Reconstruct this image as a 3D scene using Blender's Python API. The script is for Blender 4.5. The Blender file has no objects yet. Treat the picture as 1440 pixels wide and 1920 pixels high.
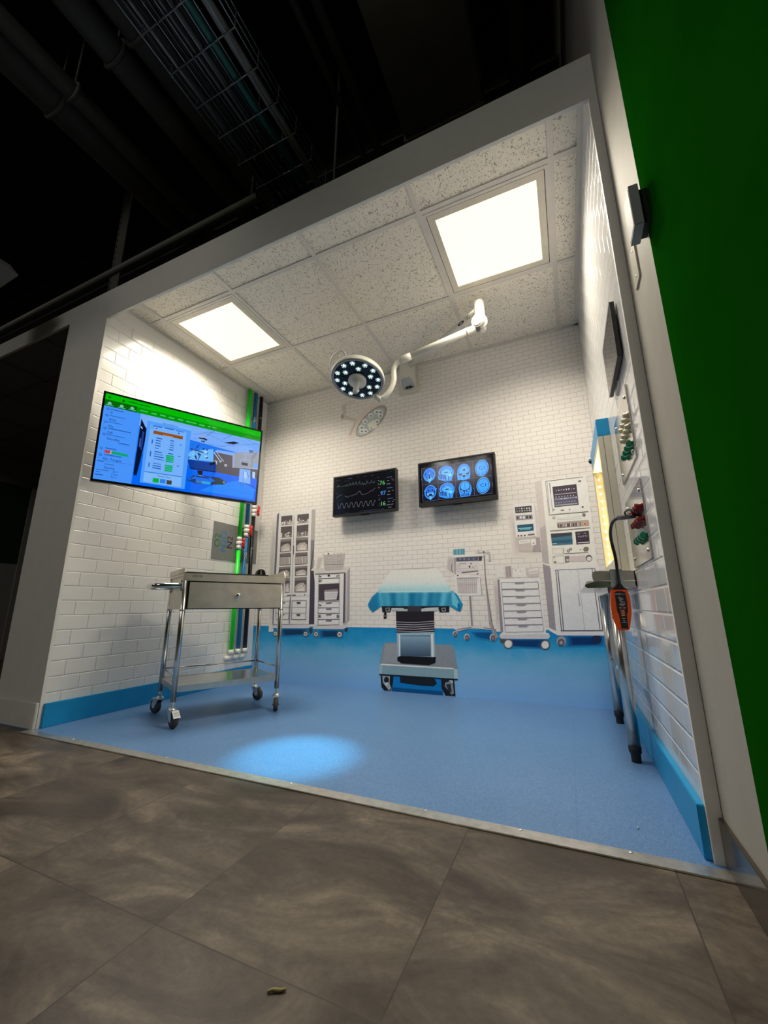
import bpy, bmesh, math, random
from math import sin, cos, pi, radians
from mathutils import Vector, Matrix, Euler

SC = bpy.context.scene
COL = SC.collection
random.seed(7)

# ------------------------------------------------------------------ camera
cam_d = bpy.data.cameras.new('camera')
cam_d.sensor_fit = 'HORIZONTAL'; cam_d.sensor_width = 36.0
cam_d.lens = 757.55 / 1440 * 36.0
cam_d.clip_start = 0.02; cam_d.clip_end = 60
cam = bpy.data.objects.new('camera', cam_d); COL.objects.link(cam)
cam.location = (2.4578, -1.283, 0.5754)
cam.rotation_euler = (1.8011, 0.0074, 0.4219)
SC.camera = cam

# ------------------------------------------------------------------ world, hall lamp, exposure
wd = bpy.data.worlds.new('world'); SC.world = wd; wd.use_nodes = True
wd.node_tree.nodes['Background'].inputs[0].default_value = (0.95, 0.92, 0.85, 1)
wd.node_tree.nodes['Background'].inputs[1].default_value = 0.018
SC.view_settings.view_transform = 'Standard'
SC.view_settings.look = 'None'
SC.view_settings.exposure = 0.12
SC.view_settings.gamma = 1.0
SC.view_settings.use_curve_mapping = False
PANEL_STRENGTH = 1.0
PANEL_COLOR = (1.0, 0.955, 0.81)
PANEL_POWER = 19.5
HALL_POWER = 30.0
def area_lamp(name, loc, rot, size, power, color=(1, 1, 1), size_y=None):
    d = bpy.data.lights.new(name, 'AREA'); d.energy = power; d.color = color
    d.shape = 'RECTANGLE'; d.size = size; d.size_y = size_y or size
    o = bpy.data.objects.new(name, d); COL.objects.link(o); o.location = loc; o.rotation_euler = rot
    return o
# the hall's own ceiling lamp, well behind the camera, pointing straight down with a slight tilt to the exhibit
area_lamp('unseen_hall_lamp', (0.6, -3.6, 3.6), (radians(38), 0, 0), 1.2, HALL_POWER, (1.0, 0.97, 0.90))

area_lamp('unseen_hall_lamp', (-3.2, -3.4, 3.6), (radians(30), 0, 0), 1.2, 16.0, (1.0, 0.95, 0.86))  # second lamp, added out of view to brighten the neighbouring bay

# ------------------------------------------------------------------ room sizes
W, D, H, HZ = 2.70, 1.50, 2.4775, 2.343
ZT = 2.55            # top of the front fascia
HX = 2.728           # hall side wall plane

# ------------------------------------------------------------------ materials
def lin(h):
    r = [c / 255 for c in h]
    return tuple(c / 12.92 if c <= 0.04045 else ((c + 0.055) / 1.055) ** 2.4 for c in r)
class NT:
    def __init__(s, m):
        m.use_nodes = True; s.t = m.node_tree; s.n = s.t.nodes; s.b = s.n['Principled BSDF']
    def new(s, k, **kw):
        x = s.n.new(k)
        for a, v in kw.items(): setattr(x, a, v)
        return x
    def link(s, a, b): s.t.links.new(a, b)
    def coord(s, kind='Object'): return s.new('ShaderNodeTexCoord').outputs[kind]
    def mapping(s, src, scale=(1, 1, 1), loc=(0, 0, 0), rot=(0, 0, 0)):
        m = s.new('ShaderNodeMapping'); s.link(src, m.inputs[0])
        m.inputs['Location'].default_value = loc; m.inputs['Rotation'].default_value = rot; m.inputs['Scale'].default_value = scale
        return m.outputs[0]
    def noise(s, src, scale, detail=2, rough=0.5, dist=0):
        n = s.new('ShaderNodeTexNoise'); s.link(src, n.inputs['Vector'])
        n.inputs['Scale'].default_value = scale; n.inputs['Detail'].default_value = detail
        n.inputs['Roughness'].default_value = rough; n.inputs['Distortion'].default_value = dist
        return n.outputs[0]
    def ramp(s, src, stops):
        r = s.new('ShaderNodeValToRGB'); s.link(src, r.inputs[0]); e = r.color_ramp.elements
        while len(e) < len(stops): e.new(0.5)
        for el, (p, c) in zip(e, stops): el.position = p; el.color = (*c, 1) if len(c) == 3 else c
        return r.outputs[0]
    def mix(s, fac, a, b, mode='MIX'):
        m = s.new('ShaderNodeMix', data_type='RGBA', blend_type=mode)
        if isinstance(fac, (int, float)): m.inputs[0].default_value = fac
        else: s.link(fac, m.inputs[0])
        for i, v in ((6, a), (7, b)):
            if isinstance(v, tuple): m.inputs[i].default_value = (*v, 1)
            else: s.link(v, m.inputs[i])
        return m.outputs[2]
    def bump(s, src, strength, dist=0.001):
        b = s.new('ShaderNodeBump'); b.inputs['Strength'].default_value = strength; b.inputs['Distance'].default_value = dist
        s.link(src, b.inputs['Height']); s.link(b.outputs[0], s.b.inputs['Normal']); return b
_M = {}
def mat(name, col, rough=0.5, metal=0.0, spec=0.5, var=0.06, nscale=14, bump=0.0, bscale=200, coat=0.0):
    """plain coloured material with a little procedural variation"""
    if name in _M: return _M[name]
    m = bpy.data.materials.new(name); t = NT(m); c = col
    co = t.coord()
    n = t.noise(co, nscale, 3)
    t.link(t.ramp(n, [(0.3, tuple(x * (1 - var) for x in c)), (0.7, tuple(min(1, x * (1 + var)) for x in c))]), t.b.inputs['Base Color'])
    t.b.inputs['Roughness'].default_value = rough; t.b.inputs['Metallic'].default_value = metal
    t.b.inputs['Specular IOR Level'].default_value = spec
    t.b.inputs['Coat Weight'].default_value = coat
    if bump: t.bump(t.noise(co, bscale, 2), bump, 0.002)
    _M[name] = m; return m
def glow(name, col, strength, base=(0.02, 0.02, 0.02), rough=0.25):
    if name in _M: return _M[name]
    m = bpy.data.materials.new(name); t = NT(m); c = col
    t.b.inputs['Base Color'].default_value = (*base, 1); t.b.inputs['Roughness'].default_value = rough
    t.b.inputs['Emission Color'].default_value = (*c, 1); t.b.inputs['Emission Strength'].default_value = strength
    m.use_nodes = True; _M[name] = m; return m
def ink(h):
    k = 'ink_%d_%d_%d' % h
    if k in _M: return _M[k]
    m = bpy.data.materials.new(k); t = NT(m)
    c = tuple(min(0.86, x * 1.34) for x in lin(h))
    n = t.noise(t.coord(), 60, 2)
    t.link(t.ramp(n, [(0.3, tuple(x * 0.96 for x in c)), (0.7, tuple(min(.88, x * 1.04) for x in c))]), t.b.inputs['Base Color'])
    t.b.inputs['Roughness'].default_value = 0.55; t.b.inputs['Specular IOR Level'].default_value = 0.25
    _M[k] = m; return m

PAINT = mat('white_paint', (0.70, 0.69, 0.65), 0.6, var=0.03, bump=0.08, bscale=260, spec=0.3)
HALLW = mat('hall_wall_paint', (0.41, 0.385, 0.335), 0.65, var=0.03, bump=0.1, bscale=300, spec=0.2)
PAINT_IN = mat('white_trim', (0.78, 0.76, 0.72), 0.45, var=0.03, spec=0.4)
BLUE = mat('blue_paint', (0.008, 0.285, 0.60), 0.38, var=0.05, spec=0.4)
GREEN = mat('green_wall', (0.004, 0.075, 0.002), 0.7, var=0.10, nscale=5, spec=0.0)
BLACK = mat('black_plastic', (0.012, 0.012, 0.013), 0.35, var=0.1)
GLOSSB = mat('gloss_black', (0.006, 0.006, 0.007), 0.08, var=0.1)
RUBBER = mat('grey_rubber', (0.055, 0.05, 0.048), 0.7, var=0.2)
BRUB = mat('black_rubber', (0.010, 0.010, 0.011), 0.6, var=0.2)
PVC = mat('white_plastic', (0.78, 0.77, 0.72), 0.3, var=0.03)
LAMPW = mat('lamp_enamel', (0.66, 0.64, 0.57), 0.28, var=0.03)
CHROME = mat('chrome', (0.82, 0.80, 0.76), 0.14, 1.0, var=0.03)
ZINC = mat('zinc', (0.66, 0.69, 0.69), 0.32, 0.75, var=0.1, nscale=60)
ALU = mat('aluminium_strip', (0.68, 0.66, 0.61), 0.36, 1.0, var=0.12, nscale=40)
RED = mat('red_plastic', (0.62, 0.006, 0.008), 0.3, var=0.05)
JRED = mat('dark_red_plastic', (0.24, 0.008, 0.012), 0.25, var=0.1)
JGRN = mat('green_plastic', (0.004, 0.30, 0.15), 0.25, var=0.1)
JIVO = mat('ivory_plastic', (0.66, 0.57, 0.36), 0.3, var=0.05)
ORANGE = mat('orange_plastic', (0.90, 0.105, 0.008), 0.35, var=0.05)
TXW = mat('white_lettering', (0.85, 0.85, 0.85), 0.5, var=0.02)
TXK = mat('black_lettering', (0.015, 0.015, 0.015), 0.5, var=0.02)
PGRN = mat('green_pipe', (0.004, 0.86, 0.02), 0.3, var=0.03)
PBLU = mat('blue_pipe', (0.006, 0.20, 0.44), 0.25, var=0.03)
PBLK = mat('black_pipe', (0.006, 0.006, 0.007), 0.3, var=0.1)
DUCT = mat('dark_duct', (0.060, 0.055, 0.048), 0.7, var=0.15, nscale=6)
DUCT2 = mat('dark_duct_pale', (0.075, 0.07, 0.06), 0.7, var=0.15, nscale=6)
DECK = mat('black_deck', (0.004, 0.004, 0.0045), 0.9, var=0.2)
WIRE = mat('tray_wire', (0.30, 0.34, 0.38), 0.35, 0.8, var=0.1)

def steel(name, col=(0.66, 0.62, 0.54), rough=0.38, axis=(1, 30, 30)):
    m = bpy.data.materials.new(name); t = NT(m); co = t.coord()
    n = t.noise(t.mapping(co, axis), 14, 4, 0.6)
    big = t.noise(co, 16, 2)
    t.link(t.ramp(big, [(0.3, tuple(c * 0.88 for c in col)), (0.7, tuple(min(1, c * 1.06) for c in col))]), t.b.inputs['Base Color'])
    t.link(t.ramp(n, [(0.3, (rough * .85,) * 3), (0.7, (rough * 1.2,) * 3)]), t.b.inputs['Roughness'])
    t.b.inputs['Metallic'].default_value = 1.0
    t.bump(n, 0.03, 0.001); return m
STEEL = steel('brushed_steel')
STEELS = steel('satin_steel', (0.66, 0.64, 0.60), 0.22)
PLATE = steel('plate_steel', (0.62, 0.60, 0.56), 0.14)
GREYP = mat('grey_panel', (0.22, 0.225, 0.22), 0.42, var=0.04)

def tile_wall(name, axis, row, width, z0, y0, rough, ylo, zlo, zhi, col=(0.84, 0.825, 0.79)):
    """moulded white subway-tile panel in the plane of axis 'x' (uses world y, z)"""
    m = bpy.data.materials.new(name); t = NT(m); co = t.coord()
    sp = t.new('ShaderNodeSeparateXYZ'); t.link(co, sp.inputs[0])
    cb = t.new('ShaderNodeCombineXYZ')
    ad = t.new('ShaderNodeMath', operation='SUBTRACT'); t.link(sp.outputs['Y'], ad.inputs[0]); ad.inputs[1].default_value = y0
    az = t.new('ShaderNodeMath', operation='SUBTRACT'); t.link(sp.outputs['Z'], az.inputs[0]); az.inputs[1].default_value = z0
    t.link(ad.outputs[0], cb.inputs[0]); t.link(az.outputs[0], cb.inputs[1])
    def brick(mort, smooth):
        b = t.new('ShaderNodeTexBrick'); t.link(cb.outputs[0], b.inputs['Vector'])
        b.offset = 0.5; b.inputs['Scale'].default_value = 1; b.inputs['Mortar Size'].default_value = mort; b.inputs['Mortar Smooth'].default_value = smooth
        b.inputs['Brick Width'].default_value = width; b.inputs['Row Height'].default_value = row; b.inputs['Bias'].default_value = 0
        return b
    b = brick(0.0042 if name == 'tile_left' else 0.0062, 0.9)
    # plain margin around the panel: only inside the panel do the grooves show
    def inside(src, lo, hi=None):
        g = t.new('ShaderNodeMath', operation='GREATER_THAN'); t.link(src, g.inputs[0]); g.inputs[1].default_value = lo
        if hi is None: return g.outputs[0]
        l = t.new('ShaderNodeMath', operation='LESS_THAN'); t.link(src, l.inputs[0]); l.inputs[1].default_value = hi
        mm = t.new('ShaderNodeMath', operation='MULTIPLY'); t.link(g.outputs[0], mm.inputs[0]); t.link(l.outputs[0], mm.inputs[1]); return mm.outputs[0]
    msk = t.new('ShaderNodeMath', operation='MULTIPLY'); t.link(inside(sp.outputs['Y'], ylo, 1.34 if name == 'tile_left' else 9), msk.inputs[0]); t.link(inside(sp.outputs['Z'], zlo, zhi), msk.inputs[1])
    f = t.new('ShaderNodeMath', operation='MULTIPLY'); t.link(b.outputs['Fac'], f.inputs[0]); t.link(msk.outputs[0], f.inputs[1])
    t.link(t.mix(f.outputs[0], col, tuple(c * 0.88 for c in col) if name == 'tile_left' else (0.92, 0.90, 0.86)), t.b.inputs['Base Color'])  # right wall: bright groove highlights are put into the paler groove colour
    t.b.inputs['Roughness'].default_value = rough; t.b.inputs['Specular IOR Level'].default_value = 0.5
    inv = t.new('ShaderNodeMath', operation='SUBTRACT'); inv.inputs[0].default_value = 1; t.link(f.outputs[0], inv.inputs[1])
    wob = t.noise(co, 9, 2)
    add = t.new('ShaderNodeMath', operation='MULTIPLY_ADD'); t.link(wob, add.inputs[0]); add.inputs[1].default_value = 0.35; t.link(inv.outputs[0], add.inputs[2])
    t.bump(add.outputs[0], 0.9, 0.0022)
    return m
TILE_L = tile_wall('tile_left', 'x', 0.0765, 0.155, 0.0085, 0.087, 0.16, 0.016, 0.10, 2.378)
TILE_R = tile_wall('tile_right', 'x', 0.0742, 0.155, 0.0320, 0.070, 0.07, 0.012, 0.10, 2.40, (0.74, 0.735, 0.74))

def mural_brick():
    m = bpy.data.materials.new('mural_brick'); t = NT(m); co = t.coord()
    sp = t.new('ShaderNodeSeparateXYZ'); t.link(co, sp.inputs[0]); cb = t.new('ShaderNodeCombineXYZ')
    t.link(sp.outputs['X'], cb.inputs[0]); t.link(sp.outputs['Z'], cb.inputs[1])
    b = t.new('ShaderNodeTexBrick'); t.link(t.mapping(cb.outputs[0], loc=(-0.051, -0.018, 0)), b.inputs['Vector'])
    b.offset = 0.5; b.inputs['Scale'].default_value = 1; b.inputs['Mortar Size'].default_value = 0.0011; b.inputs['Mortar Smooth'].default_value = 0.2
    b.inputs['Brick Width'].default_value = 0.0772; b.inputs['Row Height'].default_value = 0.0331; b.inputs['Bias'].default_value = 0
    b.inputs['Color1'].default_value = (0.845, 0.81, 0.785, 1); b.inputs['Color2'].default_value = (0.82, 0.79, 0.77, 1); b.inputs['Mortar'].default_value = (0.43, 0.39, 0.36, 1)
    n = t.noise(co, 2.2, 2)
    t.link(t.mix(0.25, b.outputs['Color'], t.ramp(n, [(0.35, (0.86, 0.85, 0.85)), (0.65, (0.98, 0.96, 0.94))]), 'MULTIPLY'), t.b.inputs['Base Color'])
    t.b.inputs['Roughness'].default_value = 0.55; t.b.inputs['Specular IOR Level'].default_value = 0.25
    return m
def mural_floor():
    # the printed floor of the picture: deep blue under the printed furniture, paler towards the real floor
    m = bpy.data.materials.new('mural_floor_print'); t = NT(m); co = t.coord()
    sp = t.new('ShaderNodeSeparateXYZ'); t.link(co, sp.inputs[0])
    n = t.noise(co, 7, 4, 0.6)
    ad = t.new('ShaderNodeMath', operation='MULTIPLY_ADD'); t.link(n, ad.inputs[0]); ad.inputs[1].default_value = 0.16; t.link(sp.outputs['Z'], ad.inputs[2])
    c = t.ramp(ad.outputs[0], [(0.05, (0.23, 0.50, 0.92)), (0.20, (0.24, 0.51, 0.86)), (0.31, (0.17, 0.48, 0.78)), (0.40, (0.035, 0.36, 0.70)), (0.48, (0.006, 0.27, 0.62))])
    t.link(c, t.b.inputs['Base Color']); t.b.inputs['Roughness'].default_value = 0.55; t.b.inputs['Specular IOR Level'].default_value = 0.25
    return m
def ceiling_tile():
    m = bpy.data.materials.new('fissured_tile'); t = NT(m); co = t.coord()
    wv = t.mapping(co, (1, 1, 1))
    n1 = t.noise(wv, 80, 1.2, 0.5, 1.2); n2 = t.noise(t.mapping(co, (1.5, 0.8, 1), rot=(0, 0, 0.7)), 108, 1, 0.5, 0.8)
    a = t.ramp(n1, [(0.63, (0, 0, 0)), (0.665, (1, 1, 1))]); b = t.ramp(n2, [(0.645, (0, 0, 0)), (0.68, (1, 1, 1))])
    mx = t.mix(1.0, a, b, 'LIGHTEN')
    t.link(t.mix(mx, (0.84, 0.785, 0.69), (0.38, 0.335, 0.27)), t.b.inputs['Base Color'])
    t.b.inputs['Roughness'].default_value = 0.85; t.b.inputs['Specular IOR Level'].default_value = 0.2
    inv = t.new('ShaderNodeInvert'); t.link(mx, inv.inputs['Color']); t.bump(inv.outputs[0], 0.4, 0.002)
    return m
def blue_floor():
    m = bpy.data.materials.new('blue_vinyl'); t = NT(m); co = t.coord()
    sp = t.noise(co, 420, 2, 0.6); big = t.noise(co, 3, 3, 0.5)
    c = t.ramp(sp, [(0.34, (0.068, 0.165, 0.375)), (0.5, (0.110, 0.232, 0.460)), (0.68, (0.185, 0.325, 0.56))])
    c = t.mix(0.35, c, t.ramp(big, [(0.3, (0.80, 0.80, 0.84)), (0.7, (1, 1, 1))]), 'MULTIPLY')
    # faint welded seams between the sheets
    b = t.new('ShaderNodeTexBrick'); t.link(t.mapping(co, loc=(-2.415, -0.10, 0)), b.inputs['Vector']); b.offset = 0.0; b.inputs['Scale'].default_value = 1
    b.inputs['Mortar Size'].default_value = 0.0012; b.inputs['Brick Width'].default_value = 0.92; b.inputs['Row Height'].default_value = 0.46
    t.link(t.mix(t.new('ShaderNodeMath', operation='MULTIPLY').outputs[0], c, c), t.b.inputs['Base Color'])
    k = t.new('ShaderNodeMath', operation='MULTIPLY'); t.link(b.outputs['Fac'], k.inputs[0]); k.inputs[1].default_value = 0.35
    t.link(t.mix(k.outputs[0], c, (0.035, 0.13, 0.36)), t.b.inputs['Base Color'])
    t.b.inputs['Roughness'].default_value = 0.34; t.b.inputs['Specular IOR Level'].default_value = 0.45
    t.bump(sp, 0.35, 0.0012); return m
def hall_floor():
    m = bpy.data.materials.new('stone_vinyl'); t = NT(m); co = t.coord()
    b = t.new('ShaderNodeTexBrick'); t.link(t.mapping(co, loc=(-1.232, 0.628, 0)), b.inputs['Vector']); b.offset = 0.0
    b.inputs['Scale'].default_value = 1; b.inputs['Mortar Size'].default_value = 0.0016; b.inputs['Mortar Smooth'].default_value = 0.1
    b.inputs['Brick Width'].default_value = 0.46; b.inputs['Row Height'].default_value = 0.92
    b.inputs['Color1'].default_value = (0, 0, 0, 1); b.inputs['Color2'].default_value = (1, 1, 1, 1); b.inputs['Bias'].default_value = 0
    # each tile shifts the cloud pattern
    off = t.new('ShaderNodeVectorMath', operation='MULTIPLY_ADD'); t.link(b.outputs['Color'], off.inputs[0]); off.inputs[1].default_value = (7, 3, 5); t.link(co, off.inputs[2])
    cl = t.noise(t.mapping(off.outputs[0], (1.0, 2.4, 1), rot=(0, 0, 0.55)), 2.4, 7, 0.66, 0.9)
    fine = t.noise(co, 60, 4, 0.65)
    c = t.ramp(cl, [(0.28, (0.026, 0.020, 0.015)), (0.43, (0.062, 0.049, 0.037)), (0.50, (0.086, 0.068, 0.052)), (0.57, (0.118, 0.095, 0.072)), (0.68, (0.20, 0.166, 0.125))])
    c = t.mix(0.55, c, t.ramp(fine, [(0.28, (0.52, 0.50, 0.48)), (0.6, (1, 1, 1))]), 'MULTIPLY')
    k = t.new('ShaderNodeMath', operation='MULTIPLY'); t.link(b.outputs['Fac'], k.inputs[0]); k.inputs[1].default_value = 0.75
    c = t.mix(k.outputs[0], c, (0.03, 0.023, 0.017))
    t.link(c, t.b.inputs['Base Color']); t.b.inputs['Specular IOR Level'].default_value = 0.4
    t.link(t.ramp(cl, [(0.3, (0.36,) * 3), (0.7, (0.50,) * 3)]), t.b.inputs['Roughness'])
    h = t.mix(0.5, fine, b.outputs['Fac'], 'SUBTRACT'); t.bump(h, 0.22, 0.0015); return m
MBRICK, MFLOOR, CTILE, BFLOOR, HFLOOR = mural_brick(), mural_floor(), ceiling_tile(), blue_floor(), hall_floor()

# ------------------------------------------------------------------ mesh builder
_tx = {}
def text_geo(s, size):
    if (s, size) in _tx: return _tx[(s, size)]
    cu = bpy.data.curves.new('txt', 'FONT'); cu.body = s; cu.size = size; cu.align_x = 'CENTER'; cu.align_y = 'CENTER'; cu.resolution_u = 3
    ob = bpy.data.objects.new('txt', cu); COL.objects.link(ob)
    dg = bpy.context.evaluated_depsgraph_get(); me = bpy.data.meshes.new_from_object(ob.evaluated_get(dg))
    r = ([tuple(v.co) for v in me.vertices], [tuple(p.vertices) for p in me.polygons])
    bpy.data.objects.remove(ob); bpy.data.curves.remove(cu); bpy.data.meshes.remove(me)
    _tx[(s, size)] = r; return r
def basis(d):
    d = Vector(d).normalized(); a = Vector((0, 0, 1)) if abs(d.z) < 0.95 else Vector((1, 0, 0))
    x = a.cross(d).normalized(); return x, d.cross(x), d
class MB:
    def __init__(s): s.v = []; s.f = []; s.m = []; s.sm = []; s.mats = []
    def mi(s, m):
        if m not in s.mats: s.mats.append(m)
        return s.mats.index(m)
    def add(s, vs, fs, m, smooth=False):
        o = len(s.v); s.v += [tuple(v) for v in vs]; i = s.mi(m)
        for f in fs: s.f.append(tuple(o + k for k in f)); s.m.append(i); s.sm.append(smooth)
        return s
    def box(s, x0, x1, y0, y1, z0, z1, m, bevel=0, mats=None, tf=None):
        bm = bmesh.new(); bmesh.ops.create_cube(bm, size=1)
        for v in bm.verts: v.co = ((x0 + x1) / 2 + v.co.x * (x1 - x0), (y0 + y1) / 2 + v.co.y * (y1 - y0), (z0 + z1) / 2 + v.co.z * (z1 - z0))
        if bevel: bmesh.ops.bevel(bm, geom=list(bm.edges), offset=bevel, segments=2, affect='EDGES', clamp_overlap=True)
        bm.verts.index_update()
        vs = [v.co.copy() for v in bm.verts]
        if tf: vs = [tf @ v for v in vs]
        s.add(vs, [tuple(v.index for v in f.verts) for f in bm.faces], m); bm.free(); return s
    def cyl(s, p0, p1, r0, m, r1=None, seg=20, caps=True):
        p0, p1 = Vector(p0), Vector(p1); r1 = r0 if r1 is None else r1; x, y, _ = basis(p1 - p0)
        vs = [p + (x * cos(2 * pi * i / seg) + y * sin(2 * pi * i / seg)) * r for p, r in ((p0, r0), (p1, r1)) for i in range(seg)]
        s.add(vs, [(i, (i + 1) % seg, seg + (i + 1) % seg, seg + i) for i in range(seg)], m, True)
        if caps:
            s.add(vs[:seg], [tuple(range(seg))[::-1]], m); s.add(vs[seg:], [tuple(range(seg))], m)
        return s
    def lathe(s, prof, origin, axis, m, seg=28):
        """prof: (radius, height along axis)"""
        o = Vector(origin); x, y, d = basis(axis); n = len(prof)
        vs = [o + d * h + (x * cos(2 * pi * i / seg) + y * sin(2 * pi * i / seg)) * max(r, 1e-5) for r, h in prof for i in range(seg)]
        fs = [(j * seg + i, j * seg + (i + 1) % seg, (j + 1) * seg + (i + 1) % seg, (j + 1) * seg + i) for j in range(n - 1) for i in range(seg)]
        s.add(vs, fs, m, True); return s
    def tube(s, pts, r, m, seg=12, caps=True, smooth_path=0):
        P = [Vector(p) for p in pts]
        for _ in range(smooth_path):
            Q = [P[0]]
            for a, b in zip(P, P[1:]): Q += [a * .75 + b * .25, a * .25 + b * .75]
            P = Q + [P[-1]]
        vs = []; px = None
        for i, p in enumerate(P):
            d = (P[min(i + 1, len(P) - 1)] - P[max(i - 1, 0)]).normalized()
            if px is None: px = basis(d)[0]
            px = (px - d * px.dot(d)).normalized(); py = d.cross(px)
            rr = r(i / (len(P) - 1)) if callable(r) else r
            vs += [p + (px * cos(2 * pi * k / seg) + py * sin(2 * pi * k / seg)) * rr for k in range(seg)]
        n = len(P)
        s.add(vs, [(j * seg + i, j * seg + (i + 1) % seg, (j + 1) * seg + (i + 1) % seg, (j + 1) * seg + i) for j in range(n - 1) for i in range(seg)], m, True)
        if caps: s.add(vs[:seg], [tuple(range(seg))[::-1]], m); s.add(vs[-seg:], [tuple(range(seg))], m)
        return s
    def prism(s, pts, vec, m):
        a = [Vector(p) for p in pts]; b = [p + Vector(vec) for p in a]; n = len(a)
        s.add(a + b, [tuple(range(n))[::-1], tuple(range(n, 2 * n))] + [(i, (i + 1) % n, n + (i + 1) % n, n + i) for i in range(n)], m); return s
    def poly(s, pts, m): s.add(pts, [tuple(range(len(pts)))], m); return s
    def ball(s, c, r, m, seg=14, sc=(1, 1, 1)):
        c = Vector(c); n = seg // 2
        vs = [c + Vector((r * sc[0] * sin(pi * j / n) * cos(2 * pi * i / seg), r * sc[1] * sin(pi * j / n) * sin(2 * pi * i / seg), r * sc[2] * cos(pi * j / n))) for j in range(n + 1) for i in range(seg)]
        s.add(vs, [(j * seg + i, (j + 1) * seg + i, (j + 1) * seg + (i + 1) % seg, j * seg + (i + 1) % seg) for j in range(n) for i in range(seg)], m, True); return s
    def text(s, txt, o, xd, yd, size, m):
        vs, fs = text_geo(txt, size); o, xd, yd = Vector(o), Vector(xd).normalized(), Vector(yd).normalized()
        s.add([o + xd * v[0] + yd * v[1] for v in vs], fs, m); return s
    def build(s, name, parent=None, local=False, **props):
        me = bpy.data.meshes.new(name); me.from_pydata(s.v, [], s.f)
        for m in s.mats: me.materials.append(m)
        me.polygons.foreach_set('material_index', s.m); me.polygons.foreach_set('use_smooth', s.sm)
        bm = bmesh.new(); bm.from_mesh(me); bmesh.ops.remove_doubles(bm, verts=bm.verts, dist=1e-6)
        if not props.pop('flat', False): bmesh.ops.recalc_face_normals(bm, faces=bm.faces)
        bm.to_mesh(me); bm.free(); me.update()
        o = bpy.data.objects.new(name, me); COL.objects.link(o)
        if parent:
            o.parent = parent
            if not local: o.matrix_parent_inverse = wm(parent).inverted()
        for k, v in props.items(): o[k] = v
        return o
def wm(o):
    m = Matrix.LocRotScale(o.location, o.rotation_euler, o.scale)
    return wm(o.parent) @ o.matrix_parent_inverse @ m if o.parent else m
def thing(name, label, cat, loc=(0, 0, 0), rot=(0, 0, 0), group=None):
    o = bpy.data.objects.new(name, None); COL.objects.link(o); o.location = loc; o.rotation_euler = rot; o.empty_display_size = 0.05
    o['label'] = label; o['category'] = cat
    if group: o['group'] = group
    return o
def tag(o, label, cat, group=None):
    o['label'] = label; o['category'] = cat
    if group: o['group'] = group
    return o
def struct(o, label=None, cat=None):
    o['kind'] = 'structure'
    if label: o['label'] = label
    if cat: o['category'] = cat
    return o
def ui(mb, data, place, em, text=()):
    """flat drawings: rows of [layer, r, g, b, x, y, x, y, ...] in millimetres; place(x, y, layer) gives a point"""
    for n, a in enumerate(data):   # a hair of height per shape keeps overlapping inks apart
        mb.poly([place(a[i] / 1000, a[i + 1] / 1000, a[0] + n * 0.009) for i in range(4, len(a), 2)], em(tuple(a[1:4])))
    for t, (x, y), h, c in text:
        vs, fs = text_geo(t, 1.0); k = h / 1000 * 1.35
        xs = [v[0] for v in vs]; x0 = min(xs)
        mb.add([place(x / 1000 + (v[0] - x0) * k, y / 1000 + v[1] * k, 9) for v in vs], fs, em(c))
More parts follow.
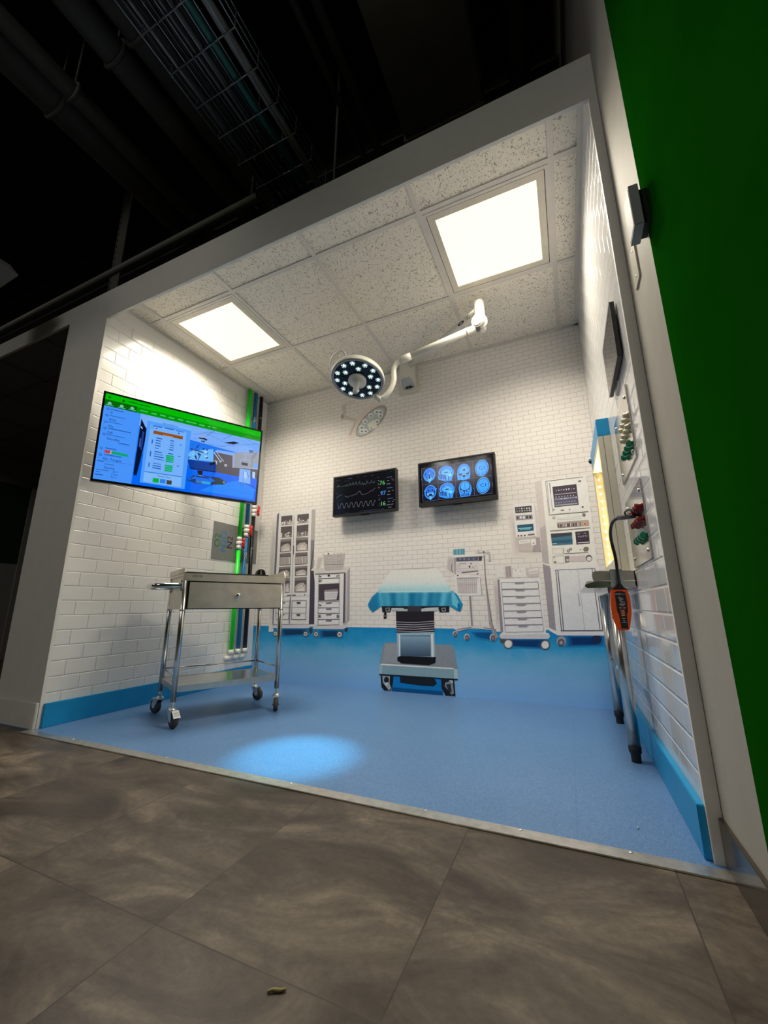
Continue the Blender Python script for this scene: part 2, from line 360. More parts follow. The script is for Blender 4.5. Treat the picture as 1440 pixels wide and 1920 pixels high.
MURAL = [
 ('printed_supply_cabinet', 'tall pale supply cabinet with glazed doors printed on the mural', [
[0,204,200,196,136,1390,190,1387,182,983,212,384,165,379,125,985],
[0,198,194,190,138,1347,188,1345,181,977,208,432,165,427,129,979],
[0,192,188,185,141,1305,186,1304,180,971,204,479,165,476,133,973],
[0,187,183,180,144,1263,184,1262,179,966,200,527,166,524,137,967],
[0,181,177,175,147,1221,182,1220,178,960,196,575,166,572,141,961],
[0,176,172,170,150,1179,180,1178,176,954,192,622,166,620,145,955],
[1,96,96,112,186,1371,208,1386,208,849,211,438,199,437,187,850],
[1,200,198,200,208,1386,548,1379,548,1118,555,772,557,444,209,439,208,849,211,1211],
[1,158,154,156,548,1379,585,1376,585,1115,548,1118],
[1,120,116,122,548,1118,585,1115,585,891,553,866,556,819],
[1,62,58,74,554,866,587,865,600,771,608,446,558,444,557,692],
[2,84,77,80,233,1352,351,1349,353,1267,235,1270],
[3,176,170,170,236,1297,248,1297,248,1272,237,1272],
[3,176,170,170,251,1304,259,1303,260,1272,251,1272],
[3,205,200,198,265,1301,277,1301,278,1271,266,1272],
[3,150,144,146,280,1311,290,1311,292,1271,281,1271],
[3,150,144,146,295,1299,307,1299,308,1271,296,1271],
[3,176,170,170,309,1296,321,1296,322,1270,310,1270],
[3,205,200,198,324,1311,333,1311,334,1270,325,1270],
[3,205,200,198,339,1297,347,1296,348,1270,339,1270],
[4,214,210,208,298,1294,308,1294,309,1284,298,1285],
[4,60,54,60,288,1295,299,1294,299,1285,289,1285],
[4,214,210,208,264,1295,275,1295,275,1285,264,1286],
[4,214,210,208,249,1296,260,1295,260,1286,249,1286],
[4,214,210,208,241,1296,252,1296,252,1286,242,1286],
[2,84,77,80,236,1257,353,1255,354,1157,238,1159],
[3,205,200,198,239,1203,251,1203,252,1162,239,1162],
[3,120,114,118,253,1200,264,1200,264,1161,254,1162],
[3,120,114,118,268,1193,277,1193,278,1161,269,1161],
[3,176,170,170,283,1193,291,1193,292,1161,283,1161],
[3,205,200,198,297,1198,308,1198,308,1161,298,1161],
[3,205,200,198,312,1204,320,1204,321,1161,312,1161],
[3,176,170,170,326,1205,336,1205,337,1160,327,1160],
[3,120,114,118,341,1189,350,1188,351,1160,341,1160],
[4,214,210,208,277,1189,287,1189,288,1178,277,1178],
[4,60,54,60,303,1189,313,1189,314,1177,303,1177],
[4,60,54,60,328,1189,338,1188,338,1177,328,1177],
[4,60,54,60,322,1189,332,1189,333,1177,322,1177],
[4,60,54,60,270,1190,280,1189,280,1178,270,1178],
[2,84,77,80,238,1145,352,1147,355,1035,239,1034],
[3,122,114,116,240,1146,350,1147,351,1125,240,1123],
[3,165,156,156,248,1038,245,1079,273,1099,321,1106,345,1085,350,1039],
[4,196,188,186,262,1046,268,1072,302,1088,331,1069,338,1044],
[5,146,136,138,263,1060,332,1075,330,1079,261,1064],
[5,212,206,204,256,1049,326,1044,326,1049,256,1053],
[2,84,77,80,239,1024,354,1024,357,921,238,923],
[3,108,100,106,239,1024,354,1024,354,1001,239,1002],
[3,168,158,158,242,992,351,991,353,926,241,928],
[4,110,110,110,244,988,248,930,252,930,248,988],
[4,140,140,140,255,988,260,930,264,930,259,987],
[4,110,110,110,267,988,272,930,276,929,271,987],
[4,140,140,140,279,987,284,929,288,929,283,987],
[4,140,140,140,290,987,295,929,299,929,294,987],
[4,110,110,110,302,987,307,929,311,929,306,987],
[4,110,110,110,314,987,319,929,323,929,318,987],
[4,140,140,140,325,987,331,928,335,928,329,987],
[4,205,205,205,337,987,343,928,347,928,341,987],
[2,84,77,80,238,910,355,911,357,826,232,826],
[3,122,114,116,241,910,353,911,353,894,239,893],
[3,165,156,156,242,829,242,860,272,875,322,880,346,864,350,829],
[4,196,188,186,257,835,265,855,302,867,332,852,338,833],
[5,146,136,138,259,845,333,856,331,860,257,849],
[5,212,206,204,251,836,326,832,326,837,251,841],
[2,84,77,80,305,819,357,817,359,693,308,692],
[3,122,114,116,306,819,356,817,357,792,306,793],
[3,165,156,156,312,696,310,743,322,765,343,772,354,748,357,696],
[4,196,188,186,318,705,320,735,335,752,348,730,351,703],
[5,146,136,138,319,722,350,738,347,741,316,725],
[5,212,206,204,315,709,346,703,347,707,316,713],
[2,84,77,80,404,1349,521,1347,522,1270,404,1270],
[3,205,200,198,405,1292,417,1292,417,1272,405,1272],
[3,176,170,170,420,1316,430,1316,430,1272,420,1272],
[3,150,144,146,435,1298,447,1298,447,1272,435,1272],
[3,176,170,170,450,1301,459,1301,459,1272,450,1272],
[3,120,114,118,464,1295,474,1295,474,1272,465,1272],
[3,150,144,146,479,1296,489,1296,489,1272,479,1272],
[3,176,170,170,494,1290,504,1290,504,1272,494,1272],
[3,205,200,198,508,1299,521,1299,521,1272,509,1272],
[4,214,210,208,464,1295,475,1295,475,1286,464,1286],
[4,214,210,208,502,1295,513,1295,513,1285,503,1285],
[4,60,54,60,496,1295,507,1295,507,1285,497,1285],
[4,60,54,60,416,1295,426,1295,426,1286,416,1286],
[4,60,54,60,480,1295,490,1295,490,1285,480,1286],
[2,84,77,80,403,1253,522,1254,520,1157,404,1157],
[3,120,114,118,405,1201,416,1201,416,1159,405,1159],
[3,176,170,170,419,1191,428,1191,428,1159,420,1159],
[3,120,114,118,434,1198,445,1198,445,1159,434,1159],
[3,150,144,146,449,1187,458,1187,458,1159,449,1159],
[3,176,170,170,464,1195,473,1195,472,1159,463,1159],
[3,120,114,118,478,1196,490,1196,490,1159,478,1159],
[3,176,170,170,493,1198,501,1198,500,1159,492,1159],
[3,150,144,146,507,1189,519,1189,518,1159,507,1159],
[4,214,210,208,449,1187,459,1187,459,1176,449,1176],
[4,60,54,60,423,1187,433,1187,433,1176,423,1176],
[4,214,210,208,493,1187,503,1187,503,1176,493,1176],
[4,214,210,208,463,1187,473,1187,473,1176,463,1176],
[4,60,54,60,500,1187,510,1187,510,1176,499,1176],
[2,84,77,80,400,1150,523,1144,525,1032,404,1034],
[3,122,114,116,403,1150,521,1144,521,1122,403,1127],
[3,165,156,156,414,1037,410,1080,439,1100,490,1105,515,1082,519,1035],
[4,196,188,186,428,1045,433,1072,470,1087,501,1066,507,1041],
[5,146,136,138,428,1060,501,1073,500,1077,427,1064],
[5,212,206,204,422,1049,495,1041,495,1046,422,1053],
[2,84,77,80,401,1020,522,1020,524,922,402,919],
[3,108,100,106,401,1020,522,1020,523,999,401,997],
[3,168,158,158,405,987,519,989,520,927,406,924],
[4,140,140,140,407,983,412,926,416,926,411,983],
[4,140,140,140,419,983,425,926,429,926,423,983],
[4,110,110,110,431,984,437,927,441,927,435,984],
[4,140,140,140,444,984,449,927,453,927,447,984],
[4,110,110,110,456,984,461,927,465,927,460,984],
[4,205,205,205,468,984,474,928,477,928,472,984],
[4,110,110,110,480,984,486,928,490,928,484,984],
[4,140,140,140,492,985,498,929,502,928,496,984],
[4,140,140,140,504,985,510,929,514,929,508,985],
[2,84,77,80,403,906,525,908,524,827,405,828],
[3,122,114,116,405,906,522,908,522,892,406,890],
[3,165,156,156,414,830,411,859,440,873,491,878,515,863,518,829],
[4,196,188,186,429,835,435,854,471,865,501,851,507,833],
[5,146,136,138,429,845,501,856,500,859,428,849],
[5,212,206,204,423,837,495,833,495,837,423,842],
[2,84,77,80,404,815,523,817,526,694,406,695],
[3,122,114,116,406,815,520,817,521,792,406,791],
[3,165,156,156,416,699,412,743,441,765,491,772,515,749,520,698],
[4,196,188,186,430,707,435,736,471,753,501,731,508,704],
[5,146,136,138,430,723,502,739,500,742,429,727],
[5,212,206,204,424,711,496,704,496,709,424,715],
[3,120,116,122,368,1344,381,666,384,666,372,1344],
[4,96,92,100,374,1084,384,1083,385,1007,377,1008],
[3,128,124,132,298,664,556,664,556,666,298,666],
[4,84,82,92,333,677,376,677,376,669,333,669],
[4,84,82,92,389,677,424,678,423,670,389,669],
[4,60,60,60,502,678,514,678,514,671,503,671],
[4,78,76,88,388,627,527,628,527,631,388,631],
[4,78,76,88,525,630,526,482,530,482,529,629],
[4,78,76,88,528,484,388,483,389,479,528,480],
[4,78,76,88,391,481,390,629,386,629,386,481],
[4,78,76,88,227,619,364,626,363,629,227,622],
[4,78,76,88,362,628,359,482,363,482,366,627],
[4,78,76,88,361,483,234,482,234,479,362,480],
[4,78,76,88,236,480,229,621,225,621,232,480],
[4,96,94,104,387,576,528,575,527,578,387,578],
[4,96,94,104,230,575,364,576,364,579,230,578],
[4,96,94,104,390,529,530,530,529,533,389,532],
[4,96,94,104,233,528,367,529,366,532,233,531],
[5,66,64,74,435,617,473,617,470,604,436,604],
[5,66,64,74,436,523,475,524,469,510,440,510],
[5,66,64,74,301,618,316,618,316,606,301,606],
[5,66,64,74,303,522,316,522,315,512,303,512],
[3,124,122,138,363,658,377,660,375,448,363,448],
[2,112,110,120,209,441,559,446,561,438,205,433],
[3,186,184,196,195,434,572,443,573,424,555,414,203,410,195,416],
[1,24,134,192,236,410,580,416,569,362,279,343],
[1,20,117,172,252,408,565,413,556,364,292,346],
[1,17,101,152,268,405,550,410,542,366,304,350],
[1,14,84,132,284,403,536,407,528,367,316,353],
[1,11,68,112,300,400,521,404,515,369,328,357],
[1,8,52,92,316,398,506,401,501,371,340,360],
[2,62,62,62,261,368,260,361,257,355,252,351,245,348,237,346,229,347,222,350,216,355,212,360,210,367,211,373,214,379,219,384,226,387,234,388,242,387,250,384,255,380,259,374],
[3,196,192,192,254,367,254,363,251,358,248,355,242,352,237,351,231,352,225,354,221,358,218,362,217,367,217,372,220,376,224,380,229,382,235,383,240,382,246,380,250,377,253,372],
[4,150,140,142,247,367,247,364,245,362,243,360,240,358,236,358,233,358,230,359,227,361,225,364,224,367,225,370,226,373,228,375,232,376,235,377,239,376,242,375,244,373,246,370],
[5,70,70,70,240,367,240,366,240,365,239,364,237,363,236,363,234,363,233,364,232,365,231,366,231,367,231,368,232,370,233,370,234,371,235,371,237,371,238,371,239,370,240,369],
[2,62,62,62,556,372,555,365,552,359,546,354,540,351,532,350,524,351,517,354,511,358,507,364,506,371,507,377,510,383,515,388,522,391,530,392,538,392,545,389,551,384,555,378],
[3,196,192,192,549,372,549,367,546,362,542,358,537,356,532,355,526,356,521,358,516,361,514,366,512,371,513,376,516,380,519,384,525,386,530,387,536,387,541,384,546,381,548,377],
[4,150,140,142,542,371,542,368,540,366,538,363,535,362,531,361,528,362,525,363,522,365,521,368,520,371,520,374,522,377,524,379,527,380,531,381,534,381,537,379,540,377,541,374],
[5,70,70,70,536,371,536,370,535,369,534,368,533,367,531,367,530,367,528,368,527,369,526,370,526,371,526,372,527,374,528,375,529,375,531,375,532,375,534,375,535,374,535,373],
[2,56,56,56,594,397,593,391,591,385,588,381,583,378,578,377,573,377,568,380,565,385,562,390,561,397,562,403,564,409,567,414,572,417,577,418,582,417,586,414,590,409,593,404],
]),
 ('printed_trolley', 'low pale trolley with four drawers printed on the mural', [
[0,204,200,196,618,980,683,985,645,859,600,851],
[0,198,194,190,620,974,679,979,644,864,603,857],
[0,193,188,184,621,969,675,973,643,869,607,863],
[0,188,183,179,623,963,670,967,643,875,610,869],
[0,183,177,173,625,958,666,961,642,880,613,875],
[0,178,172,168,626,952,662,955,641,885,616,881],
[3,172,166,165,675,1008,880,1013,863,880,845,863,699,862,686,880],
[4,204,198,194,677,1007,880,1013,878,990,683,984],
[5,146,140,142,689,999,699,875,700,875,691,999],
[5,146,140,142,720,1000,726,876,728,876,721,999],
[5,146,140,142,751,1000,754,876,755,876,752,1000],
[5,146,140,142,781,1001,781,877,783,876,783,1001],
[5,146,140,142,811,1002,808,877,810,877,813,1002],
[5,146,140,142,841,1002,835,877,837,877,843,1002],
[5,190,184,182,683,972,869,972,869,975,683,975],
[5,190,184,182,684,951,868,951,867,954,684,953],
[5,190,184,182,685,930,866,931,866,933,684,932],
[5,190,184,182,685,908,864,910,864,913,685,911],
[5,190,184,182,686,887,863,889,863,892,686,890],
[6,212,206,204,687,1004,762,1006,762,983,689,984],
[7,80,80,80,733,994,732,992,731,990,730,988,728,988,725,987,723,988,720,989,719,991,717,992,717,995,717,997,718,999,720,1000,722,1001,725,1001,727,1001,729,999,731,998,732,996],
[5,128,120,124,690,908,868,902,868,904,690,910],
[1,190,186,187,601,860,636,876,921,886,922,876,893,836,602,835],
[1,150,145,150,890,838,922,878,923,476,871,442,865,806],
[2,86,80,88,869,829,884,832,884,464,866,454],
[2,176,170,180,886,834,902,854,902,476,889,468],
[1,203,201,206,602,833,870,831,866,441,612,438],
[3,70,66,72,603,833,883,833,883,839,602,839],
[3,92,88,98,638,826,829,828,829,830,638,829],
[3,92,88,98,827,829,833,442,836,442,830,829],
[3,92,88,98,834,443,643,439,643,437,834,441],
[3,92,88,98,645,438,640,827,636,827,641,438],
[3,206,204,208,643,826,825,827,825,799,644,800],
[4,70,66,72,642,795,829,796,829,801,641,800],
[4,45,45,45,744,819,743,816,742,814,739,812,736,811,732,810,729,811,725,812,723,814,721,817,720,820,721,823,722,825,725,827,728,828,732,829,736,828,739,827,742,824,743,822],
[4,100,100,100,798,817,824,819,824,810,800,808],
[4,70,70,70,643,823,647,823,666,813,666,808,644,808],
[3,212,210,212,644,792,826,793,826,758,643,757],
[4,70,66,76,644,789,657,789,657,769,645,769],
[4,120,120,120,661,789,670,788,670,772,661,772],
[3,64,57,68,642,755,828,756,829,627,645,626],
[4,134,128,132,696,707,814,713,820,692,694,692],
[4,196,192,198,694,693,820,694,807,633,700,630],
[5,150,146,158,700,679,815,679,815,682,699,681],
[5,150,146,158,700,664,812,664,812,667,700,667],
[5,150,146,158,700,649,808,650,808,653,700,652],
[4,150,146,148,643,626,830,627,830,616,643,616],
[4,86,82,92,642,569,832,570,831,573,642,573],
[5,104,98,106,710,611,765,612,762,603,715,602],
[4,86,82,92,643,526,832,527,832,531,643,530],
[5,104,98,106,712,565,766,566,763,558,717,557],
[4,86,82,92,645,480,833,483,833,487,645,484],
[5,104,98,106,713,522,767,524,764,515,718,514],
[4,86,82,92,646,438,834,441,834,445,646,441],
[5,104,98,106,714,477,769,479,765,470,719,469],
[5,80,80,80,648,599,656,599,673,590,673,585,650,585],
[5,80,80,80,649,516,671,516,663,509,671,498,649,498],
[5,80,80,80,807,516,829,516,829,498,809,498,816,508],
[3,188,184,190,595,434,871,442,908,460,901,425,872,413,601,410],
[1,24,134,192,636,407,895,412,886,347,650,341],
[1,20,117,172,648,404,883,409,875,350,660,344],
[1,16,101,152,659,402,872,406,864,352,670,348],
[1,13,84,133,671,399,860,402,854,355,681,351],
[1,9,68,113,683,396,849,399,843,358,691,354],
[1,6,52,94,694,394,838,396,832,360,702,357],
[2,52,48,58,881,419,909,422,907,395,883,394],
[2,62,62,62,655,372,654,365,651,359,645,354,638,350,630,349,622,350,615,353,609,358,605,364,603,371,604,377,608,384,613,389,621,392,629,393,637,392,644,389,650,384,654,378],
[3,196,192,192,648,371,648,366,645,362,641,358,636,355,630,354,624,355,619,357,614,361,611,366,610,371,611,376,613,381,618,384,623,387,629,388,635,387,640,385,644,381,647,377],
[4,150,140,142,641,371,640,368,639,365,636,363,633,361,630,361,626,361,623,363,620,365,619,368,618,371,618,374,620,377,622,379,625,381,629,381,632,381,636,379,638,377,640,374],
[5,70,70,70,634,371,634,370,633,369,632,368,631,367,629,367,628,367,627,367,625,368,625,370,624,371,625,372,625,374,626,375,628,375,629,376,631,375,632,375,633,374,634,373],
[2,62,62,62,867,374,866,367,862,360,857,355,849,351,841,350,832,351,825,354,818,359,814,366,813,373,814,380,818,387,824,393,831,396,840,397,848,396,856,393,862,388,866,381],
[3,196,192,192,860,374,859,368,857,363,852,359,847,357,841,356,834,356,829,359,824,363,821,368,820,373,821,379,824,384,828,388,834,391,840,392,846,391,852,388,856,385,859,380],
[4,150,140,142,852,374,852,370,850,367,847,365,844,363,840,363,837,363,833,365,831,367,829,370,828,373,829,377,830,380,833,382,836,384,840,385,844,384,847,383,850,380,852,377],
[5,70,70,70,845,374,845,372,844,371,843,370,842,369,840,369,839,369,837,370,836,371,835,372,835,373,835,375,836,376,837,377,839,378,840,378,842,378,843,378,844,376,845,375],
]),
 ('printed_operating_table', 'operating table with blue sheet and silver column printed on the mural', [
[1,176,174,172,1296,841,1602,842,1602,846,1296,845],
[2,212,213,206,1288,842,1624,833,1645,813,1265,826],
[2,210,213,207,1266,827,1643,816,1655,797,1249,810],
[2,209,213,208,1250,811,1653,800,1664,781,1235,794],
[2,208,213,210,1236,795,1662,784,1673,765,1222,778],
[2,206,213,211,1222,779,1672,769,1683,750,1209,762],
[2,203,213,212,1209,763,1681,753,1692,734,1197,746],
[2,195,210,212,1198,747,1690,737,1701,719,1186,730],
[2,182,206,212,1187,731,1699,722,1710,703,1176,714],
[2,167,201,212,1176,715,1708,706,1719,688,1166,698],
[2,150,196,212,1166,699,1717,691,1734,673,1154,682],
[3,28,132,174,1155,680,1253,687,1708,679,1727,677,1757,658,1797,587,1779,540,1759,543,1703,576,1191,579,1118,535,1088,564,1077,593,1114,651],
[4,70,156,190,1166,676,1180,676,1194,581,1181,581],
[4,106,175,201,1166,684,1180,684,1180,673,1166,674],
[4,65,152,186,1180,676,1194,676,1207,581,1194,581],
[4,103,173,199,1180,684,1194,683,1194,673,1180,673],
[4,56,143,180,1194,676,1208,675,1220,581,1207,581],
[4,98,168,196,1194,683,1208,683,1208,673,1194,673],
[4,57,144,180,1208,675,1222,675,1233,581,1220,581],
[4,98,169,196,1208,683,1223,683,1222,672,1208,673],
[4,65,152,186,1222,675,1236,675,1246,581,1233,581],
[4,103,173,199,1223,683,1237,682,1236,672,1222,672],
[4,65,151,186,1236,675,1250,674,1259,581,1246,581],
[4,103,173,199,1237,682,1251,682,1250,672,1236,672],
[4,48,136,174,1250,674,1264,674,1272,581,1259,581],
[4,93,164,192,1251,682,1264,682,1264,672,1250,672],
[4,25,116,157,1264,674,1278,674,1285,580,1272,581],
[4,81,153,183,1264,682,1278,682,1278,671,1264,672],
[4,18,110,153,1278,674,1292,674,1298,580,1285,580],
[4,77,150,181,1278,682,1292,681,1292,671,1278,671],
[4,34,123,164,1292,674,1306,673,1310,580,1298,580],
[4,86,157,187,1292,681,1306,681,1306,671,1292,671],
[4,55,143,179,1306,673,1320,673,1323,580,1310,580],
[4,97,168,195,1306,681,1320,681,1320,671,1306,671],
[4,64,151,186,1320,673,1333,673,1335,580,1323,580],
[4,102,173,199,1320,681,1333,680,1333,670,1320,671],
[4,59,146,182,1333,673,1347,673,1348,580,1335,580],
[4,99,170,197,1333,680,1347,680,1347,670,1333,670],
[4,53,141,178,1347,673,1360,672,1361,580,1348,580],
[4,96,167,195,1347,680,1361,680,1360,670,1347,670],
[4,60,147,182,1360,672,1374,672,1373,580,1361,580],
[4,100,170,197,1361,680,1374,680,1374,669,1360,670],
[4,70,156,190,1374,672,1387,672,1386,580,1373,580],
[4,106,175,201,1374,680,1388,679,1387,669,1374,669],
[4,68,154,188,1387,672,1401,671,1398,580,1386,580],
[4,104,174,200,1388,679,1401,679,1401,669,1387,669],
[4,45,134,172,1401,671,1414,671,1410,580,1398,580],
[4,92,163,191,1401,679,1414,679,1414,669,1401,669],
[4,18,110,153,1414,671,1427,671,1423,579,1410,580],
[4,77,150,181,1414,679,1428,678,1427,668,1414,669],
[4,12,104,148,1427,671,1441,671,1435,579,1423,579],
[4,74,147,178,1428,678,1441,678,1441,668,1427,668],
[4,19,110,153,1441,671,1454,670,1447,579,1435,579],
[4,77,150,181,1441,678,1454,678,1454,668,1441,668],
[4,34,124,164,1454,670,1467,670,1459,579,1447,579],
[4,86,158,187,1454,678,1467,678,1467,668,1454,668],
[4,38,127,167,1467,670,1480,670,1471,579,1459,579],
[4,88,159,189,1467,678,1480,677,1480,667,1467,668],
[4,33,123,163,1480,670,1493,670,1483,579,1471,579],
[4,85,157,186,1480,677,1493,677,1493,667,1480,667],
[4,34,124,164,1493,670,1506,669,1496,579,1483,579],
[4,86,158,187,1493,677,1507,677,1506,667,1493,667],
[4,50,138,176,1506,669,1519,669,1508,579,1496,579],
[4,95,165,194,1507,677,1520,677,1519,667,1506,667],
[4,69,155,189,1519,669,1532,669,1520,579,1508,579],
[4,105,175,201,1520,677,1532,676,1532,666,1519,667],
[4,71,157,190,1532,669,1545,669,1531,579,1520,579],
[4,106,176,201,1532,676,1545,676,1545,666,1532,666],
[4,52,140,177,1545,669,1558,668,1543,579,1531,579],
[4,96,167,194,1545,676,1558,676,1558,666,1545,666],
[4,29,119,160,1558,668,1571,668,1555,578,1543,579],
[4,83,155,185,1558,676,1571,675,1571,666,1558,666],
[4,21,112,154,1571,668,1583,668,1567,578,1555,578],
[4,79,151,181,1571,675,1584,675,1583,665,1571,666],
[4,30,120,161,1583,668,1596,668,1579,578,1567,578],
[4,84,156,185,1584,675,1596,675,1596,665,1583,665],
[4,41,130,169,1596,668,1609,667,1591,578,1579,578],
[4,90,161,190,1596,675,1609,675,1609,665,1596,665],
[4,39,128,168,1609,667,1621,667,1602,578,1591,578],
[4,88,160,189,1609,675,1622,674,1621,665,1609,665],
[4,33,123,163,1621,667,1634,667,1614,578,1602,578],
[4,85,157,186,1622,674,1634,674,1634,664,1621,665],
[4,38,127,167,1634,667,1647,667,1626,578,1614,578],
[4,88,159,189,1634,674,1647,674,1646,664,1634,664],
[4,60,147,182,1647,667,1659,666,1637,578,1626,578],
[4,100,170,197,1647,674,1659,674,1659,664,1646,664],
[4,83,167,199,1659,666,1671,666,1649,578,1637,578],
[4,113,181,206,1659,674,1672,673,1671,664,1659,664],
[4,87,171,202,1671,666,1684,666,1660,578,1649,578],
[4,115,184,208,1672,673,1684,673,1684,663,1671,664],
[4,69,156,190,1684,666,1696,666,1672,578,1660,578],
[4,105,175,201,1684,673,1696,673,1696,663,1684,663],
[4,49,137,174,1696,666,1708,665,1683,578,1672,578],
[4,94,165,192,1696,673,1709,672,1708,663,1696,663],
[4,41,130,169,1708,665,1721,665,1695,577,1683,578],
[4,90,161,190,1709,672,1721,672,1721,663,1708,663],
[4,46,134,172,1721,665,1733,665,1706,577,1695,577],
[4,92,163,191,1721,672,1733,672,1733,662,1721,663],
[4,46,134,172,1733,665,1745,665,1717,577,1706,577],
[4,92,163,191,1733,672,1745,672,1745,662,1733,662],
[4,20,110,156,1118,638,1151,663,1165,573,1122,541,1096,567,1088,593],
[4,96,178,206,1720,659,1739,668,1781,575,1761,558,1723,587],
[5,8,100,150,1760,599,1781,587,1777,543,1759,545],
[4,176,206,216,1155,679,1253,688,1708,680,1727,677,1708,673,1252,678],
[2,24,26,34,1191,581,1704,579,1699,537,1632,535,1624,564,1269,566,1261,536,1198,536],
[1,40,44,54,1258,579,1634,577,1627,557,1265,557],
[4,166,172,176,1269,566,1363,566,1369,558,1393,558,1396,543,1272,547],
[4,176,180,184,1497,558,1530,565,1624,569,1623,547,1503,540],
[4,150,150,150,1223,566,1255,569,1257,543,1227,541],
[5,20,22,30,1228,563,1250,564,1250,550,1231,547],
[4,150,150,150,1646,564,1675,566,1676,542,1649,540],
[5,20,22,30,1651,560,1670,561,1670,548,1653,546],
[3,24,24,30,1214,536,1230,535,1231,494,1208,489,1207,510],
[4,150,150,150,1224,510,1223,508,1223,507,1221,505,1220,505,1218,504,1216,505,1215,505,1213,507,1213,508,1212,510,1213,511,1213,512,1215,514,1216,514,1218,515,1220,514,1221,514,1223,512,1223,511],
[2,32,29,38,1305,541,1591,541,1589,403,1307,395],
[3,52,50,60,1397,578,1498,578,1500,540,1395,541],
[3,156,152,164,1306,471,1442,467,1589,478,1589,473,1441,463,1306,466],
[3,156,152,164,1306,455,1441,452,1588,463,1588,458,1441,447,1306,450],
[3,156,152,164,1305,440,1441,437,1588,448,1588,443,1441,432,1305,435],
[3,156,152,164,1305,425,1440,422,1587,433,1587,428,1440,417,1305,420],
[3,156,152,164,1305,409,1440,406,1587,418,1586,413,1440,401,1305,404],
[3,140,168,186,1308,393,1589,403,1590,233,1312,221],
[4,214,226,228,1324,381,1335,387,1335,231,1324,231],
[4,206,222,226,1563,386,1579,392,1580,241,1564,240],
[4,124,154,178,1337,372,1562,377,1562,365,1338,360],
[4,118,147,171,1337,361,1562,366,1562,354,1337,349],
[4,112,140,164,1337,349,1561,354,1562,343,1337,337],
[4,107,134,157,1337,338,1561,343,1561,332,1337,326],
[4,101,127,151,1336,326,1561,332,1561,321,1337,314],
[4,95,121,144,1336,315,1560,321,1560,310,1337,303],
[4,90,114,137,1336,303,1560,310,1560,299,1336,292],
[4,84,108,130,1336,292,1559,299,1560,288,1336,280],
[4,78,101,124,1335,281,1559,288,1559,277,1336,269],
[4,73,95,117,1335,269,1559,277,1559,266,1336,258],
[4,67,88,110,1335,258,1558,266,1558,255,1336,246],
[4,62,82,104,1335,247,1558,255,1558,244,1335,235],
[5,70,90,112,1337,372,1563,376,1563,381,1337,376],
[4,16,17,24,1312,230,1333,237,1564,240,1593,242,1589,204,1543,187,1342,189,1310,207],
[1,126,133,142,1207,323,1310,327,1593,323,1710,322,1726,264,1740,169,1709,175,1184,173,1176,189],
[2,138,144,152,1217,317,1307,320,1312,213,1342,187,1191,186],
[1,122,152,166,1174,178,1739,172,1740,108,1712,107,1167,109],
[2,150,174,182,1174,178,1195,176,1191,112,1167,109],
[2,160,184,190,1715,173,1739,172,1740,108,1712,107],
[2,230,238,238,1184,181,1712,177,1712,169,1184,170],
[3,16,32,46,1169,111,1736,111,1739,104,1169,102],
[0,0,112,184,1260,109,1628,108,1635,4,1265,1],
[0,0,74,128,1265,28,1627,28,1635,3,1265,0],
[1,20,28,38,1327,105,1578,102,1594,73,1570,54,1469,53,1330,62],
[2,22,27,34,1180,105,1280,106,1274,52,1258,4,1207,4,1187,23],
[3,150,158,166,1194,99,1253,99,1249,51,1262,22,1245,5,1221,31,1199,53],
[4,28,32,40,1246,75,1245,68,1242,62,1238,57,1232,54,1226,53,1220,53,1215,56,1211,60,1208,66,1207,73,1208,79,1211,85,1215,90,1221,93,1227,95,1233,94,1238,91,1242,87,1245,81],
[4,190,196,200,1213,54,1239,59,1232,38,1218,36],
[2,22,26,34,1624,103,1712,107,1717,4,1649,2,1625,47],
[3,120,132,144,1651,82,1700,100,1708,20,1690,11,1670,39,1647,60],
[4,40,44,52,1656,71,1687,79,1694,30,1678,23],
[4,176,184,190,1676,100,1703,100,1705,80],
]),
 ('printed_monitor_stand', 'slim instrument stand on four casters printed on the mural', [
[0,204,200,196,1702,928,1760,925,1751,789,1716,790,1685,827],
[0,198,193,190,1704,921,1757,918,1748,795,1717,796,1688,830],
[0,192,187,185,1706,915,1753,912,1746,800,1718,801,1692,832],
[0,187,180,180,1707,908,1750,905,1744,806,1718,807,1695,834],
[0,181,174,175,1709,901,1747,899,1741,812,1719,812,1698,836],
[0,176,168,170,1711,894,1743,892,1738,817,1719,818,1702,838],
[2,112,160,176,1745,963,1829,966,1828,927,1746,925],
[3,72,128,150,1756,964,1764,964,1763,928,1755,927],
[3,72,128,150,1780,962,1788,962,1787,926,1779,926],
[3,72,128,150,1802,961,1810,961,1809,925,1801,925],
[3,72,128,150,1817,960,1825,960,1824,924,1816,924],
[1,150,142,148,1749,907,1768,906,1757,790,1748,791],
[2,60,57,66,1922,905,1946,902,1938,875,1920,875],
[3,206,204,204,1744,922,1962,920,1963,906,1747,906],
[2,80,82,104,1767,906,1920,905,1917,877,1767,880],
[3,124,128,150,1788,901,1799,901,1798,887,1787,887],
[3,124,128,150,1817,899,1827,899,1827,885,1816,885],
[3,124,128,150,1849,897,1860,898,1859,884,1848,883],
[3,124,128,150,1881,896,1892,896,1891,882,1881,882],
[2,198,193,195,1762,876,1921,874,1917,773,1756,786],
[3,90,90,90,1782,859,1831,859,1831,863,1782,863],
[3,90,90,90,1872,858,1872,856,1871,855,1870,854,1868,853,1867,853,1865,853,1864,854,1863,855,1862,857,1862,859,1863,860,1863,862,1865,863,1866,864,1867,864,1869,864,1870,863,1871,861,1872,860],
[3,70,70,70,1862,838,1862,836,1861,834,1859,832,1858,831,1856,831,1854,831,1852,833,1851,834,1850,836,1850,838,1850,841,1851,843,1853,844,1854,845,1856,845,1858,845,1860,844,1861,842,1862,840],
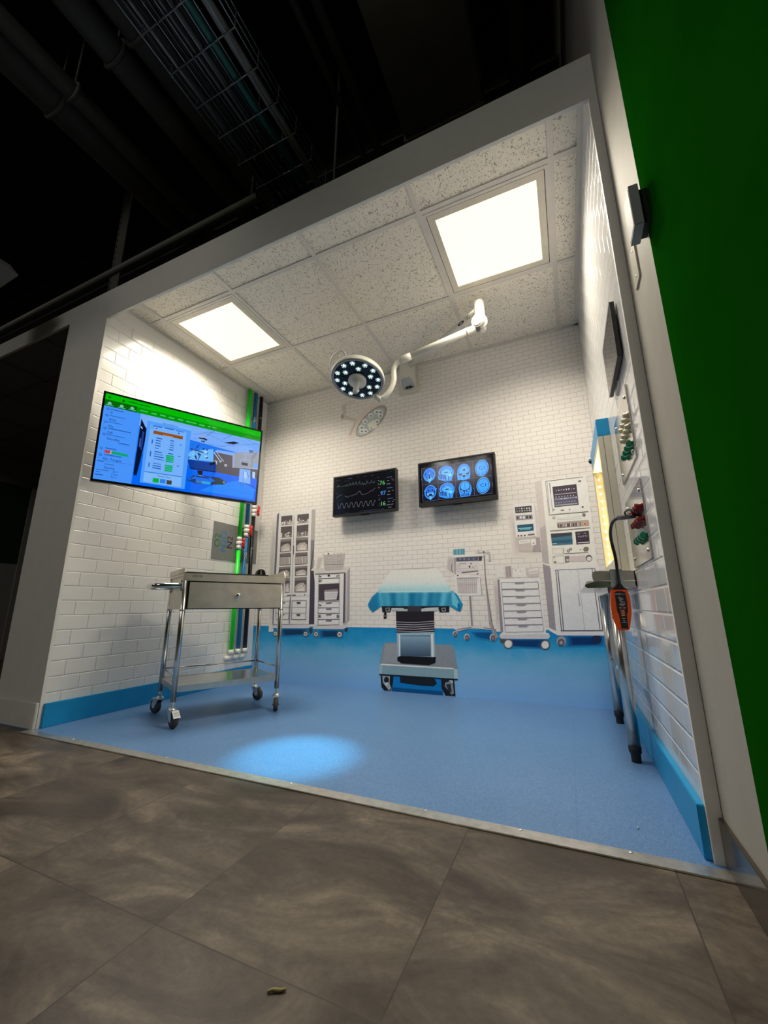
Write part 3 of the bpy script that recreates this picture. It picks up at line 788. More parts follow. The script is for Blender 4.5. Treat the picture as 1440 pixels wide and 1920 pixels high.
[3,80,80,80,1882,835,1882,833,1881,832,1881,832,1880,831,1878,831,1877,831,1876,832,1876,833,1875,834,1875,835,1875,836,1876,837,1877,838,1878,838,1879,838,1880,838,1881,837,1882,837,1882,836],
[3,110,110,110,1899,841,1899,840,1899,839,1898,838,1897,838,1896,838,1895,838,1894,839,1893,839,1893,840,1893,841,1893,842,1894,843,1894,844,1895,844,1896,844,1897,844,1898,844,1899,843,1899,842],
[3,140,140,140,1767,854,1786,854,1786,856,1767,856],
[3,140,140,140,1785,855,1784,840,1786,840,1787,855],
[3,140,140,140,1785,841,1767,841,1767,839,1785,839],
[3,140,140,140,1767,840,1768,855,1767,855,1766,840],
[3,146,140,146,1762,826,1915,826,1915,827,1762,828],
[3,146,140,146,1761,810,1914,810,1914,811,1761,812],
[3,84,80,86,1800,796,1912,804,1912,810,1799,803],
[4,204,200,202,1903,789,1902,787,1900,785,1898,783,1894,782,1891,782,1887,783,1884,784,1881,786,1880,788,1879,790,1880,793,1882,795,1884,797,1888,798,1892,798,1895,797,1898,796,1901,794,1902,792],
[2,110,102,108,1736,866,1726,846,1730,844,1739,864],
[2,110,102,108,1726,845,1727,820,1731,821,1730,845],
[2,110,102,108,1727,819,1738,803,1742,805,1731,822],
[2,206,204,204,1747,786,1922,777,1930,642,1749,646,1747,716],
[3,172,164,167,1763,759,1902,754,1894,660,1766,661],
[4,206,200,202,1768,759,1767,662,1770,662,1771,759],
[4,206,200,202,1782,758,1780,662,1784,662,1785,758],
[4,206,200,202,1796,758,1794,661,1797,662,1799,758],
[4,206,200,202,1809,757,1807,661,1810,661,1813,757],
[4,206,200,202,1823,757,1820,661,1823,661,1826,757],
[4,206,200,202,1837,756,1833,661,1837,661,1840,756],
[4,206,200,202,1850,756,1846,660,1850,660,1853,756],
[4,206,200,202,1864,756,1859,660,1863,660,1867,755],
[4,206,200,202,1877,755,1872,660,1876,660,1880,755],
[4,206,200,202,1891,755,1885,660,1889,660,1894,755],
[4,120,112,118,1763,761,1913,759,1913,763,1763,765],
[4,200,196,198,1764,738,1900,736,1900,738,1764,740],
[4,150,144,148,1765,716,1898,714,1899,717,1765,718],
[4,50,50,50,1776,781,1775,779,1774,778,1773,777,1772,776,1770,776,1769,777,1768,777,1767,778,1766,780,1766,781,1766,783,1767,784,1768,785,1769,786,1771,786,1772,786,1774,785,1775,784,1775,782],
[4,60,60,60,1911,788,1911,786,1910,785,1909,784,1908,783,1906,783,1905,783,1904,784,1903,785,1902,786,1902,788,1902,789,1903,791,1904,792,1906,792,1907,792,1908,792,1910,791,1911,790,1911,789],
[4,150,144,150,1921,765,1926,645,1931,646,1925,765],
[2,152,144,148,1841,641,1855,641,1857,444,1845,444],
[3,104,98,106,1845,639,1849,445,1852,446,1848,639],
[3,152,144,148,1955,913,1964,913,1961,768,1971,633,1985,455,2017,375,1995,375,1963,454,1959,577,1955,718],
[4,110,104,110,1958,909,1956,768,1960,768,1962,909],
[4,110,104,110,1956,768,1963,633,1967,634,1960,768],
[4,110,104,110,1963,633,1980,465,1984,466,1967,634],
[4,110,104,110,1980,465,2000,378,2004,379,1984,466],
[3,170,164,166,1912,940,1926,956,1932,927,1915,927],
[3,186,182,182,1931,930,1994,924,1994,933,1932,938],
[3,164,158,162,1987,939,2000,927,2002,871,1987,870,1990,923],
[4,90,90,90,1964,932,1964,930,1963,928,1961,926,1960,925,1958,925,1956,926,1954,927,1953,928,1952,930,1952,933,1952,935,1953,937,1955,938,1957,939,1959,939,1961,939,1962,938,1963,936,1964,934],
[2,196,192,196,1726,429,1848,446,1859,446,1986,440,1987,421,1853,435,1749,410],
[3,136,130,138,1748,417,1846,434,1845,442,1747,425],
[3,136,130,138,1923,434,1983,425,1984,432,1925,441],
[1,24,134,192,1813,415,1976,418,2027,374,1992,349,1858,370],
[1,19,121,179,1824,412,1972,415,2019,375,1987,352,1865,372],
[1,14,109,166,1835,410,1968,412,2010,376,1982,356,1871,373],
[1,9,96,153,1845,407,1964,409,2002,377,1976,359,1878,374],
[1,4,84,140,1856,404,1960,406,1994,378,1971,362,1885,376],
[1,0,72,128,1867,402,1957,403,1985,379,1966,365,1892,377],
[2,178,172,178,1749,395,1748,390,1746,385,1742,381,1737,378,1732,377,1727,378,1722,380,1719,384,1717,389,1716,395,1717,400,1720,406,1724,410,1728,412,1734,413,1739,412,1743,410,1747,406,1749,401],
[3,98,82,86,1746,390,1745,385,1743,381,1741,377,1737,375,1733,374,1730,375,1726,377,1724,380,1722,385,1722,390,1723,394,1725,399,1727,402,1731,405,1735,405,1738,405,1742,403,1744,399,1746,395],
[4,140,130,134,1739,389,1739,387,1738,385,1737,384,1735,383,1734,383,1732,383,1730,384,1729,385,1729,387,1728,389,1729,391,1730,393,1731,394,1733,395,1734,395,1736,395,1737,394,1739,393,1739,391],
[2,178,172,178,1831,377,1829,370,1826,364,1822,359,1817,356,1811,355,1805,356,1800,359,1796,363,1793,369,1793,376,1794,382,1797,388,1802,393,1807,396,1813,397,1819,396,1824,393,1828,389,1830,383],
[3,98,82,86,1827,371,1826,366,1824,361,1820,357,1816,354,1812,353,1808,354,1804,356,1801,360,1800,365,1799,371,1800,376,1802,381,1806,385,1810,388,1814,389,1818,388,1822,386,1825,382,1827,377],
[4,140,130,134,1819,370,1819,368,1818,366,1816,364,1815,363,1813,363,1811,363,1809,364,1808,366,1807,368,1807,370,1807,372,1808,374,1810,376,1811,377,1813,377,1815,377,1817,376,1818,375,1819,373],
[2,178,172,178,2001,377,1999,370,1996,363,1991,358,1985,355,1979,353,1973,354,1968,357,1963,362,1961,369,1960,376,1962,383,1965,389,1970,394,1976,398,1982,399,1988,398,1994,395,1998,390,2000,384],
[3,98,82,86,1996,371,1995,365,1993,360,1989,356,1985,353,1980,352,1976,352,1972,355,1969,359,1967,365,1967,371,1968,377,1971,382,1974,387,1978,390,1983,391,1988,390,1991,387,1994,383,1996,377],
[4,140,130,134,1988,371,1988,368,1987,366,1985,364,1983,363,1981,363,1979,363,1977,364,1976,366,1975,368,1975,370,1975,373,1977,375,1978,377,1980,378,1982,378,1984,378,1986,377,1987,375,1988,373],
]),
 ('printed_wall_instrument', 'narrow stack of small screens printed on the mural', [
[0,204,200,196,2124,1190,2166,1206,2175,913,2331,901,2333,872,2137,883],
[0,199,194,191,2131,1172,2170,1187,2178,921,2320,909,2322,883,2144,893],
[0,195,189,187,2139,1155,2174,1168,2182,928,2309,918,2311,894,2150,903],
[0,190,184,182,2147,1138,2178,1149,2185,935,2299,926,2300,905,2157,913],
[0,186,179,178,2155,1120,2182,1130,2188,942,2288,934,2290,916,2164,923],
[0,182,174,174,2163,1103,2186,1111,2191,949,2277,943,2279,926,2170,933],
[1,150,140,146,2277,1007,2323,1009,2322,913,2269,912],
[1,206,204,206,2172,1246,2307,1242,2306,1017,2187,1016,2175,1015],
[1,176,168,168,2175,1017,2297,1016,2269,915,2187,920],
[1,190,184,188,2307,1242,2319,1180,2326,1009,2304,1007],
[2,66,64,70,2183,1223,2290,1222,2288,1179,2185,1180],
[3,140,140,140,2191,1214,2199,1214,2199,1206,2191,1206],
[3,150,150,150,2191,1198,2201,1198,2201,1190,2192,1190],
[3,140,140,140,2207,1213,2215,1213,2215,1205,2207,1205],
[3,150,150,150,2208,1198,2217,1197,2217,1189,2208,1189],
[3,210,210,210,2223,1213,2231,1213,2232,1204,2223,1204],
[3,190,190,190,2224,1197,2233,1197,2233,1188,2224,1188],
[3,140,140,140,2239,1212,2247,1212,2248,1203,2240,1203],
[3,150,150,150,2240,1197,2249,1197,2249,1188,2240,1188],
[3,210,210,210,2255,1212,2263,1212,2263,1203,2255,1203],
[3,150,150,150,2256,1196,2265,1196,2265,1187,2256,1187],
[3,210,210,210,2271,1212,2279,1212,2279,1202,2271,1202],
[3,190,190,190,2272,1196,2281,1196,2281,1186,2272,1186],
[2,136,132,140,2184,1164,2290,1162,2291,1131,2185,1132],
[3,80,80,80,2190,1158,2202,1158,2201,1140,2190,1140],
[3,210,210,210,2210,1157,2222,1157,2221,1139,2210,1139],
[3,210,210,210,2230,1157,2242,1156,2241,1138,2230,1138],
[3,60,60,60,2250,1156,2262,1156,2261,1137,2250,1137],
[3,60,60,60,2270,1155,2282,1155,2281,1136,2270,1136],
[2,36,78,106,2188,1099,2290,1100,2290,1054,2190,1053],
[3,150,210,230,2195,1073,2279,1072,2279,1077,2195,1078],
[3,90,150,180,2203,1062,2270,1063,2270,1071,2203,1070],
[3,70,70,70,2197,1026,2197,1024,2196,1022,2194,1021,2193,1021,2191,1020,2189,1021,2188,1022,2187,1023,2186,1025,2186,1027,2186,1029,2187,1030,2189,1031,2190,1032,2192,1032,2194,1032,2195,1031,2196,1029,2197,1028],
[3,70,70,70,2215,1025,2215,1024,2214,1022,2213,1021,2211,1020,2209,1020,2208,1020,2206,1021,2205,1023,2204,1024,2204,1026,2205,1028,2206,1030,2207,1031,2209,1032,2210,1032,2212,1031,2213,1030,2215,1029,2215,1027],
[3,70,70,70,2237,1025,2236,1023,2235,1022,2234,1020,2232,1020,2231,1019,2229,1020,2228,1021,2226,1022,2226,1024,2226,1026,2226,1028,2227,1029,2228,1030,2230,1031,2232,1031,2233,1031,2235,1030,2236,1028,2237,1027],
[3,110,104,110,2251,1023,2292,1025,2292,1035,2251,1033],
[2,222,218,218,2189,994,2260,999,2261,975,2191,971],
[2,224,222,222,2264,997,2296,1001,2297,960,2267,955],
[3,70,70,70,2285,971,2285,969,2284,968,2283,967,2282,966,2281,966,2280,966,2279,967,2278,968,2278,970,2278,971,2278,973,2279,974,2279,975,2281,976,2282,976,2283,975,2284,975,2285,974,2285,972],
[3,160,150,150,2196,982,2252,986,2252,990,2196,985],
]),
 ('printed_drawer_cart', 'seven drawer cart with boxes on top printed on the mural', [
[0,204,200,196,2003,770,2043,765,2043,414,2005,413],
[0,198,194,190,2005,754,2041,749,2041,430,2007,429],
[0,193,188,185,2006,738,2040,734,2040,446,2008,445],
[0,188,182,180,2008,722,2038,718,2038,461,2010,460],
[0,183,176,175,2010,706,2036,702,2036,477,2012,476],
[0,178,170,170,2012,690,2034,687,2034,493,2013,492],
[2,206,202,202,2034,823,2080,827,2076,757,2034,757],
[2,196,190,190,2082,831,2132,834,2132,755,2086,752],
[3,150,140,142,2092,827,2127,829,2127,760,2093,758],
[4,176,168,168,2107,822,2107,762,2111,763,2111,822],
[2,208,204,204,2136,811,2218,815,2217,756,2136,755],
[3,110,110,110,2159,802,2158,801,2158,800,2157,799,2156,798,2155,798,2154,799,2153,799,2153,800,2152,801,2152,802,2152,803,2153,804,2154,804,2155,805,2156,805,2157,805,2157,804,2158,803,2158,803],
[3,120,120,120,2188,794,2188,793,2187,792,2186,791,2185,791,2184,791,2183,791,2183,791,2182,792,2182,793,2182,794,2182,795,2182,796,2183,797,2184,797,2185,797,2186,797,2187,796,2187,796,2188,795],
[2,184,176,178,2220,812,2299,818,2295,753,2222,752],
[3,206,200,202,2234,804,2294,812,2293,777,2237,772],
[4,120,120,120,2242,784,2289,788,2288,791,2242,786],
[1,206,205,209,2037,748,2301,749,2306,403,2039,401],
[2,134,126,134,2035,744,2049,747,2049,413,2032,405],
[3,112,108,118,2058,724,2286,721,2286,724,2058,726],
[3,112,108,118,2285,723,2285,680,2288,680,2288,723],
[3,112,108,118,2286,681,2059,684,2059,681,2286,679],
[3,112,108,118,2061,682,2060,725,2057,725,2058,682],
[4,136,132,142,2141,723,2205,724,2197,713,2148,712],
[3,112,108,118,2059,677,2287,676,2287,679,2059,680],
[3,112,108,118,2286,678,2286,635,2288,635,2288,678],
[3,112,108,118,2287,637,2060,637,2060,635,2287,634],
[3,112,108,118,2061,636,2060,678,2057,678,2058,636],
[4,136,132,142,2141,677,2205,678,2197,667,2148,667],
[3,112,108,118,2059,632,2288,633,2288,635,2059,634],
[3,112,108,118,2287,634,2287,592,2289,592,2289,634],
[3,112,108,118,2288,593,2060,592,2060,590,2288,591],
[3,112,108,118,2061,591,2060,633,2058,633,2059,591],
[4,136,132,142,2141,632,2205,634,2196,623,2148,622],
[3,112,108,118,2059,584,2289,587,2289,589,2059,587],
[3,112,108,118,2288,588,2288,546,2290,547,2290,588],
[3,112,108,118,2289,548,2060,545,2060,543,2289,545],
[3,112,108,118,2062,544,2061,586,2058,585,2059,544],
[4,136,132,142,2141,586,2205,587,2196,576,2148,575],
[3,112,108,118,2060,540,2290,544,2290,546,2060,542],
[3,112,108,118,2289,545,2289,503,2291,504,2291,545],
[3,112,108,118,2290,505,2061,501,2061,498,2290,502],
[3,112,108,118,2062,500,2061,541,2058,541,2059,500],
[4,136,132,142,2141,541,2204,544,2196,533,2148,531],
[3,112,108,118,2060,495,2291,501,2291,503,2060,498],
[3,112,108,118,2290,502,2290,461,2292,461,2292,502],
[3,112,108,118,2291,462,2061,457,2061,454,2291,460],
[3,112,108,118,2062,456,2061,497,2059,496,2060,456],
[4,136,132,142,2141,498,2204,500,2196,489,2148,488],
[3,112,108,118,2060,451,2292,458,2292,460,2060,453],
[3,112,108,118,2291,459,2291,418,2293,418,2293,459],
[3,112,108,118,2292,419,2061,412,2061,410,2292,417],
[3,112,108,118,2063,411,2062,452,2059,452,2060,411],
[4,136,132,142,2141,453,2204,456,2196,446,2148,443],
[3,190,188,197,2029,401,2321,411,2327,388,2314,375,2035,370,2023,382],
[4,226,224,230,2032,393,2320,402,2320,408,2033,399],
[1,24,134,192,2026,371,2330,379,2300,314,2057,318],
[1,19,117,173,2039,368,2317,376,2289,316,2068,320],
[1,14,100,155,2053,366,2303,373,2278,319,2079,323],
[1,9,83,136,2066,364,2290,370,2267,322,2090,325],
[1,4,66,118,2080,362,2276,367,2257,325,2100,328],
[1,0,50,100,2094,359,2262,364,2246,328,2111,330],
[2,70,70,70,2057,361,2056,355,2054,350,2050,346,2045,343,2040,342,2036,343,2031,345,2028,349,2026,354,2026,360,2027,366,2030,371,2034,375,2038,378,2043,379,2048,378,2052,376,2055,372,2057,367],
[2,66,66,66,2105,340,2103,331,2098,322,2091,315,2082,310,2073,309,2064,310,2056,314,2049,320,2046,329,2045,338,2047,348,2052,357,2059,364,2068,368,2078,370,2087,369,2095,364,2101,358,2105,349],
[3,150,142,150,2101,340,2099,332,2095,324,2089,319,2081,315,2073,313,2065,314,2059,318,2053,323,2050,330,2049,338,2051,347,2056,354,2062,360,2069,364,2077,365,2085,364,2092,361,2097,355,2100,348],
[4,214,212,216,2096,340,2095,333,2091,327,2086,322,2080,318,2074,317,2067,318,2062,321,2057,326,2055,332,2054,339,2056,345,2059,352,2064,357,2070,360,2077,361,2083,360,2089,357,2093,353,2096,347],
[2,66,66,66,2322,341,2320,332,2315,323,2308,317,2300,312,2291,311,2283,312,2275,316,2269,322,2266,330,2265,339,2268,349,2273,357,2279,364,2288,368,2297,370,2305,369,2313,365,2318,358,2322,350],
[3,150,142,150,2318,341,2316,333,2312,326,2306,320,2299,316,2292,315,2284,316,2278,319,2273,325,2270,332,2270,339,2272,347,2276,354,2282,360,2289,364,2296,365,2304,364,2310,361,2315,355,2317,349],
[4,214,212,216,2313,341,2312,334,2309,328,2304,323,2298,320,2292,319,2286,320,2281,322,2277,327,2275,333,2274,340,2276,346,2279,352,2284,357,2290,360,2296,362,2302,361,2307,358,2311,353,2313,347],
]),
 ('printed_anesthesia_console', 'big white equipment console with screens over doors printed on the mural', [
[1,188,181,180,2322,1382,2367,1386,2369,1085,2328,1067],
[1,166,159,162,2328,1067,2369,1085,2365,827,2324,839],
[1,140,134,144,2324,839,2365,827,2368,801,2363,404,2327,442],
[2,206,202,202,2322,835,2364,817,2368,826,2325,844],
[1,210,208,205,2367,1386,2636,1385,2633,817,2634,790,2368,795,2363,823],
[1,207,206,209,2367,819,2638,820,2635,402,2363,404,2368,801],
[2,222,220,214,2392,1376,2615,1374,2614,1155,2391,1157],
[3,96,90,100,2390,1375,2616,1374,2616,1378,2390,1379],
[3,100,94,104,2390,1375,2390,1157,2393,1157,2393,1375],
[3,140,134,140,2399,1370,2395,1157,2398,1157,2402,1370],
[3,112,106,112,2413,1361,2418,1361,2416,1290,2411,1288],
[3,150,144,150,2412,1290,2414,1166,2418,1166,2415,1290],
[3,66,60,72,2429,1334,2572,1334,2572,1197,2430,1196],
[4,150,130,150,2447,1309,2454,1309,2454,1302,2447,1302],
[4,190,180,190,2462,1310,2469,1310,2469,1302,2462,1302],
[4,150,130,150,2477,1310,2484,1310,2484,1302,2477,1302],
[4,190,180,190,2492,1309,2499,1309,2499,1302,2492,1302],
[4,215,205,210,2507,1311,2514,1311,2514,1302,2507,1302],
[4,215,205,210,2522,1312,2529,1312,2529,1302,2522,1302],
[4,150,130,150,2537,1308,2544,1308,2544,1302,2537,1302],
[4,190,180,190,2552,1309,2559,1309,2559,1302,2552,1302],
[4,176,172,186,2438,1281,2567,1281,2567,1277,2438,1277],
[4,176,170,180,2441,1265,2448,1265,2449,1259,2441,1259],
[4,176,170,180,2459,1265,2466,1265,2466,1259,2459,1259],
[4,176,170,180,2476,1265,2483,1265,2483,1259,2476,1259],
[4,176,170,180,2493,1265,2500,1265,2500,1259,2493,1259],
[4,176,170,180,2510,1265,2517,1265,2517,1259,2510,1259],
[4,176,170,180,2527,1265,2534,1265,2534,1259,2527,1259],
[4,176,170,180,2544,1265,2551,1265,2551,1259,2544,1259],
[4,84,84,108,2434,1256,2568,1257,2568,1200,2434,1199],
[5,150,150,170,2437,1251,2444,1251,2444,1243,2437,1243],
[5,150,150,170,2448,1251,2455,1251,2455,1243,2448,1243],
[5,150,150,170,2459,1251,2466,1251,2466,1243,2459,1243],
[5,190,190,200,2470,1251,2477,1251,2478,1243,2470,1243],
[5,150,150,170,2481,1251,2489,1251,2489,1243,2481,1243],
[5,190,190,200,2492,1251,2500,1251,2500,1243,2492,1243],
[5,190,190,200,2503,1251,2510,1251,2510,1243,2503,1243],
[5,150,150,170,2514,1251,2521,1251,2521,1243,2514,1243],
[5,150,150,170,2525,1251,2532,1251,2532,1243,2525,1243],
[5,150,150,170,2536,1251,2543,1251,2543,1243,2536,1243],
[5,150,150,170,2547,1251,2554,1251,2554,1243,2547,1243],
[5,190,190,200,2558,1251,2565,1251,2565,1243,2558,1243],
[5,140,140,165,2437,1226,2446,1226,2446,1219,2437,1219],
[5,140,140,165,2453,1226,2462,1226,2462,1219,2453,1219],
[5,140,140,165,2469,1226,2477,1226,2477,1220,2469,1220],
[5,140,140,165,2485,1226,2493,1226,2493,1220,2485,1220],
[5,140,140,165,2500,1226,2509,1227,2509,1220,2500,1220],
[5,140,140,165,2516,1227,2524,1227,2524,1220,2516,1220],
[5,140,140,165,2531,1227,2540,1227,2540,1220,2531,1220],
[5,140,140,165,2547,1227,2555,1227,2555,1220,2547,1220],
[5,150,150,150,2434,1210,2565,1211,2565,1202,2434,1202],
[3,60,60,60,2584,1354,2602,1356,2601,1347,2585,1346],
[3,80,80,80,2464,1174,2484,1174,2483,1168,2464,1168],
[3,90,90,90,2587,1185,2598,1185,2597,1174,2587,1174],
[3,120,120,120,2428,1180,2427,1178,2427,1176,2425,1175,2424,1174,2423,1174,2421,1175,2420,1176,2419,1177,2419,1179,2419,1181,2419,1182,2420,1184,2421,1185,2422,1186,2424,1186,2425,1185,2426,1184,2427,1183,2428,1181],
[3,120,120,120,2521,1171,2520,1169,2520,1168,2519,1167,2518,1166,2516,1166,2515,1166,2514,1167,2513,1168,2513,1170,2513,1171,2513,1173,2514,1174,2515,1175,2516,1176,2517,1176,2519,1176,2520,1175,2520,1174,2521,1172],
[3,70,64,74,2389,1146,2621,1145,2621,1149,2389,1150],
[3,74,68,78,2388,1040,2619,1042,2620,1046,2388,1044],
[2,196,202,200,2436,1126,2580,1129,2579,1108,2437,1110],
[3,120,116,118,2427,1127,2426,1124,2425,1122,2423,1120,2420,1119,2417,1119,2415,1119,2412,1121,2411,1123,2410,1126,2410,1129,2410,1132,2412,1134,2414,1136,2416,1137,2419,1138,2422,1137,2424,1135,2426,1133,2427,1130],
[4,206,204,202,2423,1128,2423,1126,2422,1124,2421,1123,2419,1122,2418,1122,2416,1123,2415,1124,2414,1125,2413,1127,2413,1129,2413,1130,2414,1132,2416,1133,2417,1134,2419,1134,2420,1133,2422,1132,2423,1131,2423,1129],
[3,70,66,72,2603,1128,2602,1125,2600,1122,2598,1120,2595,1119,2592,1119,2590,1120,2587,1122,2585,1124,2584,1127,2584,1130,2585,1133,2587,1136,2589,1138,2592,1139,2595,1139,2597,1138,2600,1137,2602,1134,2603,1131],
[4,150,146,150,2598,1129,2598,1127,2597,1126,2596,1125,2594,1124,2593,1124,2592,1124,2590,1125,2589,1126,2589,1128,2589,1129,2589,1131,2590,1132,2591,1133,2593,1134,2594,1134,2595,1134,2597,1133,2598,1132,2598,1130],
[2,160,150,150,2433,1096,2616,1095,2617,1057,2435,1058],
[3,112,96,98,2435,1083,2570,1084,2568,1061,2435,1059],
[4,70,58,62,2437,1082,2441,1082,2440,1062,2436,1062],
[4,170,150,150,2445,1082,2449,1082,2448,1062,2444,1062],
[4,70,58,62,2453,1082,2457,1082,2456,1062,2452,1062],
[4,170,150,150,2462,1082,2465,1082,2464,1063,2460,1062],
[4,210,204,204,2470,1082,2473,1082,2472,1063,2468,1062],
[4,210,204,204,2478,1082,2481,1082,2481,1063,2477,1062],
[4,210,204,204,2486,1082,2490,1082,2489,1063,2485,1062],
[4,70,58,62,2494,1082,2498,1082,2497,1063,2493,1062],
[4,70,58,62,2502,1082,2506,1082,2505,1063,2501,1062],
[4,210,204,204,2510,1082,2514,1082,2513,1063,2509,1062],
[4,170,150,150,2518,1082,2522,1082,2521,1063,2517,1062],
[4,70,58,62,2526,1082,2530,1082,2529,1063,2525,1062],
[4,170,150,150,2534,1081,2538,1082,2537,1063,2533,1062],
[4,70,58,62,2542,1081,2546,1082,2545,1063,2541,1062],
[4,210,204,204,2550,1081,2554,1082,2553,1063,2549,1062],
[4,210,204,204,2558,1081,2562,1082,2561,1063,2557,1062],
[3,226,150,106,2605,1070,2604,1066,2602,1063,2599,1061,2596,1059,2592,1059,2589,1060,2585,1062,2583,1065,2582,1068,2582,1072,2583,1076,2585,1079,2588,1081,2591,1083,2595,1083,2598,1082,2601,1080,2604,1077,2605,1073],
[4,150,60,40,2600,1070,2599,1069,2598,1068,2597,1067,2595,1067,2593,1067,2591,1067,2589,1068,2588,1069,2587,1070,2587,1071,2588,1073,2589,1074,2590,1075,2592,1075,2594,1075,2596,1075,2597,1074,2599,1073,2599,1072],
[2,62,104,128,2390,1025,2514,1024,2511,948,2391,948],
[3,60,60,70,2390,1025,2514,1024,2514,1004,2391,999],
[3,44,82,108,2390,978,2513,979,2512,962,2391,962],
[4,190,200,206,2394,956,2420,957,2420,961,2394,960],
[2,56,51,64,2533,1026,2610,1027,2607,947,2532,945],
[3,206,202,206,2540,952,2604,953,2604,958,2540,957],
[3,130,126,140,2552,994,2552,992,2551,991,2550,989,2549,989,2548,989,2547,989,2547,990,2546,991,2546,993,2546,994,2546,996,2547,998,2548,999,2549,1000,2550,1000,2551,999,2551,999,2552,997,2552,996],
[3,130,126,140,2561,992,2561,990,2560,989,2560,988,2559,987,2558,987,2557,987,2556,988,2555,989,2555,991,2555,992,2555,994,2556,996,2557,997,2558,998,2559,998,2560,997,2561,997,2561,995,2561,994],
[3,130,126,140,2571,992,2571,991,2570,989,2569,988,2568,987,2567,987,2566,987,2565,988,2565,990,2565,991,2565,993,2565,995,2566,996,2566,997,2567,998,2568,998,2569,998,2570,997,2571,996,2571,994],
[3,130,126,140,2580,995,2580,993,2580,992,2579,990,2578,990,2577,989,2576,990,2575,991,2575,992,2574,994,2574,995,2575,997,2575,998,2576,1000,2577,1000,2578,1001,2579,1000,2580,999,2580,998,2581,997],
[3,130,126,140,2590,996,2590,994,2589,993,2588,992,2587,991,2586,991,2585,991,2585,992,2584,993,2584,995,2584,996,2584,998,2585,1000,2586,1001,2586,1002,2587,1002,2588,1001,2589,1001,2590,999,2590,998],
[3,130,126,140,2599,994,2599,993,2598,991,2597,990,2596,989,2595,989,2595,989,2594,990,2593,992,2593,993,2593,995,2593,997,2594,998,2595,999,2596,1000,2597,1000,2598,1000,2598,999,2599,998,2599,996],
[3,150,150,150,2543,1009,2560,1010,2560,1013,2543,1013],
[3,150,150,150,2579,1010,2595,1010,2595,1014,2579,1014],
[3,160,152,154,2391,927,2453,927,2453,928,2391,929],
[3,160,152,154,2452,928,2450,892,2452,892,2454,928],
[3,160,152,154,2451,893,2391,893,2391,892,2451,891],
[3,160,152,154,2392,892,2392,928,2390,928,2390,892],
[3,110,104,108,2455,927,2454,889,2456,889,2457,927],
[3,110,110,110,2459,890,2591,891,2591,894,2459,894],
[3,74,70,76,2490,908,2489,905,2487,902,2485,900,2483,899,2480,899,2478,900,2476,901,2474,903,2473,906,2473,909,2474,911,2475,914,2477,916,2480,917,2482,917,2485,917,2487,915,2489,913,2489,910],
[4,196,192,194,2486,908,2485,906,2485,905,2484,904,2482,903,2481,903,2479,903,2478,904,2477,905,2477,907,2477,908,2477,910,2478,911,2479,912,2480,913,2482,913,2483,913,2484,912,2485,911,2486,909],
[3,74,70,76,2504,918,2504,916,2502,913,2500,912,2498,911,2496,910,2494,911,2492,912,2490,914,2489,917,2489,919,2490,922,2491,924,2493,926,2495,927,2498,927,2500,926,2502,925,2503,923,2504,921],
[4,196,192,194,2501,918,2501,917,2500,916,2499,915,2498,914,2496,914,2495,914,2494,915,2493,916,2493,918,2493,919,2493,920,2494,922,2495,923,2496,923,2497,923,2498,923,2500,922,2500,921,2501,920],
[3,112,106,108,2565,913,2576,927,2595,925,2598,914,2589,899,2570,899],
[3,170,150,150,2556,911,2555,910,2554,909,2553,908,2552,907,2551,907,2549,908,2548,908,2547,909,2547,910,2547,912,2547,913,2548,914,2549,915,2550,915,2552,916,2553,915,2554,915,2555,914,2555,912],
[3,160,152,154,2388,879,2451,881,2451,883,2388,881],
[3,160,152,154,2451,882,2448,833,2450,833,2452,882],
[3,160,152,154,2449,834,2387,833,2387,832,2449,832],
[3,160,152,154,2387,833,2389,880,2387,880,2386,833],
[3,90,90,90,2398,871,2398,870,2398,869,2397,868,2396,868,2395,867,2394,868,2393,868,2392,869,2392,870,2392,871,2392,872,2393,873,2394,874,2395,874,2396,874,2397,874,2397,874,2398,873,2398,872],
[3,90,90,90,2392,846,2406,847,2405,838,2392,837],
[2,116,110,116,2457,877,2484,878,2481,838,2456,835],
[3,190,186,188,2465,857,2479,857,2478,845,2464,845],
[2,188,178,182,2486,876,2575,875,2573,839,2484,839],
[3,90,86,92,2609,856,2607,849,2604,844,2600,840,2595,837,2589,836,2584,838,2580,841,2577,845,2575,851,2575,858,2576,864,2579,869,2583,874,2589,876,2594,877,2599,876,2604,873,2607,868,2609,862],
[4,206,204,204,2606,852,2604,848,2602,844,2599,841,2595,839,2591,839,2587,840,2584,842,2581,845,2580,849,2580,853,2581,857,2583,861,2586,864,2590,866,2594,866,2598,865,2601,863,2604,860,2605,856],
[2,200,202,208,2393,793,2617,795,2617,430,2391,425],
[3,70,64,74,2393,790,2617,792,2617,795,2393,793],
[3,84,78,88,2395,793,2392,426,2397,427,2399,793],
[3,84,78,88,2407,792,2404,427,2409,427,2412,793],
[3,150,148,156,2522,794,2522,428,2524,429,2524,794],
[3,84,78,88,2600,792,2602,430,2606,430,2604,792],
[3,84,78,88,2615,791,2616,430,2620,430,2619,791],
[3,70,64,76,2390,423,2619,428,2619,432,2390,427],
[4,162,160,168,2506,647,2513,649,2514,572,2507,570],
[2,206,204,211,2327,442,2374,417,2638,425,2635,402,2372,397,2326,424],
[0,24,134,192,2395,399,2646,405,2631,341,2396,329],
[0,19,116,173,2406,397,2634,402,2621,344,2407,332],
[0,14,98,155,2417,394,2623,398,2611,346,2418,336],
[0,9,81,136,2428,391,2611,395,2601,348,2428,339],
[0,4,63,118,2438,388,2600,392,2590,351,2439,343],
[0,0,46,100,2449,386,2588,389,2580,353,2450,346],
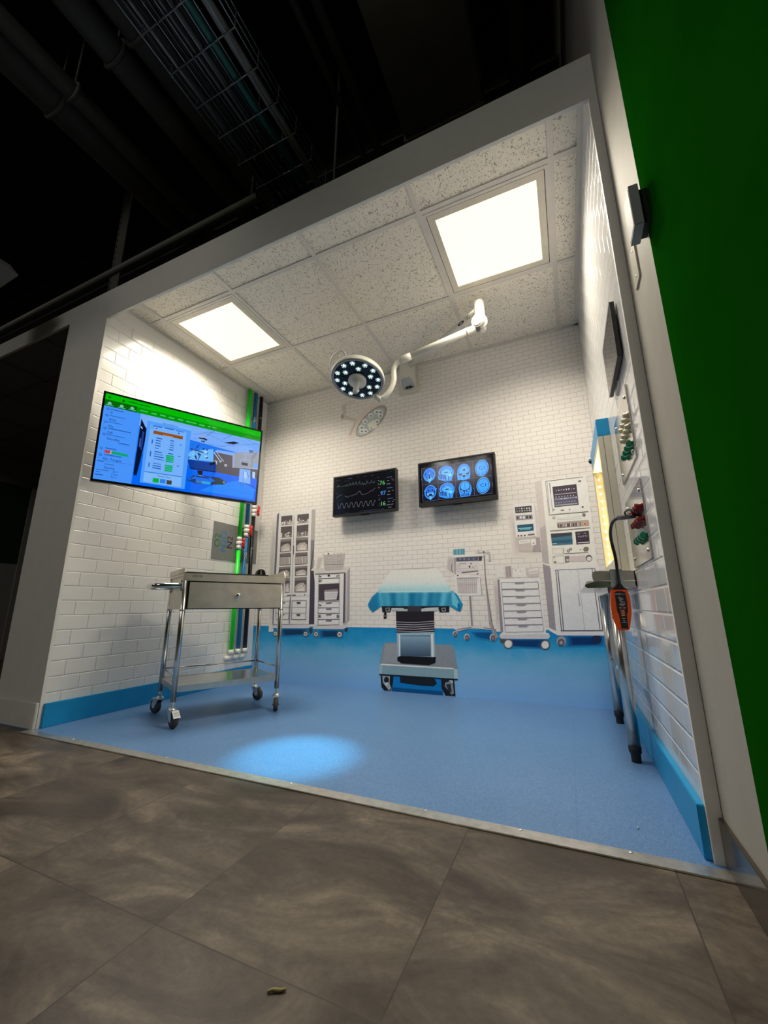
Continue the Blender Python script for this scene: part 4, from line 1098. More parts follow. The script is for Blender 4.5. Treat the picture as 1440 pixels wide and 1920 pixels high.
[1,20,40,76,2607,380,2605,373,2600,366,2594,360,2586,357,2577,355,2569,356,2562,360,2557,365,2554,372,2554,379,2556,387,2560,393,2567,399,2575,403,2583,404,2591,403,2598,400,2603,394,2606,388],
[2,150,146,156,2414,365,2411,356,2407,347,2400,341,2393,336,2385,335,2377,336,2370,340,2365,346,2362,354,2361,363,2363,372,2368,381,2374,387,2382,392,2390,393,2398,392,2405,388,2410,382,2413,374],
[3,84,78,86,2405,357,2403,351,2400,345,2396,340,2390,337,2384,335,2378,336,2373,339,2369,344,2367,350,2367,356,2369,363,2372,369,2377,374,2382,377,2388,378,2394,377,2399,374,2403,370,2405,364],
[4,150,146,152,2396,355,2395,352,2393,349,2391,347,2388,345,2385,344,2382,345,2379,346,2377,349,2376,352,2376,355,2377,358,2379,361,2381,364,2384,366,2387,366,2390,366,2393,364,2395,362,2396,359],
]),
 ('printed_surgical_lamp', 'faint tilted surgical lamp printed on the mural', [
[1,200,190,184,880,1968,901,2030,971,2145,1049,2201,1124,2225,1198,2217,1240,2183,1221,2098,1124,1999,1025,1964,902,1945],
[2,150,145,146,1239,2179,1248,2161,1249,2138,1242,2111,1227,2082,1205,2053,1177,2025,1146,1999,1112,1978,1078,1962,1045,1952,1016,1950,992,1955,974,1966,965,1984,963,2008,971,2035,986,2065,1008,2095,1037,2124,1069,2150,1104,2171,1138,2186,1171,2195,1199,2197,1223,2192],
[3,166,176,176,1221,2165,1228,2150,1228,2131,1220,2108,1206,2083,1186,2057,1162,2032,1134,2010,1104,1990,1074,1975,1045,1966,1020,1963,1000,1966,985,1975,978,1990,978,2010,985,2033,1000,2059,1020,2085,1046,2110,1074,2133,1105,2152,1135,2167,1163,2176,1188,2178,1208,2175],
[4,236,238,234,1213,2134,1210,2124,1201,2118,1189,2118,1177,2123,1168,2133,1165,2145,1168,2155,1177,2161,1189,2161,1201,2155,1210,2146],
[5,120,134,136,1204,2133,1202,2127,1196,2125,1189,2127,1184,2131,1182,2137,1184,2142,1189,2145,1196,2143,1202,2139],
[4,236,238,234,1214,2101,1211,2091,1202,2085,1190,2085,1178,2090,1169,2100,1166,2111,1169,2121,1178,2127,1190,2127,1203,2122,1211,2112],
[5,120,134,136,1205,2099,1203,2094,1197,2092,1191,2093,1185,2098,1183,2104,1185,2109,1191,2111,1197,2110,1203,2105],
[4,236,238,234,1183,2055,1180,2045,1171,2038,1159,2038,1147,2043,1138,2053,1135,2064,1138,2075,1147,2081,1159,2081,1171,2076,1180,2066],
[5,120,134,136,1173,2053,1171,2048,1166,2045,1159,2047,1154,2051,1152,2057,1154,2063,1159,2065,1166,2063,1171,2059],
[4,236,238,234,1131,2012,1128,2002,1119,1996,1106,1996,1094,2001,1085,2011,1082,2022,1085,2032,1094,2038,1107,2039,1119,2033,1128,2024],
[5,120,134,136,1121,2011,1119,2005,1114,2003,1107,2004,1101,2009,1099,2015,1101,2020,1107,2023,1114,2021,1119,2017],
[4,236,238,234,1078,1990,1074,1980,1065,1974,1053,1973,1040,1979,1031,1988,1028,2000,1031,2010,1040,2016,1053,2016,1065,2011,1074,2001],
[5,120,134,136,1068,1988,1066,1983,1060,1981,1053,1982,1048,1987,1045,1993,1048,1998,1053,2000,1060,1999,1066,1994],
[4,236,238,234,1043,1997,1040,1987,1031,1981,1018,1980,1006,1985,997,1995,993,2006,997,2017,1006,2023,1018,2023,1031,2018,1040,2008],
[5,120,134,136,1033,1995,1031,1990,1026,1988,1019,1989,1013,1993,1011,1999,1013,2005,1019,2007,1026,2006,1031,2001],
[4,236,238,234,1042,2030,1038,2020,1029,2014,1017,2013,1004,2019,995,2028,992,2040,995,2050,1004,2056,1017,2057,1029,2051,1038,2042],
[5,120,134,136,1032,2028,1030,2023,1024,2021,1017,2022,1011,2027,1009,2033,1011,2038,1017,2041,1024,2039,1030,2035],
[4,236,238,234,1074,2077,1070,2067,1061,2061,1049,2061,1036,2066,1027,2076,1024,2087,1027,2098,1036,2104,1049,2104,1061,2099,1070,2089],
[5,120,134,136,1064,2076,1061,2070,1056,2068,1049,2069,1043,2074,1041,2080,1043,2085,1049,2088,1056,2086,1061,2082],
[4,236,238,234,1126,2120,1123,2110,1114,2104,1102,2103,1089,2109,1080,2119,1077,2130,1080,2140,1089,2146,1102,2147,1114,2141,1123,2131],
[5,120,134,136,1117,2118,1114,2113,1109,2111,1102,2112,1096,2117,1094,2123,1096,2128,1102,2130,1109,2129,1114,2124],
[4,236,238,234,1180,2141,1176,2131,1168,2125,1155,2125,1143,2131,1134,2140,1131,2152,1134,2162,1143,2168,1155,2168,1168,2163,1177,2153],
[5,120,134,136,1170,2140,1168,2135,1162,2132,1156,2134,1150,2139,1148,2145,1150,2150,1156,2152,1162,2151,1168,2146],
[5,214,208,198,1068,2046,1124,2082,1166,2014,1136,1997,1112,2013],
[1,184,175,170,822,2283,864,2289,870,2197,860,2181,961,2128,980,2106,961,2098,857,2144,818,2143,811,2185,833,2205],
[1,196,188,182,855,2291,960,2296,960,2284,862,2272],
[2,150,140,140,844,2171,843,2165,842,2160,839,2156,835,2154,831,2154,827,2156,823,2160,820,2165,818,2171,817,2177,818,2183,820,2188,823,2192,826,2194,830,2194,834,2192,838,2189,841,2184,843,2178],
[1,176,166,164,892,1989,949,2094,964,2089,918,1985],
[0,206,196,188,1099,2221,1222,2218,1239,2172,1197,2199],
]),
]
TV_UI = [
[0,30,120,245,-470,-262,470,-262,470,262,-470,262],
[1,122,176,255,-282,190,470,190,470,60,-282,110],
[2,164,186,222,293,65,470,109,470,-80,298,-40],
[2,150,158,170,297,66,466,107,470,-10,302,-39],
[2,92,88,96,165,41,286,47,292,-41,164,-30],
[2,84,80,88,164,-30,298,-40,468,-20,469,-89,336,-97,170,-94],
[3,128,176,250,179,61,293,65,287,42,165,43],
[3,150,160,215,284,50,293,65,301,-44,290,-42],
[2,0,104,250,-282,-262,470,-262,467,-94,344,-97,171,-96,-282,-60],
[3,20,136,255,165,-193,354,-119,459,-169,448,-243,95,-237],
[3,70,120,200,22,131,151,185,151,183,22,129],
[3,70,120,200,152,187,107,142,105,144,150,189],
[3,70,120,200,25,100,71,123,71,121,25,98],
[3,70,120,200,104,169,270,186,270,184,104,167],
[3,70,120,200,209,145,269,186,271,184,211,143],
[3,70,120,200,115,88,230,95,230,93,115,86],
[3,70,120,200,191,90,457,170,457,168,191,88],
[3,70,120,200,326,200,467,154,467,152,326,198],
[3,70,120,200,86,160,285,112,285,110,86,158],
[4,14,20,46,220,121,282,144,325,144,284,123],
[4,30,26,46,58,117,93,123,112,118,111,108,87,112,61,111],
[4,150,170,220,69,142,94,151,98,125,73,118],
[4,60,90,150,73,100,102,107,96,91,77,91],
[3,112,188,255,2,8,155,61,164,-26,7,-41],
[4,190,225,255,31,-1,39,0,38,-5,31,-9],
[4,10,24,70,8,-27,13,-23,14,-38,7,-35],
[4,10,24,70,67,7,74,11,74,2,66,-1],
[4,14,40,110,112,29,115,33,116,14,111,20],
[4,70,140,230,11,-22,22,-19,21,-33,10,-30],
[4,190,225,255,108,4,122,5,120,-5,108,-4],
[4,14,40,110,114,48,122,54,121,42,114,40],
[4,70,140,230,117,26,127,29,126,14,116,18],
[4,10,24,70,71,9,79,7,78,-2,70,1],
[4,10,24,70,115,-5,129,-4,127,-11,115,-13],
[4,10,24,70,67,5,72,5,72,-10,66,-3],
[4,190,225,255,32,30,40,36,40,18,31,22],
[4,190,225,255,49,32,56,30,54,28,48,24],
[4,70,140,230,72,45,83,47,82,32,71,37],
[4,14,40,110,34,22,37,27,38,12,33,14],
[4,70,140,230,5,19,12,24,12,15,4,10],
[4,190,225,255,104,33,117,37,116,20,103,24],
[4,14,40,110,51,-20,61,-19,61,-33,50,-28],
[4,10,24,70,62,15,73,13,72,7,61,6],
[4,190,225,255,32,17,39,14,38,10,31,9],
[4,70,140,230,48,0,53,1,53,-12,47,-8],
[4,14,40,110,46,-9,57,-8,56,-23,45,-17],
[4,70,140,230,5,6,15,8,14,0,5,-2],
[4,70,140,230,44,19,51,23,51,12,44,11],
[4,10,24,70,91,51,100,55,99,45,90,42],
[4,190,225,255,96,36,102,36,101,31,95,28],
[4,10,24,70,18,35,99,25,99,19,18,29],
[4,10,24,70,67,70,52,38,48,40,63,72],
[4,16,36,90,84,9,70,-35,66,-33,80,11],
[3,10,60,150,4,-43,184,-34,189,-91,24,-95],
[4,8,34,90,24,-95,189,-89,190,-97,28,-103],
[4,8,10,26,139,-39,172,-28,179,-43,144,-55],
[4,18,16,34,71,-104,106,-101,103,-132,79,-132],
[4,90,170,255,78,-132,103,-132,104,-137,80,-138],
[3,40,58,70,15,-180,50,-142,122,-132,212,-128,265,-151,239,-172,164,-183,73,-193],
[4,24,110,240,21,-174,68,-142,152,-135,187,-153,156,-178,72,-185],
[5,20,60,120,38,-167,68,-162,69,-186,40,-187],
[5,60,120,180,71,-171,105,-169,105,-187,72,-189],
[5,40,170,220,105,-169,160,-168,160,-184,107,-188],
[5,14,50,140,70,-142,148,-139,149,-147,70,-150],
[4,130,150,130,237,-148,253,-149,252,-160,238,-160],
[4,210,225,255,163,41,215,-19,211,-21,159,39],
[4,210,225,255,177,48,220,-1,218,-3,175,46],
[4,210,225,255,220,3,233,-11,231,-13,218,1],
[4,210,225,255,201,-21,219,-5,221,-7,203,-23],
[4,210,225,255,172,-14,187,-19,185,-23,170,-18],
[4,210,225,255,188,-17,186,-42,182,-42,184,-17],
[4,220,230,250,238,-29,253,-28,253,-42,238,-43],
[5,90,90,100,243,-32,249,-32,249,-38,242,-39],
[4,150,176,240,358,71,421,83,421,79,358,67],
[4,150,176,240,374,65,376,22,370,22,368,65],
[4,150,176,240,341,26,403,39,403,35,341,22],
[4,150,176,240,345,27,342,-2,338,-2,341,27],
[4,150,176,240,405,38,412,9,408,7,401,36],
[4,56,50,70,351,9,395,10,394,-10,351,-10],
[4,70,110,190,393,109,429,111,420,89,397,88],
[4,40,50,80,393,109,429,111,428,106,393,105],
[4,130,178,255,341,-38,416,-36,424,-136,343,-133],
[5,60,80,130,423,63,425,-37,423,-37,421,63],
[5,170,215,255,373,-55,392,-56,394,-103,375,-98],
[5,170,215,255,431,-44,451,-45,452,-92,433,-87],
[6,40,70,140,370,-56,373,-137,371,-137,368,-56],
[6,40,70,140,390,-47,411,-90,409,-92,388,-49],
[6,40,70,140,424,-46,433,-105,431,-105,422,-46],
[6,40,70,140,347,-132,457,-147,457,-149,347,-134],
[6,40,70,140,351,-140,379,-160,377,-162,349,-142],
[6,40,70,140,441,-150,459,-160,457,-162,439,-152],
[4,100,170,250,435,18,465,19,465,-7,435,-9],
[3,8,14,44,-276,157,-236,87,-252,-109,-261,-201,-278,-200,-277,-45],
[4,60,90,170,-264,36,-261,-24,-269,-22,-270,30],
[4,200,215,255,-273,109,-262,98,-263,91,-274,102],
[4,28,60,150,-262,81,-251,75,-252,-40,-260,-37],
[4,0,190,0,-470,262,470,262,470,224,-470,224],
[4,0,150,0,-470,224,470,224,470,188,-470,188],
[5,0,104,0,-470,226,-306,226,-306,186,-470,186],
[6,120,200,170,-455,206,-444,216,-433,206,-436,198,-452,198],
[6,110,190,160,-462,196,-424,196,-424,192,-462,192],
[6,120,200,170,-395,206,-384,216,-373,206,-376,198,-392,198],
[6,110,190,160,-402,196,-364,196,-364,192,-402,192],
[6,120,200,170,-341,209,-330,219,-319,209,-322,201,-338,201],
[6,110,190,160,-348,199,-310,199,-310,195,-348,195],
[6,70,200,110,-288,210,-246,210,-246,204,-288,204],
[6,70,200,110,-228,210,-199,210,-199,202,-228,202],
[6,70,200,110,-179,212,-148,212,-148,204,-179,204],
[6,70,200,110,-130,210,-97,210,-97,202,-130,202],
[6,70,200,110,-76,212,-46,212,-46,204,-76,204],
[6,70,200,110,-27,212,33,212,33,204,-27,204],
[6,70,200,110,51,210,87,210,87,202,51,202],
[6,70,200,110,106,212,123,212,123,204,106,204],
[6,90,200,110,134,212,164,213,164,207,134,206],
[6,0,120,0,-356,246,-238,246,-238,240,-356,240],
[6,0,70,0,-384,247,-373,247,-373,233,-384,233],
[6,0,110,0,-454,248,-442,248,-442,236,-454,236],
[4,72,150,255,-470,186,-282,186,-282,-262,-470,-262],
[5,44,96,180,-436,174,-370,174,-370,168,-436,168],
[5,44,96,180,-435,134,-358,134,-358,130,-435,130],
[5,44,96,180,-436,94,-369,94,-369,90,-436,90],
[5,44,96,180,-434,56,-319,56,-319,50,-434,50],
[5,44,96,180,-435,16,-345,16,-345,12,-435,12],
[5,44,96,180,-373,-22,-317,-22,-317,-28,-373,-28],
[5,44,96,180,-433,-64,-378,-64,-378,-70,-433,-70],
[5,44,96,180,-433,-104,-349,-104,-349,-110,-433,-110],
[5,44,96,180,-462,-146,-431,-146,-431,-152,-462,-152],
[5,44,96,180,-425,-160,-378,-160,-378,-164,-425,-164],
[5,44,96,180,-460,-198,-402,-198,-402,-202,-460,-202],
[5,44,96,180,-460,-212,-441,-212,-441,-216,-460,-216],
[5,44,96,180,-463,-226,-423,-226,-423,-232,-463,-232],
[5,44,104,205,-439,168,-442,174,-448,176,-454,174,-457,168,-454,162,-448,160,-442,162],
[6,78,152,255,-443,168,-445,171,-450,171,-453,168,-451,165,-445,165],
[5,44,104,205,-439,130,-442,136,-448,138,-454,136,-457,130,-454,124,-448,122,-442,124],
[6,78,152,255,-443,130,-445,133,-450,133,-453,130,-451,127,-445,127],
[5,44,104,205,-440,88,-443,94,-449,96,-455,94,-458,88,-455,82,-449,80,-443,82],
[6,78,152,255,-444,88,-446,91,-451,91,-454,88,-452,85,-446,85],
[5,44,104,205,-439,49,-442,55,-448,57,-454,55,-457,49,-454,43,-448,41,-442,43],
[6,78,152,255,-443,49,-445,52,-450,52,-453,49,-451,46,-445,46],
[5,44,104,205,-439,13,-442,19,-448,21,-454,19,-457,13,-454,7,-448,5,-442,7],
[6,78,152,255,-443,13,-445,16,-450,16,-453,13,-451,10,-445,10],
[5,44,104,205,-442,-72,-445,-66,-451,-64,-457,-66,-460,-72,-457,-78,-451,-80,-445,-78],
[6,78,152,255,-446,-72,-448,-69,-453,-69,-456,-72,-454,-75,-448,-75],
[5,44,104,205,-442,-112,-445,-106,-451,-104,-457,-106,-460,-112,-457,-118,-451,-120,-445,-118],
[6,78,152,255,-446,-112,-448,-109,-453,-109,-456,-112,-454,-115,-448,-115],
[5,196,60,80,-434,-78,-407,-79,-407,-97,-434,-97],
[5,210,170,120,-407,-79,-400,-79,-400,-97,-407,-97],
[5,10,168,110,-400,-79,-321,-83,-314,-94,-317,-98,-400,-97],
[5,50,110,210,-431,-145,-291,-138,-291,-140,-431,-147],
[5,84,158,255,-242,171,9,170,8,-241,-240,-239],
[6,116,186,255,-242,171,9,170,9,151,-241,153],
[6,118,180,255,-224,133,-18,133,-14,-161,-224,-165],
[6,128,188,255,-224,-172,-16,-168,-15,-233,-223,-232],
[7,14,50,140,-225,-168,-15,-164,-15,-166,-225,-170],
[6,96,168,255,-221,141,-202,141,-202,105,-221,105],
[7,150,78,16,-203,99,-35,101,-36,80,-204,78],
[7,30,80,180,-208,132,-160,132,-160,126,-208,126],
[7,30,80,180,-147,134,-92,134,-92,128,-147,128],
[7,30,80,180,-80,132,-34,132,-34,128,-80,128],
[7,20,90,190,-193,120,-185,120,-185,112,-193,112],
[7,20,90,190,-66,120,-58,120,-58,110,-66,110],
[7,30,84,180,-184,58,-151,58,-151,52,-184,52],
[7,30,84,180,-104,60,-83,60,-83,54,-104,54],
[7,30,84,180,-184,42,-157,42,-157,36,-184,36],
[7,30,84,180,-104,44,-83,44,-83,40,-104,40],
[7,30,84,180,-185,26,-157,26,-157,20,-185,20],
[7,30,84,180,-105,30,-82,30,-82,24,-105,24],
[7,30,84,180,-185,10,-155,10,-155,4,-185,4],
[7,30,84,180,-105,14,-82,14,-82,10,-105,10],
[7,30,84,180,-185,-8,-164,-8,-164,-12,-185,-12],
[7,30,84,180,-106,0,-82,0,-82,-6,-106,-6],
[7,30,84,180,-184,-30,-143,-30,-143,-36,-184,-36],
[7,30,84,180,-184,-46,-137,-46,-137,-50,-184,-50],
[7,30,84,180,-184,-60,-131,-60,-131,-66,-184,-66],
[7,30,84,180,-183,-76,-126,-76,-126,-80,-183,-80],
[7,30,84,180,-184,-106,-140,-106,-140,-110,-184,-110],
[7,30,84,180,-185,-120,-139,-120,-139,-126,-185,-126],
[7,30,84,180,-185,-134,-138,-134,-138,-140,-185,-140],
[7,40,90,190,-200,39,-200,13,-206,13,-206,39],
[7,40,90,190,-201,-36,-201,-69,-207,-69,-207,-36],
[7,40,90,190,-201,-109,-201,-135,-207,-135,-207,-109],
[7,40,90,190,-49,44,-38,44,-38,38,-49,38],
[7,40,90,190,-50,-32,-39,-32,-39,-38,-50,-38],
[7,40,90,190,-51,-96,-40,-96,-40,-102,-51,-102],
[7,0,176,96,-119,-41,-74,-38,-74,-48,-119,-51],
[7,0,176,96,-118,-53,-74,-50,-73,-60,-118,-63],
[7,0,176,96,-118,-65,-74,-62,-73,-72,-118,-75],
[7,0,176,96,-117,-77,-74,-75,-73,-84,-117,-87],
[7,0,176,96,-118,-104,-74,-102,-74,-112,-118,-112],
[7,0,176,96,-118,-115,-74,-113,-74,-123,-118,-124],
[7,0,176,96,-117,-126,-74,-124,-74,-133,-118,-135],
[7,0,176,96,-117,-138,-74,-135,-74,-144,-118,-147],
[7,30,84,180,-108,-26,-80,-26,-80,-32,-108,-32],
[7,0,180,60,-174,-200,-141,-198,-140,-227,-174,-226],
[7,46,130,235,-135,-199,-104,-198,-104,-225,-134,-226],
[7,70,66,60,-98,-200,-69,-199,-69,-226,-98,-226],
]
TV_TEXT = [('0', (-433, 150), 15, (18, 44, 110)), ('95%', (-435, 106), 15, (18, 44, 110)), ('On', (-435, 66), 15, (18, 44, 110)), ('Off', (-435, 27), 15, (18, 44, 110)), ('Standby', (-433, -9), 15, (18, 44, 110)), ('On Target', (-437, -132), 16, (18, 44, 110)), ('Sunny', (-424, -183), 16, (18, 44, 110)), ('-30°F', (-385, -202), 10, (18, 44, 110)), ('0 mph', (-386, -217), 10, (18, 44, 110)), ('93 %', (-386, -234), 10, (18, 44, 110)), ('In Progress', (-147, 83), 9, (235, 200, 170)), ('Operating Room', (-162, 158), 10, (18, 44, 110)), ('Medical Gases', (-151, -183), 10, (18, 44, 110))]
VITALS_UI = [
[1,84,104,104,-248,82,-235,81,-235,79,-248,80],
[1,84,104,104,-236,80,-233,95,-231,95,-234,80],
[1,84,104,104,-231,95,-227,75,-229,75,-233,95],
[1,84,104,104,-229,75,-225,89,-223,89,-227,75],
[1,84,104,104,-223,90,-212,84,-214,82,-225,88],
[1,84,104,104,-213,84,-201,78,-201,76,-213,82],
[1,84,104,104,-201,78,-191,75,-191,73,-201,76],
[1,84,104,104,-192,75,-184,82,-182,80,-190,73],
[1,84,104,104,-182,82,-173,77,-175,75,-184,80],
[1,84,104,104,-175,77,-165,85,-163,83,-173,75],
[1,84,104,104,-163,85,-156,77,-158,75,-165,83],
[1,84,104,104,-158,76,-151,93,-149,93,-156,76],
[1,84,104,104,-149,93,-144,75,-146,75,-151,93],
[1,84,104,104,-145,76,-135,79,-135,77,-145,74],
[1,84,104,104,-136,79,-122,101,-120,99,-134,77],
[1,84,104,104,-120,100,-118,78,-120,78,-122,100],
[1,84,104,104,-119,79,-107,80,-107,78,-119,77],
[1,84,104,104,-108,80,-94,103,-92,101,-106,78],
[1,84,104,104,-92,102,-89,77,-91,77,-94,102],
[1,84,104,104,-90,78,-78,81,-78,79,-90,76],
[1,84,104,104,-79,81,-68,102,-66,100,-77,79],
[1,84,104,104,-66,101,-61,77,-63,77,-68,101],
[1,84,104,104,-62,78,-48,80,-48,78,-62,76],
[1,84,104,104,-49,79,-39,100,-37,100,-47,79],
[1,84,104,104,-37,100,-32,75,-34,75,-39,100],
[1,84,104,104,-33,76,-19,76,-19,74,-33,74],
[1,84,104,104,-20,75,-13,91,-11,91,-18,75],
[1,84,104,104,-11,91,-7,67,-9,67,-13,91],
[1,84,104,104,-9,68,3,79,5,77,-7,66],
[1,84,104,104,5,79,16,66,14,64,3,77],
[1,84,104,104,14,65,26,97,28,97,16,65],
[1,84,104,104,28,97,31,74,29,74,26,97],
[1,84,104,104,30,75,43,79,43,77,30,73],
[1,84,104,104,44,79,56,72,54,70,42,77],
[1,84,104,104,54,71,65,98,67,98,56,71],
[1,84,104,104,67,98,72,74,70,74,65,98],
[1,84,104,104,71,75,82,80,82,78,71,73],
[1,84,104,104,83,79,87,66,85,66,81,79],
[1,84,104,104,85,66,92,84,94,84,87,66],
[1,84,104,104,94,85,99,82,97,80,92,83],
[1,104,106,112,-246,-10,-225,4,-223,2,-244,-12],
[1,104,106,112,-224,4,-192,13,-192,11,-224,2],
[1,104,106,112,-169,-2,-144,-16,-146,-18,-171,-4],
[1,104,106,112,-145,-16,-121,-6,-121,-8,-145,-18],
[1,104,106,112,-121,-6,-103,-10,-103,-12,-121,-8],
[1,104,106,112,-104,-10,-87,0,-85,-2,-102,-12],
[1,104,106,112,-86,0,-70,-4,-70,-6,-86,-2],
[1,104,106,112,-71,-4,-57,11,-55,9,-69,-6],
[1,104,106,112,-57,11,-36,22,-34,20,-55,9],
[1,104,106,112,-34,22,-18,-8,-20,-10,-36,20],
[1,104,106,112,-19,-8,2,-12,2,-14,-19,-10],
[1,104,106,112,2,-12,25,-5,25,-7,2,-14],
[1,104,106,112,25,-5,48,3,48,1,25,-7],
[1,104,106,112,47,3,58,13,60,11,49,1],
[1,104,106,112,59,13,71,8,71,6,59,11],
[1,104,106,112,70,8,97,31,99,29,72,6],
[1,120,122,126,-230,-62,-222,-95,-224,-95,-232,-62],
[1,120,122,126,-222,-94,-212,-100,-214,-102,-224,-96],
[1,120,122,126,-214,-101,-203,-65,-201,-65,-212,-101],
[1,120,122,126,-203,-64,-196,-59,-194,-61,-201,-66],
[1,120,122,126,-195,-59,-187,-62,-187,-64,-195,-61],
[1,120,122,126,-186,-63,-178,-96,-180,-96,-188,-63],
[1,120,122,126,-178,-95,-169,-101,-171,-103,-180,-97],
[1,120,122,126,-171,-102,-159,-66,-157,-66,-169,-102],
[1,120,122,126,-159,-65,-152,-61,-150,-63,-157,-67],
[1,120,122,126,-151,-61,-144,-64,-144,-66,-151,-63],
[1,120,122,126,-143,-65,-135,-98,-137,-98,-145,-65],
[1,120,122,126,-135,-97,-126,-102,-128,-104,-137,-99],
[1,120,122,126,-128,-103,-117,-67,-115,-67,-126,-103],
[1,120,122,126,-117,-66,-110,-62,-108,-64,-115,-68],
[1,120,122,126,-109,-62,-101,-65,-101,-67,-109,-64],
[1,120,122,126,-100,-66,-93,-99,-95,-99,-102,-66],
[1,120,122,126,-93,-98,-83,-103,-85,-105,-95,-100],
[1,120,122,126,-85,-104,-74,-68,-72,-68,-83,-104],
[1,120,122,126,-74,-67,-67,-63,-65,-65,-72,-69],
[1,120,122,126,-66,-63,-59,-66,-59,-68,-66,-65],
[1,120,122,126,-58,-67,-51,-100,-53,-100,-60,-67],
[1,120,122,126,-51,-99,-42,-104,-44,-106,-53,-101],
[1,120,122,126,-44,-105,-32,-70,-30,-70,-42,-105],
[1,120,122,126,-32,-69,-25,-64,-23,-66,-30,-71],
[1,120,122,126,-23,-64,-16,-68,-18,-70,-25,-66],
[1,120,122,126,-16,-69,-9,-101,-11,-101,-18,-69],
[1,120,122,126,-9,-100,0,-105,-2,-107,-11,-102],
[1,120,122,126,-2,-106,9,-71,11,-71,0,-106],
[1,120,122,126,9,-70,16,-65,18,-67,11,-72],
[1,120,122,126,18,-65,25,-69,23,-71,16,-67],
[1,120,122,126,25,-70,32,-102,30,-102,23,-70],
[1,120,122,126,32,-101,41,-106,39,-108,30,-103],
[1,120,122,126,39,-107,50,-72,52,-72,41,-107],
[1,120,122,126,50,-71,57,-66,59,-68,52,-73],
[1,120,122,126,59,-66,66,-70,64,-72,57,-68],
[1,120,122,126,66,-71,73,-103,71,-103,64,-71],
[1,120,122,126,73,-102,82,-108,80,-110,71,-104],
[1,120,122,126,80,-109,91,-73,93,-73,82,-109],
[1,120,122,126,91,-72,98,-67,100,-69,93,-74],
[1,60,70,110,-246,24,-229,26,-229,24,-246,22],
[1,60,70,110,-244,-53,-232,-52,-232,-54,-244,-55],
[1,60,70,110,-249,134,-214,136,-214,134,-249,132],
[1,60,70,110,-177,120,-131,119,-131,117,-177,118],
[1,60,70,110,-141,138,-105,138,-105,134,-141,134],
[1,60,70,110,-69,140,-40,139,-40,137,-69,138],
[1,60,70,110,-5,135,25,136,25,134,-5,133],
[1,60,70,110,65,136,82,136,82,132,65,132],
[1,60,70,110,222,146,239,145,239,143,222,144],
[1,60,70,110,-158,-140,-139,-140,-139,-142,-158,-142],
[1,60,70,110,-43,-140,170,-141,170,-143,-43,-142],
[1,110,110,120,116,112,130,112,130,110,116,110],
[1,110,110,120,118,86,132,86,132,82,118,82],
[1,110,110,120,118,63,132,64,132,62,118,61],
[1,110,110,120,120,54,134,54,134,50,120,50],
[1,110,110,120,121,31,135,32,135,30,121,29],
[1,110,110,120,122,26,136,26,136,24,122,24],
[1,110,110,120,122,-32,136,-32,136,-34,122,-34],
[1,110,110,120,127,-54,140,-53,140,-55,127,-56],
[1,110,110,120,124,-68,138,-68,138,-72,124,-72],
[1,110,110,120,126,-101,140,-100,140,-102,126,-103],
[1,110,110,120,126,-116,140,-115,140,-117,126,-118],
[1,66,96,150,192,102,238,102,238,98,192,98],
[1,120,124,130,196,75,214,75,214,71,196,71],
[1,120,124,130,192,49,224,49,224,45,192,45],
[1,120,124,130,233,86,241,86,241,82,233,82],
[1,120,124,130,243,74,252,74,252,70,243,70],
[1,66,96,150,196,17,242,17,242,13,196,13],
[1,120,124,130,202,-10,222,-9,222,-13,202,-14],
[1,120,124,130,237,-7,250,-7,250,-11,237,-11],
[1,120,124,130,195,-35,223,-35,223,-39,195,-39],
[1,66,96,150,199,-66,243,-66,243,-70,199,-70],
[1,120,124,130,201,-89,218,-89,218,-93,201,-93],
[1,120,124,130,236,-91,247,-91,247,-95,236,-95],
[1,120,124,130,247,-80,257,-80,257,-84,247,-84],
[1,120,124,130,190,-115,218,-114,218,-118,190,-119],
[1,120,124,130,225,-113,246,-112,246,-116,225,-117],
[1,120,124,130,205,-134,231,-133,231,-137,205,-138],
]
VITALS_TEXT = [('76', (137, 60), 34, (90, 190, 110)), ('97', (142, -22), 34, (70, 140, 220)), ('16', (147, -103), 34, (110, 190, 120))]
